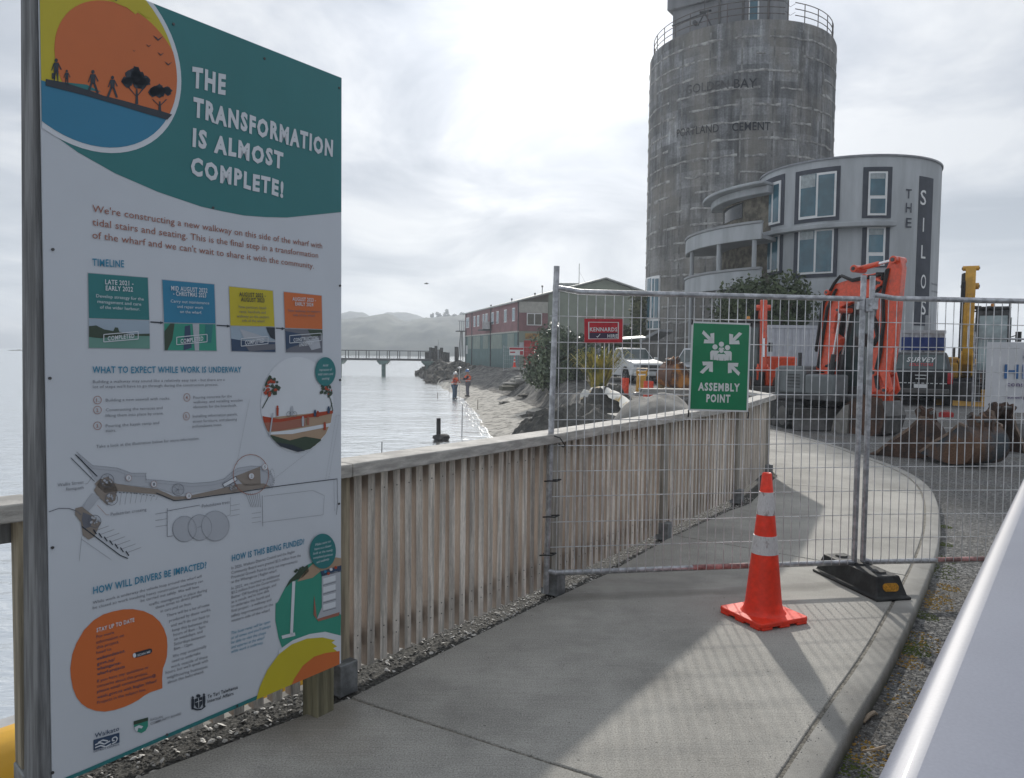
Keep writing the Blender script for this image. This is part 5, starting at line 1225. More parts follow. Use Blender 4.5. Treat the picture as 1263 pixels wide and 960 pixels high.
# roof railing with a gap closed by a chain
rl = thing('silo_railing', 'rusty pipe railing round the roof edge of the tall concrete silo', 'railing', (SC.x, SC.y, ST)); rr = SR - .25
gap = (cyl_ang(971, 20, SC, SR)[0], cyl_ang(984, 20, SC, SR)[0])
for i in range(30):
    t = 2 * math.pi * i / 30 + .1
    q = MB(); q.tube((SC.x + rr * math.cos(t), SC.y + rr * math.sin(t), ST - .05), (SC.x + rr * math.cos(t), SC.y + rr * math.sin(t), ST + 1.12), .028, n=6); part('post', q, rail_rust, rl)
for h in (.38, .75, 1.12):
    q = MB(); pts = []
    a0, a1 = max(gap), min(gap) + 2 * math.pi
    for i in range(91): t = a0 + (a1 - a0) * i / 90; pts.append((SC.x + rr * math.cos(t), SC.y + rr * math.sin(t), ST + h))
    q.pipe(pts, .026, 6); part('rail', q, rail_rust, rl)
q = MB(); e0 = Vector((SC.x + rr * math.cos(gap[0]), SC.y + rr * math.sin(gap[0]), ST + 1.05)); e1 = Vector((SC.x + rr * math.cos(gap[1]), SC.y + rr * math.sin(gap[1]), ST + 1.05))
q.pipe([e0, e0.lerp(e1, .5) - Vector((0, 0, .22)), e1], .012, 5); q.pipe([e0 - Vector((0, 0, .5)), e0.lerp(e1, .5) - Vector((0, 0, .72)), e1 - Vector((0, 0, .5))], .012, 5); part('chain', q, rail_rust, rl)
# headhouse on the roof
HA = P(829, 60, 51.0); HC = P(953, 40, 47.4); HA.z = HC.z = 0
hh = thing('headhouse', 'grey block headhouse standing on the roof of the tall concrete silo', 'rooftop building', (SC.x - .6, SC.y - 1.0, ST))
hd_ = (HC - HA).normalized(); hn = Vector((-hd_.y, hd_.x, 0)); HWd = (HC - HA).length
def HQ(u, v, z): return HA + hd_ * u + hn * v + Vector((0, 0, z))     # u along the front, v into the roof
def hbox(nm, mat, u0, u1, v0, v1, z0, z1, bevel=.02, par=None):
    q = MB(); q.prism([HQ(u0, v0, z0), HQ(u1, v0, z0), HQ(u1, v1, z0), HQ(u0, v1, z0)], (0, 0, z1 - z0)); return part(nm, q, mat, par or hh, bevel=bevel, smooth=.5)
zo = P(824, 13.5, 51.0).z
hbox('wall', head_m, 0, HWd, 0, 3.6, ST, ST + 6.5); hbox('overhang', head_m, -.3, 2.9, -.25, 3.85, zo, zo + 4.2)
w_ = hbox('window_frame', white_pt, HWd - 1.5, HWd - .85, -.05, .05, zo - 2.2, zo - .2); hbox('window_pane', win_glass, HWd - 1.42, HWd - .93, -.065, .0, zo - 2.1, zo - .3, par=w_)
for u_ in (HWd - 3.4, HWd - 1.9, HWd - .35): hbox('downpipe', steel_worn, u_, u_ + .13, -.1, .0, ST + .1, ST + 6)
q = MB(); p_ = HQ(1.6, -.05, zo - 1.2); q.tube(p_, p_ - hn * .25, .14, n=10); part('flood_lamp', q, steel_dark, hh)
q = MB(); zb_ = ST + .1; tp = P(869, 16, 47.6)
for dx, dy in ((-2.0, -.15), (-.45, -.3), (.35, -.3)): q.tube(tp, (tp.x + dx, tp.y + dy, zb_), .045, n=6)
q.tube(tp + Vector((-.3, 0, 0)), tp + Vector((.4, 0, .15)), .08, n=6); q.tube(tp, tp + Vector((0, 0, 1.2)), .02, n=6)
solo('roof_tripod', q, steel_dark, 'small dark steel tripod leaning against the headhouse on the silo roof', 'tripod', tuple(tp))
# ground floor window and canopy of the silo
sw_ = thing('silo_window', 'tall pale framed window low on the left flank of the concrete silo', 'window', (SC.x - 5, SC.y - 3, 2))
def cyl_box(mb, c, r, px0, px1, py0, py1, th, n=6):
    a0 = cyl_ang(px0, py0, c, r)[0]; a1 = cyl_ang(px1, py0, c, r)[0]; am = cyl_ang((px0 + px1) / 2, py0, c, r)[1]; bm_z = cyl_ang((px0 + px1) / 2, py1, c, r)[1]
    mb.arc(c, r - .08, r + th, min(a0, a1), max(a0, a1), min(am, bm_z), max(am, bm_z), n); return mb
q = MB(); cyl_box(q, SC, SR, 799, 815, 341, 407, .10); part('frame', q, white_pt, sw_, smooth=None)
q = MB(); cyl_box(q, SC, SR, 800.5, 804.5, 344, 393, .13); part('pane', q, win_glass, sw_, smooth=None)
q = MB(); cyl_box(q, SC, SR, 806.5, 808.5, 344, 393, .13); part('pane', q, win_glass, sw_, smooth=None)
q = MB(); cyl_box(q, SC, SR, 810, 814, 344, 393, .13); part('pane', q, win_glass, sw_, smooth=None)
q = MB(); cyl_box(q, SC, SR, 801, 806, 396, 405, .13); part('pane', q, win_glass, sw_, smooth=None)
q = MB(); cyl_box(q, SC, SR, 808, 814, 396, 405, .13); part('pane', q, win_glass, sw_, smooth=None)
c = P(812, 415, 46); q = MB(); q.beam(P(797, 421, 46), P(822, 408, 45), 1.4, .18); solo('entrance_canopy', q, render_g, 'small sloping grey canopy slab at the foot of the concrete silo', 'canopy', tuple(c), bevel=.02)

# ---------------------------------------------------------------- round white apartment building
AC = Vector((16.63, 38.57, 0)); AR = 4.14
def aang(px, py=300): return cyl_ang(px, py, AC, AR)[0]
def az_(px, py): return cyl_ang(px, py, AC, AR)[1]
apt = thing('apartment_building', 'round white three storey apartment building with charcoal framed windows and vertical lettering', 'building', tuple(AC))
AT = az_(1060, 192.5)
q = MB(); q.lathe([(AR, -.3), (AR, AT - .04), (AR - .03, AT), (AR - .25, AT), (AR - .25, AT - .4), (.01, AT - .4)], AC, n=96); part('wall', q, render_w, apt, smooth=.9)
q = MB(); q.lathe([(AR + .02, AT - .03), (AR + .05, AT - .03), (AR + .05, AT + .05), (AR - .1, AT + .05)], AC, n=96, caps=False); part('parapet_capping', q, M('capping_metal', (.25, .26, .28), .5, metal=.3), apt, smooth=.9)
def pbox(name, mat, px0, px1, py0, py1, th, base=0.0, n=8, par=None, c=AC, r=AR, z0=None, z1=None):
    a0, a1 = cyl_ang(px0, (py0 + py1) / 2, c, r)[0], cyl_ang(px1, (py0 + py1) / 2, c, r)[0]; m_ = (px0 + px1) / 2
    Z0 = cyl_ang(m_, py1, c, r)[1] if z0 is None else z0; Z1 = cyl_ang(m_, py0, c, r)[1] if z1 is None else z1
    q = MB(); q.arc(c, r - .1, r + th, min(a0, a1), max(a0, a1), Z0, Z1, n); return part(name, q, mat, par or apt, smooth=.3)
def window(o, px0, px1, py0, py1, split, kind='v', fr=2.2):
    s = o(px0, px1, py0, py1)
wins = [   # surround, then frame, then panes
    ((981, 1036, 208, 273.5), (986.5, 1031.5, 214, 269), [(988.5, 1007, 216, 267), (1009.5, 1029, 215.5, 266.5)]),
    ((979.5, 1033, 279, 342.5), (985, 1028, 283, 338), [(987, 1004.5, 285.5, 336), (1007, 1026, 285, 335.5)]),
    ((1064, 1099.5, 206, 269), (1070.5, 1093.5, 212, 266), [(1073, 1091, 214.5, 241.5), (1073, 1091, 245.5, 263.5)]),
    ((1063, 1096.5, 278, 330), (1068.5, 1091, 280, 328), [(1071, 1088.5, 282.5, 311.5), (1071, 1088.5, 316, 327)]),
    ((940, 967.5, 219, 280), (943.5, 963.5, 226, 277.5), [(945.5, 953, 229, 275), (955, 961.5, 228, 274)]),
    ((938, 965.5, 288, 340), (941.5, 962, 290, 336), [(943.5, 951.5, 293, 333), (953.5, 960, 293, 333)])]
for sr, fr, panes in wins:
    s_ = pbox('window', charcoal, *sr, .03); 
    f_ = pbox('frame', white_pt, *fr, .065, par=s_)
    f_.parent = s_; 
    for p in panes: g_ = pbox('pane', win_glass, *p, .075, par=s_)
for b_ in ((989, 1006.5, 216.5, 232), (987.5, 1004, 286, 296), (1073.5, 1090.5, 215, 221), (1071.5, 1088, 283, 290), (946, 949.5, 232, 273), (944, 947, 296, 331)):
    pbox('blind', M('window_blind', (.33, .37, .38), .5, var=.15, scale=6), *b_, .080)
pbox('dark_band', charcoal, 1130.5, 1147.5, 218, 402, .02)
# ledge between the storeys
a0, a1 = aang(1100, 280), aang(938, 285)
q = MB(); zl_ = az_(1020, 277); q.arc(AC, AR - .1, AR + .42, min(a0, a1) - .25, max(a0, a1), zl_ - .22, zl_, 40); part('ledge', q, render_w, apt, smooth=.3, bevel=.03)
def apt_text(ch, px, py0, py1, w, mat):
    m_, zt = cyl_ang(px, py0, AC, AR); zb = cyl_ang(px, py1, AC, AR)[1]; k = w / AR / 2; q = MB(); rr = AR + .035
    put_text(q, ch, lambda x, y: (AC.x + rr * math.cos(m_ - k + 2 * k * x), AC.y + rr * math.sin(m_ - k + 2 * k * x), zb + (zt - zb) * y), bold=.012, res=3)
    part('lettering', q, mat, apt, smooth=None)
for ch, y0, y1 in (('T', 233, 245), ('H', 250, 262.5), ('E', 268.5, 281)): apt_text(ch, 1120.5, y0, y1, .30, charcoal)
for ch, y0, y1, w in (('S', 234, 253, .38), ('I', 268, 286, .08), ('L', 302, 319, .32), ('O', 338, 356, .38), ('S', 370, 388, .38)): apt_text(ch, 1138.5, y0, y1, w, white_pt)
for y0 in (352, 357): pass
for i, s in enumerate(('boutique', 'accommodation')):
    m_, zt = cyl_ang(1148.5, 351 + i * 9, AC, AR); a2 = cyl_ang(1156, 351 + i * 9, AC, AR)[0]
    q = MB(); put_text(q, s, lambda x, y: (AC.x + (AR + .02) * math.cos(m_ + (a2 - m_) * x), AC.y + (AR + .02) * math.sin(m_ + (a2 - m_) * x), zt + .10 * y)); part('small_lettering', q, charcoal, apt, smooth=None, kind='stuff')
# curved balconies
BC = Vector((16.2, 41.0, 0)); BR2 = 6.86
def bz(px, py): return cyl_ang(px, py, BC, BR2)[1]
def arcs(px0, px1): a = cyl_ang(px0, 300, BC, BR2)[0]; return a
A0, A1b = math.radians(160), cyl_ang(939, 300, BC, BR2)[0]
for ztop, zbot, nm in ((bz(885, 280), bz(885, 301.5), 'balcony_parapet'), (bz(885, 334), bz(885, 358), 'balcony_parapet')):
    q = MB(); q.arc(BC, BR2 - .15, BR2, A0, A1b, zbot, ztop - .12, 60); part(nm, q, render_w, apt, smooth=.3, bevel=.02)
    q = MB(); q.arc(BC, BR2 - .2, BR2 + .05, A0, A1b, ztop - .11, ztop, 60); part('parapet_coping', q, render_g, apt, smooth=.3)
    q = MB(); q.arc(BC, 4.6, BR2 - .02, A0, A1b, zbot + .05, zbot + .22, 40); part('balcony_floor', q, render_g, apt, smooth=.3)
CR2 = 6.0; zc = cyl_ang(905, 232, BC, CR2)[1]; A2 = cyl_ang(940, 300, BC, CR2)[0]
q = MB(); q.arc(BC, 4.4, CR2, A0, A2, zc - .05, zc + .10, 50); q.arc(BC, 4.5, CR2 - .45, A0, A2, zc - .42, zc - .06, 50); part('roof_canopy', q, render_w, apt, smooth=.3, bevel=.04)
for px in (852, 885, 929):
    a = cyl_ang(px, 330, BC, BR2 - .12)[0]; x, y = BC.x + (BR2 - .18) * math.cos(a), BC.y + (BR2 - .18) * math.sin(a)
    q = MB(); q.tube((x, y, -.1), (x, y, bz(885, 300)), .11, n=14); part('column', q, render_w, apt)
q = MB(); q.arc(BC, 4.3, 4.9, A0, math.radians(275), -.1, zc - .05, 40); part('inner_wall', q, stone_wall, apt, smooth=.9)
def innerw(px0, px1, py0, py1, mat, th, nm):
    pbox(nm, mat, px0, px1, py0, py1, th, c=BC, r=4.9)
innerw(893, 916, 254, 272, M('dark_recess_glass', (.02, .025, .03), .15), .03, 'window')
q = MB(); q.box((15.4, 36.2, 1.75), (7.6, 2.2, 3.5)); 
part('ground_floor_annex', q, render_g, apt, bevel=.03)
# retaining wall at the foot of the silo
q = MB(); a, b = P(792, 450, 44), P(905, 450, 39); q.beam(zed(a, 1.0), zed(b, 1.0), .35, 2.6); solo('retaining_wall', q, M('block_wall', (.14, .135, .125), .9, var=.25, scale=1.2, bump=.4, bscale=8), 'dark grey concrete wall behind the parked cars at the silo foot', 'wall', tuple(zed(a.lerp(b, .5), 0)), bevel=.02)
q = MB(); q.beam(zed(a, 2.42) + Vector((0, -.1, 0)), zed(a.lerp(b, .35), 2.42) + Vector((0, -.1, 0)), .3, .22); hs = q

# ---------------------------------------------------------------- wharf shed and olive shed behind
sn = Vector((0.6, 67, 0)); sfar = Vector((-5.6, 91, 0)); sd = (sfar - sn).normalized(); fdv = Vector((sd.y, -sd.x, 0)); LW = (sfar - sn).length
shed = thing('wharf_shed', 'long two storey wharf shed, dark red above and sea green below, at the water edge', 'building', tuple(sn))
EH = 6.05
def S(u, v, z, o=0.0): return sn + sd * u + fdv * v + Vector((0, 0, z)) - fdv * o      # u along the side, v along the front
def sidebox(name, mat, u0, u1, z0, z1, th, o=0.0, par=None, thick=None):
    q = MB(); q.prism([S(u0, 0, z0, o), S(u1, 0, z0, o), S(u1, 0, z1, o), S(u0, 0, z1, o)], -fdv * th); return part(name, q, mat, par or shed, smooth=None)
def frontbox(name, mat, v0, v1, z0, z1, th, par=None, o=0.0):
    q = MB(); q.prism([S(0, v0, z0) - sd * o, S(0, v1, z0) - sd * o, S(0, v1, z1) - sd * o, S(0, v0, z1) - sd * o], -sd * th); return part(name, q, mat, par or shed, smooth=None)
q = MB(); q.prism([S(.0, .0, -.3), S(LW, 0, -.3), S(LW, 0, EH - .05), S(0, 0, EH - .05)], fdv * 15.8); part('core_wall', q, shed_olive, shed, smooth=None)
zr = 3.42
sidebox('upper_cladding', shed_red, 0, LW, zr, EH - .02, .08); sidebox('lower_cladding', shed_green, 0, LW, -.3, zr - .01, .06)
sidebox('cream_band', shed_trim, 0, LW, zr - .08, zr + .05, .12)
k = 0
for u0, u1 in ((1.6, 4.0), (6.2, 10.8), (12.2, 14.6), (16.2, 19.8), (20.8, 22.8)): sidebox('pale_panel', shed_pale, u0, u1, 1.9, zr - .15, .09)
for i in range(5): sidebox('downpipe', deck_m, (.05, 10.9, 11.0, 20.5, 24)[i], (.17, 11.05, 11.1, 20.65, 24.1)[i], 0, EH, .14)
for j, (u, w) in enumerate(((1.3, .9), (4.3, 1.0), (7.5, .9), (9.6, 1.0), (12.4, 1.1), (14.0, .8), (16.6, 1.1), (18.6, 1.0), (22.2, 1.2), (23.4, .6))):
    s_ = sidebox('window', white_pt, u, u + w, 4.35, 5.55, .12)
    for a, b in ((.07, .46), (.54, .93)): sidebox('pane', win_glass, u + w * a, u + w * b, 4.43, 5.47, .015, o=.12, par=s_)
q = MB(); b0 = S(10.6, -.1, 3.75); q.prism([b0, b0 + sd * 2.4, b0 + sd * 2.4 - fdv * .9, b0 - fdv * .9], (0, 0, .12)); part('platform', q, deck_m, shed, smooth=None)
for u in (10.8, 11.9): q = MB(); b0 = S(u, -.5, 4.25); q.box(b0, (.5, .8, .75)); part('air_conditioner', q, M('ac_white', (.5, .5, .5), .6), shed, smooth=None)
q = MB()
for i in range(4): a = S(LW + .1, -.7 + .25 * i, 4.0); q.tube(a, a + Vector((0, 0, 1.2)), .03, n=5)
q.beam(S(LW, -.9, 5.2), S(LW, .1, 5.2), .05, .05); q.prism([S(LW - .2, -1.0, 3.95), S(LW + 1.2, -1.0, 3.95), S(LW + 1.2, .1, 3.95), S(LW - .2, .1, 3.95)], (0, 0, .1))
for i in range(3): q.beam(S(LW, -.9 + i * .3, .2), S(LW, -.6 + i * .1, 4.0), .07, .07)
part('end_balcony', q, deck_m, shed, smooth=None)
sidebox('notice', white_pt, 23.2, 24.4, 1.3, 2.3, .09)
# front of the red block, 2.9 m wide, then the olive gable
frontbox('front_upper_cladding', shed_red, -.06, 2.55, zr + .02, 5.05, .08); frontbox('front_pale_band', shed_trim, -.06, 2.55, 5.06, EH - .03, .07); frontbox('front_lower_cladding', shed_olive, -.06, 2.6, -.3, zr, .06)
w_ = frontbox('window', white_pt, .62, 2.0, 3.95, 5.03, .13)
for a, b in ((.70, 1.26), (1.36, 1.92)): frontbox('pane', M('curtained_glass', (.14, .13, .11), .2), a, b, 4.03, 4.95, .15, par=w_)
frontbox('signboard', ochre, .5, 2.6, 2.75, 3.25, .1); frontbox('notice', M('notice_face', (.45, .47, .50), .5), -.02, .38, 1.9, 2.45, .1)
d_ = frontbox('door', door_red, .4, 3.3, -.1, 2.62, .1)
q = MB(); q.prism([S(0, 0, EH - .03), S(0, 2.62, EH - .03), S(0, 2.62, EH + .72)], sd * .2); part('gable_cladding', q, shed_red, shed, smooth=None)
q = MB(); q.prism([S(0, 0, EH - .06), S(0, 15.8, EH - .06), S(0, 7.9, EH + 2.15)], sd * LW); part('gable', q, shed_olive, shed, smooth=None)
frontbox('front_wall', shed_olive, 2.62, 15.8, -.3, EH, .05); frontbox('garage_door', M('roller_door', (.22, .23, .235), .7, var=.1), 6.2, 12.6, .3, 4.3, .09)
q = MB()
q.prism([S(-.25, -.35, EH - .10), S(-.25, 7.9, EH + 2.20), S(-.25, 16.15, EH - .10), S(-.25, 16.15, EH + .03), S(-.25, 7.9, EH + 2.34), S(-.25, -.35, EH + .03)], sd * (LW + .4)); part('roof', q, M('roof_steel', (.30, .32, .31), .5, metal=.2, var=.1), shed, smooth=None)
for u, v, h in ((6, .8, .35), (2.6, 2.8, .8), (14, .6, .25), (3.6, 2.4, .3), (1.5, 4.6, .2)):
    q = MB(); z_ = EH + v * .28; q.tube(S(u, v, z_), S(u, v, z_ + h), .035, n=6); q.box(S(u, v, z_ + h), (.16, .16, .14)); part('roof_vent', q, deck_m, shed, smooth=None)
q = MB(); q.tube(S(9, 8.6, EH + 2), S(9, 8.6, EH + 4.6), .03, n=5); q.tube(S(9, 8.6, EH + 3.8), S(9, 9.6, EH + 2.2), .01, n=4); part('aerial', q, deck_m, shed)
q = MB(); q.box(S(12, 8.2, EH + 2.4), (2.6, 3, .7)); part('ridge_vent', q, M('roof_steel', ()), shed, smooth=None, bevel=.05)
# hedge column between shed and silo
def foliage(mb, c, dims, n, leaf, seed, shell=.55, lobes=7, gap=.0):
    rs = random.Random(seed); L = []
    for i in range(lobes):
        v = Vector((rs.gauss(0, 1), rs.gauss(0, 1), rs.gauss(0, 1))).normalized() * rs.uniform(.25, .62)
        L.append((v, rs.uniform(.34, .52)))
    L.append((Vector((0, 0, -.1)), .62))
    for i in range(n):
        v, r = rs.choice(L); d = Vector((rs.gauss(0, 1), rs.gauss(0, 1), rs.gauss(0, 1))).normalized()
        p = v + d * r * (shell + (1 - shell) * rs.random()) * (1.12 if rs.random() < .1 else 1)
        w = Vector((p.x * dims[0], p.y * dims[1], p.z * dims[2])) + Vector(c)
        s = leaf * rs.uniform(.6, 1.4); a = (d + Vector((rs.gauss(0, .6), rs.gauss(0, .6), rs.gauss(0, .6)))).normalized(); t = a.orthogonal().normalized(); t.rotate(Matrix.Rotation(rs.random() * 6.28, 3, a)); b = a.cross(t)
        mb.add([w - t * s * .5, w + b * s * .28, w + t * s * .5 + a * s * .1, w - b * s * .28], [(0, 1, 2, 3)])
def tree(name, label, cat, base, h, w, crown_z, ch, n, leaf, mat, seed, lobes=9, group=None, trunk=True, dy=None, core=True):
    t = thing(name, label, cat, base, 0, group); B = Vector(base)
    if trunk:
        q = MB(); rs = random.Random(seed); top = crown_z - ch * .1
        q.pipe([B + Vector((0, 0, -.2)), B + Vector((.06 * w, 0, top * .5)), B + Vector((-.02 * w, 0, top))], [.045 * w + .04, .035 * w + .03, .02 * w + .02], 8)
        for k in range(5):
            a = k * 1.26 + rs.random(); q.pipe([B + Vector((0, 0, top * .6)), B + Vector((math.cos(a) * w * .16, math.sin(a) * w * .16, top * .85)), B + Vector((math.cos(a) * w * .32, math.sin(a) * w * .32, top + ch * .15))], [.02 * w + .02, .014 * w + .01, .006 * w], 6)
        part('trunk', q, bark, t)
    q = MB(); foliage(q, B + Vector((0, 0, crown_z)), (w / 1.9, (dy or w) / 1.9, ch / 1.9), n, leaf, seed, lobes=lobes); part('crown', q, mat, t, smooth=None)
    return t
b = P(690, 488, 38.5); tree('coastal_bush', 'large dark glossy leaved bush at the top of the beach beside the fence tube', 'bush', (b.x + .1, 38.5, -.45), 3.9, 4.5, 1.75, 4.1, 12000, .19, leaf_g, 3, lobes=12)
b = P(938, 430, 33.2); tree('broadleaf_tree', 'dark rounded evergreen tree in front of the white apartment building', 'tree', (b.x, 33.2, 0), 5.2, 5.6, P(938, 384, 33.2).z, 4.3, 13000, .20, leaf_m, 8, lobes=14)
b = P(789.5, 420, 52); t = thing('climbing_hedge', 'narrow upright hedge between the olive shed and the concrete silo', 'hedge', (b.x, 52, 0)); q = MB(); rs = random.Random(5)
for i in range(5000):
    z_ = rs.uniform(.2, P(789, 362, 52).z); x_ = b.x + rs.gauss(0, .26); y_ = 52 + rs.gauss(0, .4); s = .16; a = Vector((rs.gauss(0, 1), rs.gauss(0, 1), rs.gauss(0, 1))).normalized(); t_ = a.orthogonal() * s * .5; b_ = a.cross(t_)
    q.add([Vector((x_, y_, z_)) - t_, Vector((x_, y_, z_)) + b_, Vector((x_, y_, z_)) + t_, Vector((x_, y_, z_)) - b_], [(0, 1, 2, 3)])
part('foliage', q, leaf_h, t, smooth=None); q = MB(); q.tube((b.x, 52, -.1), (b.x, 52, 4.5), .12, .05); part('trunk', q, bark, t)
b = P(760, 425, 47); q = MB(); 
t = thing('clipped_hedge', 'low dark clipped hedge in front of the olive shed wall', 'hedge', (b.x, 47, 0)); rs = random.Random(9)
for i in range(5000):
    x_ = rs.uniform(P(742, 425, 47).x, P(784, 425, 47).x); z_ = rs.uniform(.2, P(760, 402, 47).z); y_ = 47 + rs.gauss(0, .35); s = .15; a = Vector((rs.gauss(0, 1), rs.gauss(0, 1), rs.gauss(0, 1))).normalized(); t_ = a.orthogonal() * s * .5; b_ = a.cross(t_); w = Vector((x_, y_, z_))
    q.add([w - t_, w + b_, w + t_, w - b_], [(0, 1, 2, 3)])
part('foliage', q, leaf_m, t, smooth=None)
# flax
b = P(738, 474, 33); zb = gh(b.x, 33) - .05; fx = thing('flax_bush', 'spiky yellow and green flax clump beside the dark coastal bush', 'plant', (b.x, 33, zb)); rs = random.Random(2); q = MB()
for i in range(190):
    a = rs.random() * 6.28; l = rs.uniform(1.0, 2.0); tilt = rs.uniform(.1, .95); d = Vector((math.cos(a), math.sin(a) * .8, 0)); s0 = Vector((b.x, 33, zb)) + d * rs.random() * .3; sd_ = Vector((-d.y, d.x, 0)) * .035; prev = None
    pts = [s0, s0 + d * l * tilt * .35 + Vector((0, 0, l * .55)), s0 + d * l * tilt * .8 + Vector((0, 0, l * .92)), s0 + d * l * tilt * 1.15 + Vector((0, 0, l * (1.0 - tilt * .35)))]
    w = [1, 1.1, .8, .05]; vs = []
    for p, k in zip(pts, w): vs += [p - sd_ * k, p + sd_ * k]
    q.add(vs, [(0, 1, 3, 2), (2, 3, 5, 4), (4, 5, 7, 6)])
part('leaves', q, leaf_y, fx, smooth=None, kind='stuff')
# skyline trees on the hill
rs = random.Random(6)
for i, (px, pt, w, lab) in enumerate(((533, 385, 3.6, 'slim dark tree leftmost on the hill crest beside the shed'), (541, 384, 6, 'wide dark tree second from the left on the hill crest'), (551.5, 380.5, 6.5, 'tallest round headed tree on the hill crest'), (560, 385, 6, 'low flat topped tree between the tallest tree and the shed'), (570, 383, 8, 'broad tree on the hill crest touching the shed roofline'))):
    zt = P(px, pt, 606).z; zb = P(px, 394, 606).z; x = P(px, pt, 606).x
    tree('hill_tree', lab, 'tree', (x, 606, zb - 2), zt - zb, w, (zt - zb) * .60 + 1, (zt - zb) * 1.0, 900, .8, far_leaf, 20 + i, lobes=5, group='trees on the far hill crest')

for i, (px, py, w, lab) in enumerate(((468, 418, 7, 'small pale house leftmost on the misty hillside above the footbridge'), (486, 415, 9, 'wide pale house in the middle of the misty hillside'), (500, 425, 7, 'pale house lower on the misty hillside near the water'), (514, 418, 5, 'tiny pale house on the misty hillside above the dark piles'), (521, 428, 8, 'low pale house by the far shore behind the dark piles'))):
    yy = 560 + i * 3; c = P(px, py, yy); hz_ = c.z; t = thing('hill_house', lab, 'house', (c.x, yy, hz_ - 3), 0, 'houses on the far hillside')
    q = MB(); q.box((c.x, yy, hz_ - 4), (w, 6, 10)); part('wall', q, shed_trim, t, smooth=None)
    q = MB(); q.prism([(c.x - w / 2 - .4, yy - 3.3, hz_ + 1), (c.x + w / 2 + .4, yy - 3.3, hz_ + 1), (c.x, yy - 3.3, hz_ + 3)], (0, 6.6, 0)); part('roof', q, M('far_roof', (.30, .29, .28), .7), t, smooth=None)
# ---------------------------------------------------------------- rock revetment, bank stones, beach rocks
rmeshes = []
for i in range(5):
    q = MB(); q.blob((0, 0, 0), (1, .8, .65), .35, i + 3, 2); rmeshes.append(q.mesh('rock', smooth=.5))
rv = thing('rock_revetment', 'dark heap of rocks at the end of the bank under the footbridge', 'rock pile', (-9.0, 92, -1.0)); rs = random.Random(12)
for i in range(150):
    y = rs.uniform(72, 108); xs, xc = interp(XS, y), interp(XC, y); t = rs.uniform(-.1, 1.0); x = xs + (xc - xs) * t; z = SEA + (.1 + 1.6 * max(0, t)) - .15; s = rs.uniform(.35, .85)
    o = link('rock', rmeshes[i % 5], rock_m if i < 5 else None, rv, Vector((x, y, z)) - Vector(rv.location)); o.rotation_euler = (rs.random() * 6, rs.random() * 6, rs.random() * 6); o.scale = (s, s, s)
def rocks(name, label, cat, spots, group=None):
    for i, (px, py, z, s, lab) in enumerate(spots):
        c = G(px, py, z); c.z = gh(c.x, c.y); o = link('beach_rock', rmeshes[i % 5], rock_m, None, c); o.scale = (s * 1.3, s, s * .55); o.rotation_euler = (0, 0, i); tag(o, lab, 'rock', 'dark rocks on the beach')
rocks('', '', '', ((659, 512, -1.2, .42, 'flat dark rock on the sand left of the fence tube'), (622, 498, -1.3, .34, 'dark rock on the middle of the beach sand'), (681, 522, -1.1, .42, 'dark rock touching the fence tube at the beach edge'), (648, 486, -.8, .30, 'small dark rock near the foot of the bank')))
cs = thing('concrete_steps_rubble', 'stepped pale rubble blocks on the bank left of the coastal bush', 'rubble', (0.3, 50, -.4)); rs = random.Random(3)
for i, (px, py) in enumerate(((652, 458), (648, 463), (642, 467), (636, 471), (657, 455), (630, 475), (645, 470), (651, 468), (625, 479))):
    z = -.0 - i * .09; y = 50 - i * .35; p = P(px, py, y); q = MB(); q.box(p, (.9 * rs.uniform(.6, 1.1), .6, .28), Matrix.Rotation(rs.uniform(-.3, .5), 3, 'Z')); part('block', q, kerb_con, cs, smooth=None, bevel=.04)

# ---------------------------------------------------------------- footbridge
y0 = 96.5; dz = P(480, 443.2, y0).z; rz_ = P(480, 432.8, y0).z
fb = thing('footbridge', 'long low footbridge with dark railings on piers over the water', 'bridge', (-17, y0, SEA))
x1 = P(532, 440, y0).x; x0 = -50
q = MB(); q.box(((x0 + x1) / 2, y0 + .9, dz - .05), (x1 - x0, 1.9, .26)); part('deck', q, deck_m, fb, smooth=None)
for yy in (y0, y0 + 1.8):
    q = MB(); q.box(((x0 + x1) / 2, yy, rz_), (x1 - x0, .09, .10)); part('handrail', q, deck_m, fb, smooth=None)
    x = x1 - .3
    while x > -49.5: q = MB(); q.box((x, yy, (dz + rz_) / 2), (.09, .07, rz_ - dz)); part('rail_post', q, deck_m, fb, smooth=None); x -= 1.32
for px in (417, 471.7, 526.5, 363, 309, 190):
    x = P(px, 450, y0).x; q = MB(); q.tube((x, y0 + .9, -3), (x, y0 + .9, dz - .45), .27, n=14); part('pier', q, pier_m, fb)
    q = MB(); q.prism([(x - .36, y0, dz - .7), (x + .36, y0, dz - .7), (x + .72, y0, dz - .3), (x + .72, y0, dz - .18), (x - .72, y0, dz - .18), (x - .72, y0, dz - .3)], (0, 1.8, 0)); part('pier_cap', q, pier_m, fb, smooth=None)
def c8(x, y): return (430 + x / 7.43, 370 + y / 7.43)
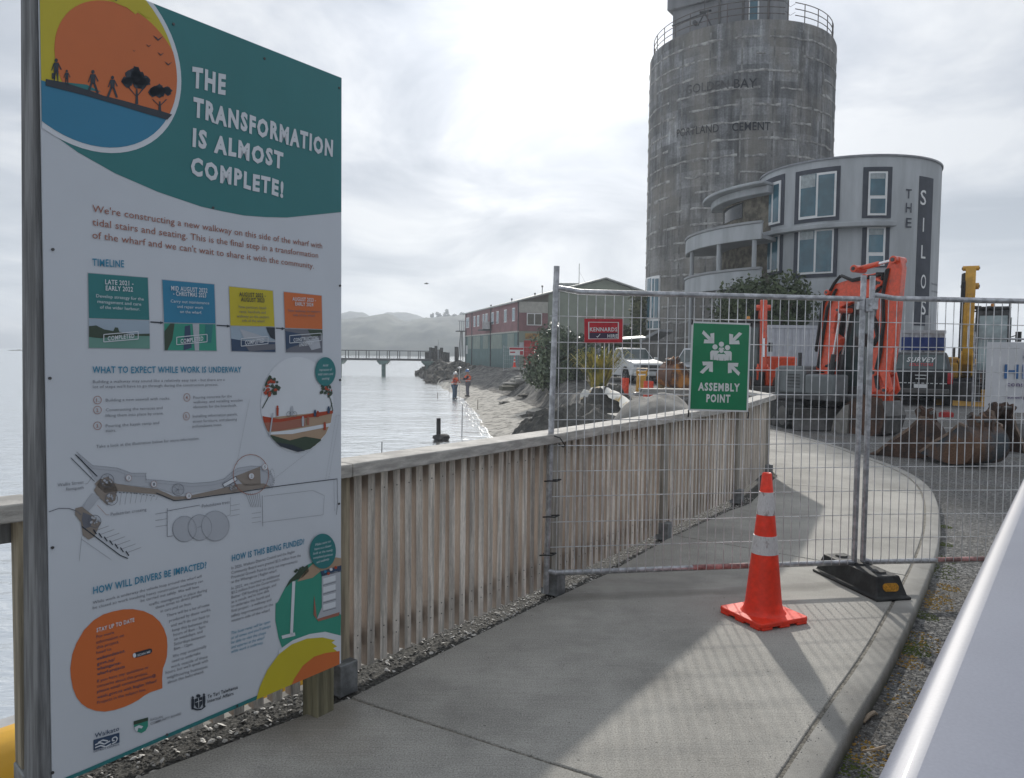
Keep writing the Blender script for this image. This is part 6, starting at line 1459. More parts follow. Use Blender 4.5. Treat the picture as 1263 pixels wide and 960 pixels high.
for i, (x0_, x1_, yt, yb) in enumerate(((700, 742, 478, 548), (738, 790, 436, 540), (788, 812, 422, 540), (812, 838, 455, 538), (838, 865, 438, 538), (865, 925, 478, 538), (972, 1004, 430, 538))):
    a = P(*c8(x0_, yt), 99 + i); b = P(*c8(x1_, yb), 99 + i); q = MB(); w = b.x - a.x; k = max(1, round(w / .45))
    for j in range(k): q.tube((a.x + w * (j + .5) / k, 99 + i, -.9), (a.x + w * (j + .5) / k, 99 + i, a.z - .06 * (j % 2)), w / k / 1.9, n=10)
    solo('wharf_piles', q, pile_m, ('short dark pile cluster nearest the footbridge end', 'wide dark block of piles by the footbridge end', 'tallest dark pile of the wharf cluster', 'lower dark pile between two taller ones', 'dark pile just right of the thin mast', 'low wide row of dark piles right of the cluster', 'single dark pile standing apart beside the shed')[i], 'piles', ((a.x + b.x) / 2, 99 + i, 0), 'dark timber piles of the wharf')
a = P(*c8(821, 368), 98); b = P(*c8(821, 540), 98); q = MB(); q.tube((a.x, 98, -.6), (a.x, 98, a.z), .045, n=6); solo('thin_mast', q, galv, 'thin pale mast standing among the dark wharf piles', 'pole', (a.x, 98, 0))
# stakes and an old pile in the water
def stake(px, pyt, pyb, r, mat, lab):
    b = G(px, pyb, SEA); t = P(px, pyt, b.y); q = MB(); q.tube((b.x, b.y, SEA - .8), (t.x + r, t.y, t.z), r, r * .9, n=7); solo('marker_stake', q, mat, lab, 'stake', (b.x, b.y, SEA), 'thin stakes standing in the water')
stake(569.5, 499, 538, .022, galv, 'tall thin grey stake in the shallows below the two workers'); stake(470.5, 545, 562, .016, pile_m, 'short thin stake in the water near the board edge'); stake(539.5, 484, 491, .02, rust, 'short brown stake in the water left of the workers'); stake(589, 493, 506, .02, rust, 'small brown stake in the wet sand right of the workers')
b = G(543, 543, SEA); q = MB(); t = P(541, 516, b.y); q.tube((t.x, b.y, SEA - .8), (t.x, b.y, t.z), .085, .075, n=10); q.blob((b.x + .05, b.y, SEA + .08), (.33, .3, .16), .3, 5); solo('old_pile_stump', q, pile_m, 'dark broken pile rising from a small rock in the water', 'pile', (b.x, b.y, SEA), smooth=.6)
# yellow floating boom by the seawall
a = G(-60, 955, -1.45); b = G(437, 775, -1.45); a = Vector((-5.15, 3.36, -1.5)); b = Vector((-1.15, 8.66, -1.5)); d = (b - a).normalized(); t = thing('yellow_float', 'long yellow float lying in the water behind the fence, seen at the far left', 'float', tuple(a.lerp(b, .5)))
q = MB(); q.pipe([a, b], .31, 16); part('tube', q, boom_y, t); 
q = MB(); n_ = Vector((-d.y, d.x, 0)); q.beam(a + n_ * .5 + Vector((0, 0, -.0)), b + n_ * .5, .5, .16); part('pale_skirt', q, M('float_pale', (.42, .42, .42), .6, var=.1), t, bevel=.02)
for i in range(5): q = MB(); c = a.lerp(b, (i + .5) / 5); q.pipe([c - d * .03, c + d * .03], .32, 16); part('strap', q, M('boom_strap', (.38, .20, .02), .6), t)
# gull
c = P(526, 350, 90); q = MB(); q.pipe([c + Vector((-.28, 0, -.02)), c + Vector((-.1, 0, 0)), c + Vector((.1, 0, 0)), c + Vector((.26, 0, .02))], [.02, .07, .07, .015], 8)
for s in (-1, 1): q.add([c + Vector((-.06, 0, .02)), c + Vector((.1, 0, .02)), c + Vector((.12, s * .35, .10)), c + Vector((-.02, s * .62, .04)), c + Vector((-.05, s * .33, .08))], [(0, 1, 2, 4), (2, 3, 4)])
q.add([c + Vector((-.3, -.1, .02)), c + Vector((.1, -.05, .04)), c + Vector((.34, .1, .0)), c + Vector((.1, .05, .02))], [(0, 1, 2, 3)])
solo('gull', q, gull_m, 'dark gull gliding low over the water against the cloud', 'bird', tuple(c))
# ---------------------------------------------------------------- vehicles: x forward, y left, z up, origin on the ground
def wheel(t, x, y, r=.39, w=.24):
    s = 1 if y > 0 else -1
    q = MB(); q.lathe([(r - .13, -w / 2), (r - .03, -w / 2), (r, -w / 2 + .04), (r, w / 2 - .04), (r - .03, w / 2), (r - .13, w / 2)], n=28, caps=False)
    M3 = Matrix.Rotation(R(90), 3, 'X'); q.v = [tuple(M3 @ Vector(v) + Vector((x, y, r))) for v in q.v]
    wh = bpy.data.objects.new('wheel', q.mesh('wheel')); C.objects.link(wh); wh.data.materials.append(tyre_m); wh.parent = t
    q = MB(); q.lathe([(0.01, w * .30), (.06, w * .32), (.07, w * .22), (r - .16, w * .28), (r - .125, w * .44), (r - .12, -w * .3), (.01, -w * .3)], n=24)
    M4 = Matrix.Rotation(R(-90 * s), 3, 'X'); q.v = [tuple(M4 @ Vector(v) + Vector((x, y, r))) for v in q.v]
    o = link('rim', q.mesh('rim'), rim_m, wh)
    q = MB()
    for k in range(6):
        a = k * 1.047; c = Vector((math.cos(a), 0, math.sin(a))); q.beam(Vector((x, y + s * w * .40, r)) + c * .05, Vector((x, y + s * w * .36, r)) + c * (r - .14), .05, .03, up=(0, 1, 0))
    link('rim_spokes', q.mesh('rim_spokes'), steel_dark, wh)
def ute(name, label, cat, loc, head, paint, kind='ute', group=None, plate=None, bevel=.05):
    t = thing(name, label, cat, loc, math.atan2(head[1], head[0]), group)
    W_ = 1.84; zt = 1.22 if kind != 'suv' else 1.12; ar = .45
    def arch(cx_): return [(cx_ + ar * math.cos(R(a)), .40 + ar * math.sin(R(a))) for a in range(180, -1, -20)]
    top = [(2.62, .55), (2.66, .80), (2.60, 1.02), (2.35, 1.10), (1.30, zt), (-2.64, zt)] if kind != 'suv' else [(2.62, .55), (2.66, .80), (2.60, 1.0), (2.3, 1.08), (1.30, 1.15), (1.2, zt), (-2.55, zt), (-2.62, .9)]
    pts = [(-2.62, .48), (-2.15, .40)] + [(x, z) for x, z in arch(-1.62)] + [(1.23, .36)] + arch(1.70) + [(2.5, .42)] + top
    pts = [(x, z) for x, z in pts]
    q = MB(); q.prism([(x, -W_ / 2, z) for x, z in pts], (0, W_, 0))
    # tumble the sides in a little towards the sill and top
    q.v = [(x, y * (1 - .045 * max(0, (z - .85)) / .4 - .03 * max(0, (.8 - z)) / .4) * (1 - .05 * max(0, x - 2.2) / .45 - .0), z) for x, y, z in q.v]
    o = part('body', q, paint, t, world=False, smooth=.5); bev(o, bevel, 3, .5)
    q = MB(); q.box((0, 0, .42), (4.3, 1.5, .22)); part('underbody', q, rubber, t, world=False)
    for x in (-1.62, 1.70):
        for y in (-.80, .80): wheel(t, x, y)
    # cabin
    xb0, xb1, xt0, xt1 = (.25, 1.40, .45, .95) if kind == 'lid' else (-.42, 1.30, -.22, .55) if kind == 'ute' else (-2.50, 1.30, -2.25, .55)
    zb, zr_ = zt - .04, 1.80; wb, wt = W_ / 2 - .05, W_ / 2 - .22
    def cp(s, tt, side): # s 0 rear..1 front, tt 0 bottom..1 top
        x = (xb0 + (xb1 - xb0) * s) * (1 - tt) + (xt0 + (xt1 - xt0) * s) * tt; y = side * (wb + (wt - wb) * tt); return Vector((x, y, zb + (zr_ - zb) * tt))
    q = MB(); vs = [cp(0, 0, -1), cp(1, 0, -1), cp(1, 0, 1), cp(0, 0, 1), cp(0, 1, -1), cp(1, 1, -1), cp(1, 1, 1), cp(0, 1, 1)]
    q.add(vs, [(3, 2, 1, 0), (4, 5, 6, 7), (0, 1, 5, 4), (1, 2, 6, 5), (2, 3, 7, 6), (3, 0, 4, 7)]); o = part('cabin', q, paint, t, world=False, smooth=.5); bev(o, .05, 3, .4)
    def glass(nm, pts, n_):
        n_ = Vector(n_).normalized(); q = MB(); q.prism([p + n_ * .004 for p in pts], n_ * .008); return part(nm, q, cab_glass, t, world=False, smooth=None)
    for sd_ in (-1, 1):
        cuts = ((.12, .50), (.54, .93)) if xb0 > -1 else ((.04, .30), (.33, .58), (.61, .93))
        for a, b in cuts: glass('side_window', [cp(a, .12, sd_), cp(b, .12, sd_), cp(min(b, .93), .86, sd_), cp(a, .86, sd_)], (0, sd_, .25))
    wn = Vector((zr_ - zb, 0, xb1 - xt1)); e = lambda y, tt: Vector((xb1 + (xt1 - xb1) * tt, y * (wb + (wt - wb) * tt) * .90, zb + (zr_ - zb) * tt))
    glass('windscreen', [e(-1, .10), e(1, .10), e(1, .88), e(-1, .88)], wn)
    e2 = lambda y, tt: Vector((xb0 + (xt0 - xb0) * tt, y * (wb + (wt - wb) * tt) * .88, zb + (zr_ - zb) * tt)); glass('rear_window', [e2(1, .12), e2(-1, .12), e2(-1, .86), e2(1, .86)], Vector((-(zr_ - zb), 0, xt0 - xb0)))
    # front end
    q = MB(); q.box((2.645, 0, .80), (.05, 1.05, .30)); o = part('grille', q, steel_dark, t, world=False, bevel=.015)
    q = MB(); q.box((2.62, 0, .50), (.14, 1.66, .20)); part('front_bumper', q, paint if kind != 'canopy' else steel_dark, t, world=False, bevel=.04)
    for s in (-1, 1):
        q = MB(); q.box((2.56, s * .70, .88), (.18, .32, .19)); part('headlight', q, lamp_clear, t, world=False, bevel=.04)
        q = MB(); q.box((1.15, s * (W_ / 2 + .10), 1.24), (.10, .22, .17)); kind == 'lid' or part('wing_mirror', q, black_m if kind == 'canopy' else paint, t, world=False, bevel=.03)
        q = MB(); q.box((-2.60, s * .82, .98), (.12, .15, .36)); part('tail_light', q, lamp_red, t, world=False, bevel=.02)
        for x in (.02, .82): q = MB(); q.box((x, s * (W_ / 2 - .005), 1.0), (.14, .03, .035)); part('door_handle', q, steel_dark, t, world=False)
    q = MB(); q.box((-2.68, 0, .56), (.12, 1.62, .16)); part('rear_bumper', q, steel_worn if kind != 'suv' else paint, t, world=False, bevel=.03)
    q = MB(); q.box((-2.655, 0, .66 if kind != 'canopy' else .72), (.02, .36, .12)); part('number_plate', q, white_pt, t, world=False)
    q = MB(); q.box((2.70, 0, .52), (.02, .36, .12)); part('number_plate', q, white_pt, t, world=False)
    return t
b = P(779, 470, 39.5); ute('white_ute', 'white double cab ute parked facing the camera by the silo wall', 'ute', (b.x, 40.5, .07), (.25, -1), white_pt, group=None)
b = P(868, 470, 36); ute('silver_car', 'silver car half hidden behind the green assembly sign', 'car', (b.x, 36.5, .07), (-.55, -.85), silver_pt, 'suv')
hd = Vector((.490, .872)).normalized(); b = P(1137, 500, 22.5)
bu = ute('black_ute', 'black ute with canopy and white survey lettering on its rear window, seen from behind', 'ute', (P(1137, 480, 26.6).x, 26.6, -.06), (hd.x, hd.y), ute_black, 'canopy')
q = MB(); put_text(q, 'SURVEY', lambda x, y: (-2.478 + (.185 + .14 * y) * .39 * 1.0, .42 - .84 * x, 1.49 + .15 * y), bold=.05, shear=.25); part('lettering', q, sg['w'], bu, world=False, smooth=None)
q = MB(); put_text(q, 'SOLUTIONS', lambda x, y: (-2.49 + (.06 + .10 * y) * .39, .34 - .68 * x, 1.36 + .09 * y), bold=.05, shear=.25); part('lettering', q, lamp_red, bu, world=False, smooth=None)
q = MB()
for z_, w in ((1.05, .16), (.94, .14)): q.sheet([(-2.672, w, z_), (-2.672, -w, z_), (-2.672, -w, z_ + .03), (-2.672, w, z_ + .03)])
for i in range(12): q.sheet([(-2.668, .72 - i * .125, .80), (-2.668, .72 - i * .125 - .08, .80), (-2.668, .72 - i * .125 - .08, .825), (-2.668, .72 - i * .125, .825)])
part('badge', q, sg['w'], bu, world=False, smooth=None)
# white ute beside the camera, shade put into its grey colour: its side edge runs parallel to the kerb
hd = Vector((.598, .801)); pl_pt = Vector((.385, .762)) ; rt = Vector((hd.y, -hd.x)); org = pl_pt + rt * (.92 - .055) - hd * (pl_pt.dot(hd)) + hd * (0.42 + 2.65)
fg = ute('shaded_white_ute', 'silver grey ute beside the camera, only its smooth rounded side edge in view', 'ute', (org.x, org.y, RL), (hd.x, hd.y), M('shaded_white_paint', (0.21, 0.225, 0.28), 0.52, var=.06, scale=1.5, coat=.12, fine=.05, fscale=200), 'lid', bevel=.13)

# ---------------------------------------------------------------- excavators
def ce(x, y): return (843 + x / 3.007, 300 + y / 3.007)
def on_plane(c, dU, k=1.0, z0=RL, off=-.12):
    c = Vector((*c, z0)); dU = Vector((*dU, 0)).normalized(); sU = Vector((-dU.y, dU.x, 0)); o = c + sU * (off * k)
    def f(*pts):
        out = []
        for x, y in pts:
            d = ray(*ce(x, y)); t = (o - CP).dot(sU) / d.dot(sU); p = CP + d * t; out.append(((p - c).dot(dU) / k, (p.z - c.z) / k))
        return out
    return f
def excavator(name, label, c, dU, dL, paint, k=1.0, boom=None, arm=None, cw=cw_grey, body=None, cab_side=1, z0=RL, bw=.21, bucket_r=None, wheels=False, blade=True, cabpaint=steel_dark, rk=1.0, loff=(0, 0), cgl=None, bl=1.42, ush=0.0, covh=1.25):
    cgl = cgl or cab_glass; c = Vector((c[0], c[1], z0)); dU = Vector((*dU, 0)).normalized(); dL = Vector((*dL, 0)).normalized()
    sU = Vector((-dU.y, dU.x, 0)); sL = Vector((-dL.y, dL.x, 0)); Z = Vector((0, 0, 1))
    t = thing(name, label, 'excavator', tuple(c))
    def U(r, s, h): return c + dU * (r * k) + sU * (s * k) + Z * (h * k)
    def Lw(r, s, h): return c + Vector((*loff, 0)) + dL * (r * k) + sL * (s * k) + Z * (h * k)
    def ubox(nm, mat, r0, r1, s0, s1, h0, h1, bevel=.03, par=None, taper=0):
        q = MB(); vs = [U(r0, s0, h0), U(r1, s0, h0), U(r1, s1, h0), U(r0, s1, h0), U(r0 + taper, s0 + taper * .4, h1), U(r1 - taper, s0 + taper * .4, h1), U(r1 - taper, s1 - taper * .4, h1), U(r0 + taper, s1 - taper * .4, h1)]
        q.add(vs, [(3, 2, 1, 0), (4, 5, 6, 7), (0, 1, 5, 4), (1, 2, 6, 5), (2, 3, 7, 6), (3, 0, 4, 7)]); return part(nm, q, mat, par or t, smooth=.5, bevel=bevel * k)
    # tracks
    for s in (-1, 1):
        q = MB(); n = 10; prof = [(-1.0, .30), (1.0, .30)]; pts = []
        for i in range(n + 1): a = R(-90 + 180 * i / n); pts.append((.85 + .30 * math.cos(a), .31 + .30 * math.sin(a)))
        for i in range(n + 1): a = R(90 + 180 * i / n); pts.append((-.85 + .30 * math.cos(a), .31 + .30 * math.sin(a)))
        q.prism([Lw(r, s * .78 - .19, h) for r, h in pts], sL * (.38 * k)); part('track', q, rubber, t, smooth=.5)
        tr = t.children[-1] if t.children else None
        q = MB()
        for i in range(14):
            r = -.9 + i * 1.8 / 13
            for h in (.005, .615): q.beam(Lw(r, s * .78 - .2, h), Lw(r, s * .78 + .2, h), .06 * k, .03 * k)
        for i in range(5): a = R(-60 + 30 * i); q.beam(Lw(.85 + .31 * math.cos(a), s * .78 - .2, .31 + .31 * math.sin(a)), Lw(.85 + .31 * math.cos(a), s * .78 + .2, .31 + .31 * math.sin(a)), .05 * k, .05 * k)
        part('track_pads', q, steel_dark, t, smooth=None)
        q = MB()
        for r in (-.85, -.42, 0, .42, .85):
            rr_ = .22 if abs(r) > .8 else .11; q.tube(Lw(r, s * .98 - .01, .31 if abs(r) > .8 else .14), Lw(r, s * .98 + .02 * s, .31 if abs(r) > .8 else .14), rr_ * k, n=16)
        part('track_roller', q, steel_worn, t)
    U0_ = U
    def U(r, s, h): return U0_(r * (.86 if ush else 1) + ush, s * (.88 if ush else 1) + (.12 if ush else 0), h)
    ub = MB(); ub.beam(Lw(-.7, 0, .38), Lw(.7, 0, .38), 1.2 * k, .22 * k); ub.tube(Lw(0, 0, .45), Lw(0, 0, .68), .42 * k, n=24); part('undercarriage', ub, steel_dark, t)
    if blade:
        q = MB(); pr = [(1.42, .02), (1.50, .04), (1.44, .18), (1.43, .34), (1.50, .50), (1.45, .52), (1.36, .36), (1.37, .14)]; q.prism([Lw(r, -1.0, h) for r, h in pr], sL * (2.0 * k)); part('dozer_blade', q, steel_worn if paint is orange_p else paint, t, smooth=.5)
        q = MB()
        for s in (-.5, .5): q.beam(Lw(.6, s, .35), Lw(1.4, s, .28), .12 * k, .14 * k)
        part('blade_arm', q, steel_dark, t, smooth=None)
    # upper body
    bp = body or paint
    ubox('deck', steel_dark, -1.15, .95, -.92, .92, .68, .80, .02)
    ubox('engine_cover', bp, -.98, -.05, -.90, .90, .80, 1.42, .06, taper=.05)
    ubox('side_cover', bp, -.05, .80, *((-.92, -.32) if cab_side > 0 else (.0, .92)), .80, covh, .05)
    q = MB(); n = 12; pts = [U(-.80, -.93, .72), U(-.80, .93, .72)] + [U(-.95 - .33 * math.cos(R(-90 + 180 * i / n)), .93 * math.cos(R(180 * i / n)) if False else .93 - 1.86 * i / n, .72) for i in range(n + 1)]
    q.prism(pts[:0] + [U(-.80, .93, .72)] + [U(-.95 - .30 * math.sin(R(180 * i / n)), .93 - 1.86 * i / n, .72) for i in range(n + 1)] + [U(-.80, -.93, .72)], Z * (.66 * k)); part('counterweight', q, cw, t, smooth=.5, bevel=.05 * k)
    q = MB()
    for i in range(5): q.beam(U(-.6, -.905, .95 + i * .07), U(-.2, -.905, .95 + i * .07), .02, .025)
    part('louvre', q, steel_dark, t, smooth=None)
    q = MB(); q.tube(U(-.55, -.45, 1.4), U(-.55, -.45, 1.72), .045 * k, n=8); part('exhaust', q, steel_dark, t)
    # cab
    cs = cab_side; s0, s1 = (.05, .92) if cs > 0 else (-.92, -.05); cb = ubox('cab', cabpaint, -.20, .90, s0, s1, .80, 2.78, .05, taper=.06)
    for nm, r0, r1, h0, h1 in (('side_glass', -.10, .32, 1.55, 2.55), ('door_glass', .38, .82, 1.0, 2.55)):
        for sd_ in (s0, s1):
            q = MB(); o_ = -.012 if sd_ == s0 else .012; q.prism([U(r0 + .02, sd_ + o_ * .2 + (.01 if o_ < 0 else -.01), h0), U(r1, sd_ + o_ * .2 + (.01 if o_ < 0 else -.01), h0), U(r1 - .03, sd_ + o_ + (.02 if o_ < 0 else -.02), h1), U(r0 + .02, sd_ + o_ + (.02 if o_ < 0 else -.02), h1)], sU * (o_ * k)); part(nm, q, cgl, cb, smooth=None)
    q = MB(); q.prism([U(.905, s0 + .09, 1.05), U(.905, s1 - .09, 1.05), U(.86, s1 - .10, 2.6), U(.86, s0 + .10, 2.6)], dU * (.012 * k)); part('front_glass', q, cgl, cb, smooth=None)
    q = MB(); q.prism([U(-.205, s0 + .09, 1.55), U(-.205, s1 - .09, 1.55), U(-.16, s1 - .10, 2.6), U(-.16, s0 + .10, 2.6)], -dU * (.012 * k)); part('rear_glass', q, cgl, cb, smooth=None)
    ubox('cab_roof', steel_dark if paint is orange_p else cabpaint, -.18, .88, s0 + .02, s1 - .02, 2.79, 2.86, .02)
    q = MB(); q.tube(U(.15, (s0 + s1) / 2, 2.86), U(.15, (s0 + s1) / 2, 2.98), .06 * k, .05 * k, n=12); part('beacon', q, M('beacon_amber', (.8, .3, .03), .3, coat=.5), t)
    for sd_, o_ in ((s0, -1), (s1, 1)): q = MB(); q.tube(U(.88, sd_, 2.0), U(1.02, sd_ + o_ * .14, 2.05), .015, n=6); q.box(U(1.04, sd_ + o_ * .16, 2.0), (.07 * k, .16 * k, .28 * k)); part('mirror', q, black_m, t)
    # boom, arm, cylinders
    U_ = U0_
    def U(r, s, h): return U_(r * rk, s, h)
    def plate(nm, pts, w, mat, s=0.0, par=None, bevel=.015): q = MB(); q.prism([U(r, s - w / 2, h) for r, h in pts], sU * (w * k)); return part(nm, q, mat, par or t, smooth=.5, bevel=bevel * k)
    bs = -.12
    bo = plate('boom', boom['shape'], bw, paint, bs); ao = plate('arm', arm['shape'], bw * .92, paint, bs)
    for kind, (a, b2, m_) in (('boom_cylinder', boom['cyl']), ('arm_cylinder', arm['cyl']), ('bucket_cylinder', arm['bcyl'])):
        a, b2 = Vector(a), Vector(b2); mid = a.lerp(b2, m_); s_l = (bs - .16, bs + .16) if kind == 'boom_cylinder' else (bs,)
        for s in s_l:
            q = MB(); q.tube(U(a.x, s, a.y), U(mid.x, s, mid.y), .055 * k, n=12); cy_ = part(kind, q, paint if kind != 'boom_cylinder' else steel_dark, t)
            q = MB(); q.tube(U(mid.x, s, mid.y), U(b2.x, s, b2.y), .030 * k, n=10); part('rod', q, chrome, cy_)
    for (r, h, rad, w) in boom['pins'] + arm['pins']:
        q = MB(); q.tube(U(r, bs - w / 2, h), U(r, bs + w / 2, h), rad * k, n=16); pb_ = part('pivot_boss', q, paint, t, bevel=.01); q = MB(); q.tube(U(r, bs - w / 2 - .02, h), U(r, bs + w / 2 + .02, h), rad * .5 * k, n=12); part('pin', q, steel_dark, pb_)
    rs = random.Random(5)
    for j, hs in enumerate(boom.get('hoses', [])):
        for s in (-.08, -.03, .03, .08):
            q = MB(); q.pipe([U(r + rs.uniform(-.02, .02), bs + s * .4 - bw * .5 - .03, h + rs.uniform(-.03, .03)) for r, h in hs], .021 * k, 6); part('hydraulic_hose', q, black_m, t)
    if arm.get('link'): 
        for s in (-.15, .12): plate('bucket_link', arm['link'], .05, paint, bs + s)
    for e_ in arm.get('extra', []): plate('link_plate', e_, bw * .8, paint, bs)
    if arm.get('lip'): plate('bucket_lip', arm['lip'], .06, M('bucket_worn_edge', (.24, .23, .21), .5, metal=.4, var=.15, scale=6), bs - .40, bevel=.005)
    if arm.get('bucket'):
        sh = arm['bucket']; w = .72
        for s in (-w / 2, w / 2 - .03): q = MB(); q.prism([U(r, bs + s, h) for r, h in sh], sU * (.03 * k)); bk = part('bucket_side', q, rust, t, smooth=None)
        q = MB(); cv = arm['shell']
        for a, b2 in zip(cv, cv[1:]): q.prism([U(a[0], bs - w / 2, a[1]), U(b2[0], bs - w / 2, b2[1]), U(b2[0] * .97 + .03 * sh[0][0], bs - w / 2, b2[1] + .03), U(a[0] * .97 + .03 * sh[0][0], bs - w / 2, a[1] + .03)], sU * (w * k))
        part('bucket_shell', q, steel_worn, t, smooth=None); q = MB(); e = cv[0]
        for i in range(4): s = bs - w / 2 + .08 + i * (w - .16) / 3; q.prism([U(e[0], s - .035, e[1] + .03), U(e[0] - .02, s - .035, e[1] - .02), U(e[0] - .16, s - .035, e[1] - .06)], sU * (.07 * k))
        part('bucket_teeth', q, steel_worn, t, smooth=None)
    return t, U
c1x, d1x = (6.88, 17.4), (.55, -.83); f = on_plane(c1x, d1x)
B1 = dict(shape=f((500, 475), (512, 390), (524, 260), (538, 196), (562, 156), (640, 132), (722, 112), (748, 112), (752, 150), (735, 186), (690, 205), (618, 226), (592, 240), (576, 270), (566, 335), (590, 352), (586, 380), (566, 410), (560, 470), (546, 540), (530, 535), (532, 478)),
          cyl=(f((556, 520))[0], f((598, 262))[0], .42), pins=[(*f((540, 500))[0], .10, .62), (*f((735, 150))[0], .10, .42), (*f((596, 250))[0], .06, .5), (*f((650, 97))[0], .08, .40), (*f((552, 185))[0], .06, .44), (*f((690, 125))[0], .05, .42)],
          hoses=[f((505, 400), (530, 230), (575, 150), (600, 122), (640, 140), (700, 128), (740, 120)), f((728, 118), (752, 110), (748, 160), (718, 200), (706, 250), (728, 300), (735, 350), (716, 385)), f((545, 460), (575, 440), (560, 520), (520, 560)), f((770, 100), (752, 190), (756, 300), (744, 400), (728, 480), (735, 540)), f((515, 460), (528, 360), (548, 240), (580, 175))])
A1 = dict(shape=f((776, 62), (792, 50), (812, 54), (820, 92), (806, 230), (792, 380), (776, 486), (752, 500), (708, 492), (700, 470), (716, 300), (738, 182), (752, 118)),
          cyl=(f((648, 96))[0], f((790, 60))[0], .55), bcyl=(f((800, 130))[0], f((782, 480))[0], .72), pins=[(*f((796, 64))[0], .08, .40), (*f((722, 480))[0], .08, .40), (*f((748, 150))[0], .06, .44), (*f((765, 545))[0], .07, .44), (*f((712, 560))[0], .06, .44)],
          link=f((740, 470), (778, 478), (792, 545), (776, 566), (756, 520)), bucket=f((640, 592), (700, 560), (770, 575), (790, 640), (770, 705), (720, 724), (650, 722), (588, 706), (600, 650)), shell=f((588, 706), (650, 722), (720, 724), (770, 705), (790, 640), (775, 590)),
          extra=[f((700, 485), (738, 480), (744, 590), (724, 632), (700, 600), (692, 530)), f((724, 560), (776, 552), (770, 600), (744, 640), (722, 630))], lip=f((588, 706), (600, 650), (640, 600), (656, 596), (650, 715)))
excavator('orange_excavator', 'large orange excavator with raised boom and grey counterweight behind the mesh fence', c1x, d1x, (.08, -1.0), orange_p, 1.0, B1, A1, body=cw_grey, loff=(.12, .60), ush=.30)
B2 = dict(shape=[(.02, .95), (.18, .98), (.35, 2.0), (.65, 2.75), (1.0, 3.1), (.95, 3.28), (.45, 3.0), (.05, 2.2), (-.12, 1.1)], cyl=((.5, 1.0), (.55, 2.3), .5), pins=[(.05, 1.05, .10, .6), (1.0, 3.2, .09, .42)], hoses=[[(.0, 1.4), (.1, 2.3), (.5, 3.1), (.9, 3.35)]])
A2 = dict(shape=[(.92, 3.45), (1.15, 3.42), (1.38, 2.2), (1.42, 1.3), (1.28, 1.28), (1.1, 2.1), (.88, 3.1)], cyl=((.45, 3.1), (1.02, 3.42), .5), bcyl=((1.3, 3.1), (1.5, 1.7), .6), pins=[(1.35, 1.32, .07, .4)], link=[(1.38, 1.5), (1.5, 1.4), (1.4, 1.0), (1.28, 1.0)], bucket=[(1.3, 1.1), (.9, .9), (.75, .4), (1.0, .3), (1.4, .45), (1.5, .8)], shell=[(.75, .4), (1.0, .3), (1.4, .45), (1.5, .8)])
excavator('orange_excavator', 'smaller orange excavator with orange body, partly hidden behind the green sign', (7.42, 22.6), (-.22, -.97), (-.3, -.95), orange_p, .93, B2, A2, cw=orange_p, cab_side=-1, z0=-.05, covh=1.72)
B3 = dict(shape=[(.02, .95), (.2, .98), (.42, 1.9), (.85, 2.75), (1.4, 3.3), (1.35, 3.5), (.8, 3.15), (.1, 2.3), (-.12, 1.1)], cyl=((.55, 1.0), (.7, 2.4), .5), pins=[(.05, 1.05, .10, .6), (1.4, 3.4, .09, .42)], hoses=[[(.0, 1.4), (.2, 2.5), (.8, 3.35), (1.3, 3.6), (1.6, 3.4), (1.62, 2.9)], [(.2, 2.2), (.7, 3.3), (1.25, 3.75), (1.7, 3.5), (1.7, 3.0)]])
A3 = dict(shape=[(1.25, 3.95), (1.55, 3.95), (1.68, 3.2), (1.62, 1.5), (1.45, 1.2), (1.3, 1.25), (1.4, 2.5), (1.25, 3.3)], cyl=((.6, 3.2), (1.35, 3.9), .5), bcyl=((1.7, 3.2), (1.62, 1.7), .6), pins=[(1.42, 1.3, .08, .46), (1.40, 3.9, .07, .4)], link=[(1.5, 1.6), (1.65, 1.5), (1.5, .9), (1.3, .9)], bucket=[(1.4, 1.0), (1.0, .85), (.8, .3), (1.1, .05), (1.5, .2), (1.65, .7)], shell=[(.8, .3), (1.1, .05), (1.5, .2), (1.65, .7)])
excavator('yellow_excavator', 'yellow excavator facing the camera with upright arm and dark cab', (15.75, 26.2), (-.50, -.87), (-.40, -.92), yellow_p, 1.16, B3, A3, cw=yellow_p, z0=-.05, bw=.27, cabpaint=steel_dark, cgl=M('clear_cab_glass', (.30, .38, .40), .08, var=.3, scale=1.2, spec=.8))
q = MB(); c = P(1222, 380, 25.8)
for dx in (-.45, .0, .45): q.box(c + Vector((dx, 0, .0)), (.2, .12, .12))
q.beam(c + Vector((-.7, .05, -.12)), c + Vector((.7, .05, -.12)), .05, .05); q.beam(c + Vector((-.7, .05, .18)), c + Vector((.7, .05, .18)), .05, .05)
for dx in (-.68, .68): q.beam(c + Vector((dx, .05, -.3)), c + Vector((dx, .05, .2)), .05, .05)
solo('work_light_bar', q, steel_dark, 'dark rack of work lights above the yellow excavator cab', 'light rack', tuple(c))

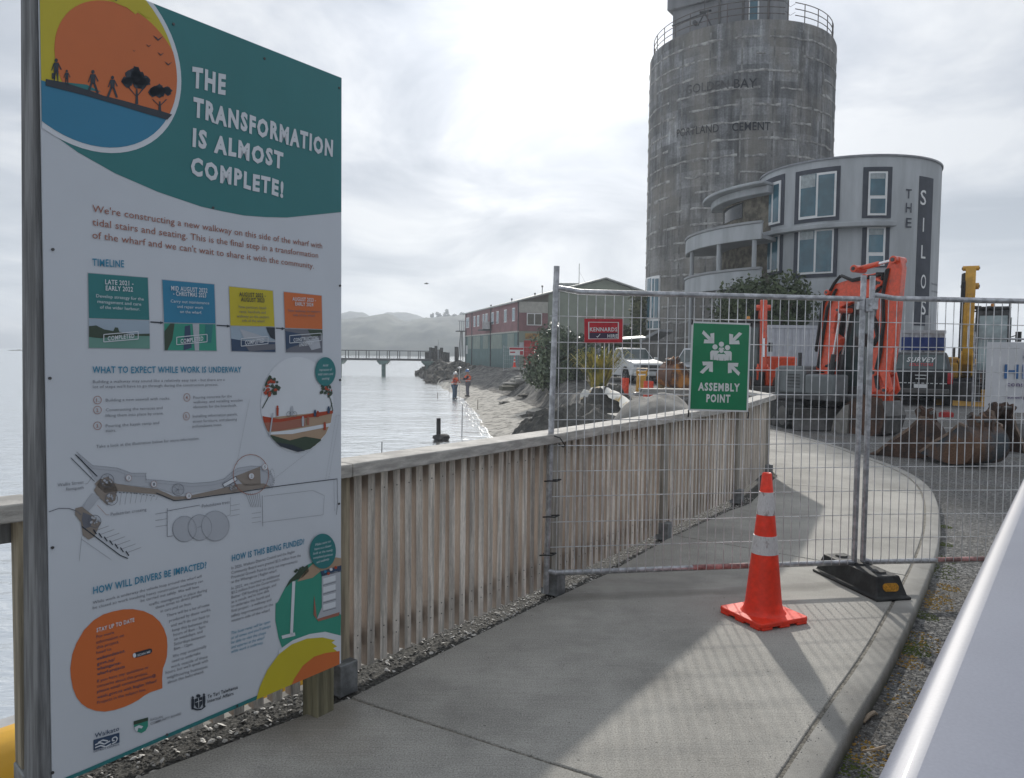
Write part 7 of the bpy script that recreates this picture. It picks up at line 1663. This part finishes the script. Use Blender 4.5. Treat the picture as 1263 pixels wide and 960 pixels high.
# ---------------------------------------------------------------- loose digger buckets
def bucket(loc, yaw, w, k, mat, label, tilt=0.0, teeth=4):
    t = thing('excavator_bucket', label, 'digger bucket', loc, yaw, 'digger buckets lying on the gravel')
    ct, sn_ = math.cos(tilt), math.sin(tilt)
    def V(x, y, z): return Vector((x * ct - z * sn_, y, x * sn_ + z * ct)) * k
    sh = [(-.62, .03), (-.25, -.0), (.12, .0), (.42, .10), (.56, .34), (.50, .60), (.30, .78)]
    sh = [(v.x, v.y) for v in chaikin([Vector(v) for v in sh], 2)]
    side = sh + [(.16, .80), (-.05, .55), (-.35, .30)]
    for y in (-w / 2, w / 2 - .03): q = MB(); q.prism([V(x, y, z) for x, z in side], V(0, .03, 0)); part('side_plate', q, mat, t, world=False, smooth=None)
    q = MB()
    for (a, b2) in zip(sh, sh[1:]):
        d = Vector((b2[0] - a[0], b2[1] - a[1])).normalized(); n_ = Vector((-d.y, d.x)) * .03
        q.prism([V(a[0], -w / 2 + .001, a[1]), V(b2[0], -w / 2 + .001, b2[1]), V(b2[0] + n_.x, -w / 2 + .001, b2[1] + n_.y), V(a[0] + n_.x, -w / 2 + .001, a[1] + n_.y)], V(0, w - .002, 0))
    part('shell', q, mat, t, world=False, smooth=.9)
    for y in (-w / 2 - .012, w / 2 - .018):
        q = MB(); ed_ = [side[0]] + side[len(sh):][::-1] + [sh[-1]]
        for a_, b_ in zip(ed_, ed_[1:]): q.prism([V(a_[0], y, a_[1] - .012), V(b_[0], y, b_[1] - .012), V(b_[0] - .02, y, b_[1] + .035), V(a_[0] - .02, y, a_[1] + .035)], V(0, .05, 0))
        part('side_cutter', q, M('worn_bucket_edge', (.19, .135, .10), .55, metal=.3, var=.4, scale=9), t, world=False, smooth=None)
    for y in (-.16, .10): q = MB(); q.prism([V(x, y, z) for x, z in ((.08, .74), (.02, .92), (.10, 1.02), (.20, .94), (.28, .98), (.36, .92), (.40, .66), (.30, .70))], V(0, .05, 0)); part('ear', q, mat, t, world=False, smooth=None)
    q = MB()
    for x, z in ((.10, .93), (.32, .90)): q.tube(V(x, -.22, z), V(x, .20, z), .035 * k, n=12)
    part('pin', q, steel_worn, t, world=False)
    for i in range(teeth): y = -w / 2 + .07 + i * (w - .14) / max(1, teeth - 1); q = MB(); q.prism([V(-.58, y - .035, .05), V(-.58, y - .035, -.005), V(-.76, y - .02, .015)], V(0, .07, 0)); part('tooth', q, mat, t, world=False, smooth=None)
    return t
b = G(1128, 566, RL); bucket((b.x + .1, b.y + .25, RL), R(-35), .62, .84, rust, 'rusty pointed digger bucket with its teeth to the left, leftmost on the gravel')
b = G(1203, 577, RL); bucket((b.x, b.y + .30, RL + .04), R(-72), .88, .80, rust_grey, 'rusty round bottomed digger bucket nearest the camera', tilt=-.15)
b = P(1228, 560, 13.6); bucket((b.x, b.y, RL), R(100), .45, .86, rust, 'narrow dark rusty digger bucket standing behind the nearest one', tilt=.35)
b = P(1262, 560, 13.2); bucket((b.x + .55, b.y + .4, RL), R(-115), 1.6, .62, steel_worn, 'worn grey steel mud bucket at the right edge of the photo', teeth=0)
b = P(1167, 512, 19); q = MB(); q.box(b, (.30, .15, .11)); q.box(b + Vector((0, 0, .065)), (.26, .12, .02)); q.beam(b + Vector((-.08, 0, .10)), b + Vector((.08, 0, .10)), .015, .015); solo('red_tool_box', q, door_red, 'small red tool box on the road behind the rusty buckets', 'tool box', tuple(b), bevel=.01)

# containers
def container(name, label, px0, px1, pyt, y, mat, z0=0.0, depth=2.3, band=None):
    a, b2 = P(px0, pyt, y), P(px1, pyt, y); t = thing(name, label, 'container', ((a.x + b2.x) / 2, y, z0)); w = b2.x - a.x; h = a.z - z0
    q = MB(); q.box(((a.x + b2.x) / 2, y + depth / 2, z0 + h / 2), (w, depth, h)); part('body', q, mat, t, bevel=.02)
    n = int(w / .18)
    for i in range(n): x = a.x + .1 + (w - .2) * (i + .5) / n; q = MB(); q.box((x, y - .015, z0 + h / 2), (.08, .03, h - .3)); part('rib', q, mat, t, smooth=None)
    for zc_, zh_ in ((z0 + h - .06, .12), (z0 + .08, .16)): q = MB(); q.box(((a.x + b2.x) / 2, y - .02, zc_), (w + .02, .05, zh_)); part('edge_rail', q, mat, t, smooth=None)
    if band: q = MB(); q.box(((a.x + b2.x) / 2, y - .035, P(px0, band[0], y).z / 2 + P(px0, band[1], y).z / 2), (w, .04, P(px0, band[0], y).z - P(px0, band[1], y).z)); part('blue_band', q, M('container_blue', (.02, .05, .22), .4), t, smooth=None)
container('white_container', 'long white container between the orange excavators and the white building', 948, 1016, 401, 30, M('container_white', (.50, .51, .55), .5, var=.06))
container('site_container', 'white container with a blue band behind the black ute', 1112, 1166, 407, 27.5, M('container_white', ()), band=(416, 432))
t0 = P(1258, 400, 60)

# ---------------------------------------------------------------- banner fence at the right
a = P(1199, 500, 16.2); fa = Vector((a.x, 16.2, 0)); fb_ = fa + Vector((2.38, -.25, 0))
temp_panel(fa, fb_, 'mesh fence panel far right carrying the white contractor banner', grp='temporary mesh fence panels', dx=.12)
temp_panel(fb_ + Vector((.08, 0, 0)), fb_ + Vector((2.4, -.2, 0)), 'mesh fence panel beyond the right edge of the photo', grp='temporary mesh fence panels', dx=.12)
fdir = (fb_ - fa).normalized(); fno = Vector((fdir.y, -fdir.x, 0)); z1_, z0_ = P(1212, 422, 16.2).z, P(1209, 508, 16.2).z
bo_ = fa + fdir * .22 + fno * .04; bw_ = 2.1
bn = thing('contractor_banner', 'white mesh banner with blue lettering and drop logo tied to the far right fence', 'banner', (bo_.x, bo_.y, (z0_ + z1_) / 2))
q = MB(); nx_, nz_ = 24, 10; vs = []
for j in range(nz_ + 1):
    for i in range(nx_ + 1): u, v = i / nx_, j / nz_; p = bo_ + fdir * (bw_ * u) + Vector((0, 0, z0_ + (z1_ - z0_) * v)) + fno * (.012 * math.sin(u * 17) * math.sin(v * 5 + u * 3) + .01); vs.append(p)
q.add(vs, [(j * (nx_ + 1) + i, j * (nx_ + 1) + i + 1, (j + 1) * (nx_ + 1) + i + 1, (j + 1) * (nx_ + 1) + i) for j in range(nz_) for i in range(nx_)])
part('cloth', q, M('banner_white', (.60, .61, .63), .8, var=.04, scale=3), bn, smooth=3.2)
def bnr(u, v): return bo_ + fdir * u + Vector((0, 0, z0_ + (z1_ - z0_) * v)) + fno * .035
blue_i = M('banner_blue', (.03, .12, .30), .6)
q = MB(); put_text(q, 'HEB', lambda x, y: bnr(.36 + .84 * x, .49 + .20 * y), bold=.05); q.sheet([bnr(.83 + .11 * math.cos(i * .39) * (1 - .0), .79 + .055 * math.sin(i * .39)) for i in range(16)]); q.sheet([bnr(.73, .81), bnr(.93, .81), bnr(.83, .95)]); part('lettering', q, blue_i, bn, smooth=None)
for tx_, a_, b_, c_, d_, bo_2 in (('construction', .42, .95, .375, .065, .03), ('Building a better future', .42, 1.1, .20, .04, .02)):
    q = MB(); put_text(q, tx_, lambda x, y: bnr(a_ + b_ * x, c_ + d_ * y), bold=bo_2); part('small_lettering', q, M('banner_purple', (.12, .08, .2), .6), bn, smooth=None, kind='stuff')

# ---------------------------------------------------------------- works on the beach bank
def hit(px, py, lift=0.0, y0=13, y1=70):
    y = y0
    while y < y1:
        p = P(px, py, y)
        if p.z <= gh(p.x, p.y) + lift: return p
        y += .1
    return P(px, py, 30)
q = MB(); mc = P(812, 520, 18.5); 
bm = bmesh.new(); bmesh.ops.create_grid(bm, x_segments=40, y_segments=24, size=1)
for v in bm.verts:
    r = max(abs(v.co.x), abs(v.co.y)); k = max(0, 1 - (v.co.x ** 2 + v.co.y ** 2)); z = .82 * k ** .7 * (1 + .18 * noise.noise(v.co * 2)) + .05 * noise.noise(v.co * 7) * k
    v.co = Vector((mc.x + v.co.x * 1.12, 18.5 + v.co.y * 1.6, -.22 + z))
q.add([v.co[:] for v in bm.verts], [tuple(v.index for v in f.verts) for f in bm.faces]); bm.free()
solo('covered_mound', q, mound_m, 'pale grey fabric covered mound just beyond the timber fence', 'mound', (mc.x, 18.5, -.1), smooth=3)
def soil_heap(px, pyt, y, w, h, seed, lab):
    c = P(px, pyt, y); q = MB(); bm = bmesh.new(); bmesh.ops.create_grid(bm, x_segments=64, y_segments=44, size=1)
    for v in bm.verts:
        k = max(0, 1 - v.co.x ** 2 - v.co.y ** 2); z = h * k ** .8 * (1 + .3 * noise.noise(v.co * 2 + Vector((seed, 0, 0)))) + .26 * noise.ridged_multi_fractal(v.co * 3.5 + Vector((seed, 0, 0)), 1, 2.2, 5, 1, 2) * min(1, k * 3) - .25 * min(1, k * 3)
        v.co = Vector((c.x + v.co.x * w, y + v.co.y * w * .8, c.z - h + z))
    q.add([v.co[:] for v in bm.verts], [tuple(v.index for v in f.verts) for f in bm.faces]); bm.free()
    solo('soil_heap', q, M('dark_soil', (.035, .035, .033), .95, col2=(.13, .125, .11), scale=2.5, lo=.36, hi=.66, bump=.8, bscale=12, fine=.3, fscale=30), lab, 'soil heap', (c.x, y, c.z - h), smooth=3)
soil_heap(748, 482, 24, 1.25, 1.1, 3, 'dark soil heap under the white fabric strip behind the fence'); soil_heap(712, 505, 21, 1.9, .9, 8, 'low dark soil heap just right of the fence tube'); soil_heap(838, 500, 22.5, 1.0, .6, 5, 'dark soil heap behind the pale covered mound')
# white fabric strip draped over the heap
pts = []
for px, py, y in ((730, 481, 24.6), (742, 478.5, 24.2), (752, 482, 23.4), (763, 487, 22.4), (773, 494, 21.4), (777, 503, 20.4), (786, 511, 19.2), (797, 517, 18.0), (808, 522, 17.0), (822, 526, 16.0)): pts.append(P(px, py, y))
pts = chaikin(pts, 2); q = MB(); vs = []
for i, p in enumerate(pts):
    t_ = (pts[min(i + 1, len(pts) - 1)] - pts[max(0, i - 1)]); s = Vector((-t_.y, t_.x, 0)).normalized(); w = .17 + .05 * math.sin(i * 1.1)
    for j in range(6): u = j / 5 * 2 - 1; vs.append(p + s * u * w + Vector((0, 0, .10 - abs(u) * .22 + .045 * noise.noise(Vector((i * .55, j * .9, 0))))))
q.add(vs, [(i * 6 + j, i * 6 + j + 1, i * 6 + j + 7, i * 6 + j + 6) for i in range(len(pts) - 1) for j in range(5)])
fs_ = solo('fabric_strip', q, fabric_w, 'crumpled white and ochre fabric strip draped down the soil heap', 'fabric', tuple(pts[0]), smooth=3)
c = P(720, 488, 24); q = MB(); vs = [c + Vector((-.12, 0, -.14)), c + Vector((.12, 0, -.05)), c + Vector((.2, .1, .12)), c + Vector((.02, .15, .18)), c + Vector((-.1, .05, .02))]; q.prism(vs, (0, .05, .01)); solo('fabric_scrap', q, fabric_w, 'small torn white fabric scrap left of the draped strip', 'fabric', tuple(c))
def mesh_roll(px, pyt, pyb, y, w, lab):
    a, b2 = P(px, pyt, y), P(px, pyb, y); q = MB(); r = w / 2
    for i in range(14): t_ = i / 14 * 6.283; p = Vector((b2.x + r * math.cos(t_), y + r * math.sin(t_), b2.z)); q.beam(p, p + Vector((.02, 0, a.z - b2.z)), .055, .006, up=(math.cos(t_), math.sin(t_), 0))
    n = 12
    for j in range(n): z_ = b2.z + (a.z - b2.z) * j / (n - 1); q.lathe([(r, z_ - .015), (r + .005, z_), (r, z_ + .018)], (b2.x, y, 0), n=14, caps=False)
    solo('orange_barrier_mesh', q, mesh_orange, lab, 'barrier mesh', (b2.x, y, b2.z), 'orange plastic barrier mesh rolls')
mesh_roll(770, 467, 494, 27.5, .27, 'narrow orange barrier mesh roll, the left one of two behind the fence'); mesh_roll(799, 471, 496, 26, .32, 'wider orange barrier mesh roll, the right one of two behind the fence')
# plate compactor, old rusty bucket, plank stack
c = P(790, 488, 27); t = thing('plate_compactor', 'small worn yellow plate compactor standing between the orange mesh rolls', 'compactor', tuple(c))
q = MB(); q.prism([c + Vector(v) for v in ((-.14, 0, .12), (.14, 0, .12), (.20, 0, .72), (-.10, 0, .72))], (0, .3, 0)); part('body', q, yellow_p, t, bevel=.02)
q = MB(); q.box(c + Vector((0, .15, .05)), (.42, .5, .10)); part('base_plate', q, steel_dark, t, bevel=.01)
q = MB(); q.pipe([c + Vector(v) for v in ((-.12, .05, .7), (-.14, .0, .95), (.22, .0, .95), (.20, .05, .7))], .03, 8); q.box(c + Vector((.04, .12, .82)), (.36, .2, .10)); part('handle', q, yellow_p, t)
b = P(836, 478, 28); bucket((b.x, 28, P(836, 479, 28).z), R(200), .9, 1.15, M('rust_orange_paint', (.12, .055, .03), .7, col2=(.50, .20, .03), scale=2, lo=.5, hi=.62), 'old bucket with worn orange paint beside the silver car', teeth=0)
c = P(828, 483, 24.5); t = thing('plank_stack', 'stack of pale weathered planks beyond the fence beside the green sign', 'planks', tuple(c)); pm_ = MB(); pm_.box((0, 0, 0), (1.9, .2, .05)); pme = pm_.mesh('plank', smooth=None); rs = random.Random(1)
for i in range(9): o = link('plank', pme, timber_rail if i == 0 else None, t, (rs.uniform(-.05, .05), (i % 3) * .23, (i // 3) * .055 - .06)); o.rotation_euler = (0, 0, rs.uniform(-.04, .04))
c = P(815, 473, 28.5); q = MB(); q.box(c, (.24, .24, .5)); solo('timber_block', q, M('sawn_timber', (.38, .30, .16), .8, var=.15), 'short tan timber block standing left of the old orange bucket', 'timber block', tuple(c), bevel=.01)
a, b2 = P(748, 421, 43), P(797, 417.5, 43); q = MB(); q.prism([a, b2, b2 + Vector((0, 1.2, .1)), a + Vector((0, 1.2, .1))], (0, 0, .07)); q.tube(a + Vector((.2, .4, 0)), a + Vector((.2, .4, -2.0)), .03, n=8); q.tube(b2 + Vector((-.2, .4, 0)), b2 + Vector((-.2, .4, -2.2)), .03, n=8); solo('awning', q, white_pt, 'thin white awning above the white ute', 'awning', tuple(a), bevel=.01)
# small fence, sign and cone by the shed
a = P(621, 455, 62); b2 = P(632, 455, 60); 
temp_panel(Vector((a.x, 62, top_h(62) - .1)) * 1.0, Vector((b2.x + .4, 60.2, 0)), 'small distant mesh fence panel left of the cone by the shed', grp='distant mesh fence panels by the shed', dx=.3, dz=.33)
temp_panel(Vector((b2.x + .5, 60.2, 0)), Vector((b2.x + 2.7, 60.6, 0)), 'small distant mesh fence panel behind the cone by the shed', grp='distant mesh fence panels by the shed', dx=.3, dz=.33)
c = P(637, 433.5, 59.9); t = thing('closure_sign', 'red and white closure sign on the distant fence panel by the shed', 'sign', tuple(c)); q = MB(); q.box(c, (1.15, .03, .62)); part('panel', q, white_pt, t); q = MB(); q.box(c + Vector((0, -.02, .2)), (1.1, .02, .16)); q.box(c + Vector((-.3, -.02, -.08)), (.4, .02, .10)); q.box(c + Vector((.4, -.02, -.12)), (.25, .02, .3)); part('red_print', q, sg['r'], t)
c = P(634.5, 453.3, 59); cone('traffic_cone', (c.x, 59, c.z), 1.0, 'tiny distant orange cone in front of the fence by the shed')
c = P(643, 456, 58); q = MB(); q.beam(P(634, 454, 58), P(656, 456, 56), .6, .12); solo('kerb_slab', q, kerb_con, 'thin pale concrete slab edge at the top of the bank by the distant cone', 'slab', tuple(c))

# ---------------------------------------------------------------- two surveyors
def person(label, base, face, H, vest, legs, sleeve, helmet, armL, armR, water=False, hold=None):
    t = thing('person', label, 'person', base, math.atan2(face[1], face[0])); k = H / 1.75     # local x forward, y left
    def skinmesh(nm, pts, edges, rad, mat, root=0):
        me = bpy.data.meshes.new(nm); me.from_pydata([tuple(Vector(p) * k) for p in pts], edges, []); me.update(); o = link(nm, me, mat, t)
        me.skin_vertices or me.attributes
        o.modifiers.new('skin', 'SKIN'); 
        sk = me.skin_vertices[0].data if me.skin_vertices else None
        if sk:
            for i, r in enumerate(rad): rr_ = r if isinstance(r, tuple) else (r, r); sk[i].radius = (rr_[0] * k, rr_[1] * k); sk[i].use_root = (i == root)
        s = o.modifiers.new('sub', 'SUBSURF'); s.levels = 1; s.render_levels = 1; return o
    P_ = [(0, 0, .95), (0, 0, 1.15), (.02, 0, 1.35), (.02, 0, 1.47), (.03, 0, 1.56), (.05, 0, 1.66), (.04, 0, 1.74),
          (0, .10, .90), (.03, .11, .50), (0, .12, .08), (.12, .13, .03), (0, -.10, .90), (.03, -.11, .50), (0, -.12, .08), (.12, -.13, .03),
          (.02, .19, 1.42)] + armL + [(.02, -.19, 1.42)] + armR
    nl, nr = len(armL), len(armR); E = [(0, 1), (1, 2), (2, 3), (3, 4), (4, 5), (5, 6), (0, 7), (7, 8), (8, 9), (9, 10), (0, 11), (11, 12), (12, 13), (13, 14), (3, 15)]
    E += [(15 + i, 16 + i) for i in range(nl)]; rI = 16 + nl; E += [(3, rI)] + [(rI + i, rI + i + 1) for i in range(nr)]
    rad = [(.13, .10), (.12, .095), (.13, .10), (.07, .07), .055, .085, .07, .085, .06, .045, .035, .085, .06, .045, .035, .055] + [.042, .036, .03][:nl] + [.055] + [.042, .036, .03][:nr]
    skinmesh('body', P_, E, rad, skin)
    lg = [P_[i] for i in (0, 7, 8, 9, 11, 12, 13)]; skinmesh('trousers', lg, [(0, 1), (1, 2), (2, 3), (0, 4), (4, 5), (5, 6)], [.16, .125, .10, .085, .125, .10, .085], legs)
    skinmesh('hi_vis_vest', [(0, 0, .98), (0, 0, 1.18), (.02, 0, 1.36), (.02, 0, 1.45), (.02, .14, 1.40), (.02, -.14, 1.40)], [(0, 1), (1, 2), (2, 3), (3, 4), (3, 5)], [(.19, .16), (.19, .155), (.20, .16), .12, .10, .10], vest)
    for s0, arm in (((.02, .19, 1.42), armL), ((.02, -.19, 1.42), armR)): skinmesh('sleeve', [s0] + arm[:2], [(0, 1), (1, 2)], [.09, .075, .062], sleeve)
    for a, nm in ((armL, 'hand'), (armR, 'hand')):
        q = MB(); hp = Vector(a[-1]) * k; dd = (Vector(a[-1]) - Vector(a[-2])).normalized()
        q.blob(hp + dd * .03, (.045, .04, .03), .1, 1, 1)
        for j in range(5): sd2 = Vector((0, (j - 2) * .016, 0)); q.tube(hp + dd * .05 + sd2, hp + dd * (.095 + (.02 if j in (1, 2) else 0)) + sd2 - Vector((0, 0, .02)), .009, .007, 5)
        part(nm, q, skin, t, world=False)
    q = MB(); q.lathe([(.165, 1.70), (.150, 1.715), (.128, 1.725), (.125, 1.78), (.095, 1.84), (.04, 1.87), (.001, 1.875)], (.045, 0, 0), n=16); q.box((.17, 0, 1.712), (.1, .16, .012)); q.v = [tuple(Vector(v) * k) for v in q.v]; part('helmet', q, helmet, t, world=False)
    q = MB(); 
    for y in (-.035, .035): q.blob(Vector((.125, y, 1.675)) * k, (.012, .014, .01), 0, 1, 1)
    part('eyes', q, navy, t, world=False); q = MB(); q.blob(Vector((.142, 0, 1.645)) * k, (.02, .014, .022), 0, 1, 1); q.blob(Vector((.125, 0, 1.605)) * k, (.01, .026, .008), 0, 1, 1); part('face_features', q, skin, t, world=False)
    for s in (-1, 1): q = MB(); q.box(Vector((.04, s * .12, .05)) * k, (.28, .10, .10)); part('boot', q, rubber, t, world=False, bevel=.02)
    for z_ in (1.08, 1.26):
        q = MB(); 
        for i in range(16): pass
        q.lathe([(.198, z_), (.200, z_ + .045)], n=16, caps=False); q.v = [(x * .84 * k, y * k, z * k) for x, y, z in q.v]; part('reflective_stripe', q, M('stripe_silver', (.6, .6, .62), .3), t, world=False)
    return t
b = G(560.5, 492, SEA); white_h = M('helmet_white', (.65, .65, .65), .4); blue_h = M('helmet_blue', (.10, .22, .45), .4)
pa = person('worker in orange vest, jeans and white helmet standing in the shallow water', (b.x, b.y, SEA - .06), (.85, -.5), 1.76, hivis, denim, M('red_sleeve', (.35, .06, .04), .8), white_h, [(.14, .24, 1.20), (.36, .12, 1.18), (.42, .08, 1.18)], [(.12, -.25, 1.18), (.34, -.14, 1.20), (.42, -.05, 1.20)])
b2 = G(577, 487, SEA + .25); pbn = person('worker in orange vest, grey trousers and blue helmet at the water edge', (b2.x, b2.y, gh(b2.x, b2.y)), (-.95, -.3), 1.76, hivis, greycloth, navy, blue_h, [(.16, .24, 1.20), (.38, .14, 1.24), (.44, .08, 1.26)], [(.14, -.25, 1.18), (.36, -.16, 1.20), (.44, -.10, 1.22)])
c = Vector((b.x - .34, b.y - .25, 0)); q = MB(); q.tube((c.x + 0, c.y, SEA - .5), (c.x, c.y, SEA + .9), .014, n=6); solo('survey_staff', q, galv, 'thin staff standing in the water left of the worker in jeans', 'staff', (c.x, c.y, SEA))
c = b.lerp(b2, .30); q = MB(); q.tube((c.x + .05, c.y, SEA - .1), (c.x + .05, c.y, SEA + 2.05), .016, n=6); q.lathe([(.02, 0), (.12, .02), (.13, .07), (.07, .11), (.01, .12)], (c.x + .05, c.y, SEA + 2.03), n=16); solo('survey_pole', q, white_h, 'survey pole with a round white receiver between the two workers', 'survey pole', (c.x, c.y, SEA))

# ---------------------------------------------------------------- haze
hz = MB(); hz.box((0, 500, (60 - 3.8) / 2), (2140, 1320, 63.8)); me = hz.mesh('haze', smooth=None)
hm = bpy.data.materials.new('haze_air'); hm.use_nodes = True; nt = hm.node_tree; nt.nodes.clear()
pv = N(nt, 'ShaderNodeVolumePrincipled'); pv.inputs['Density'].default_value = 0.00100; pv.inputs['Color'].default_value = (.82, .90, 1.0, 1); pv.inputs['Anisotropy'].default_value = 0.35
mo_ = N(nt, 'ShaderNodeOutputMaterial'); nt.links.new(pv.outputs[0], mo_.inputs['Volume'])
ho = link('haze', me, hm); ho['kind'] = 'stuff'
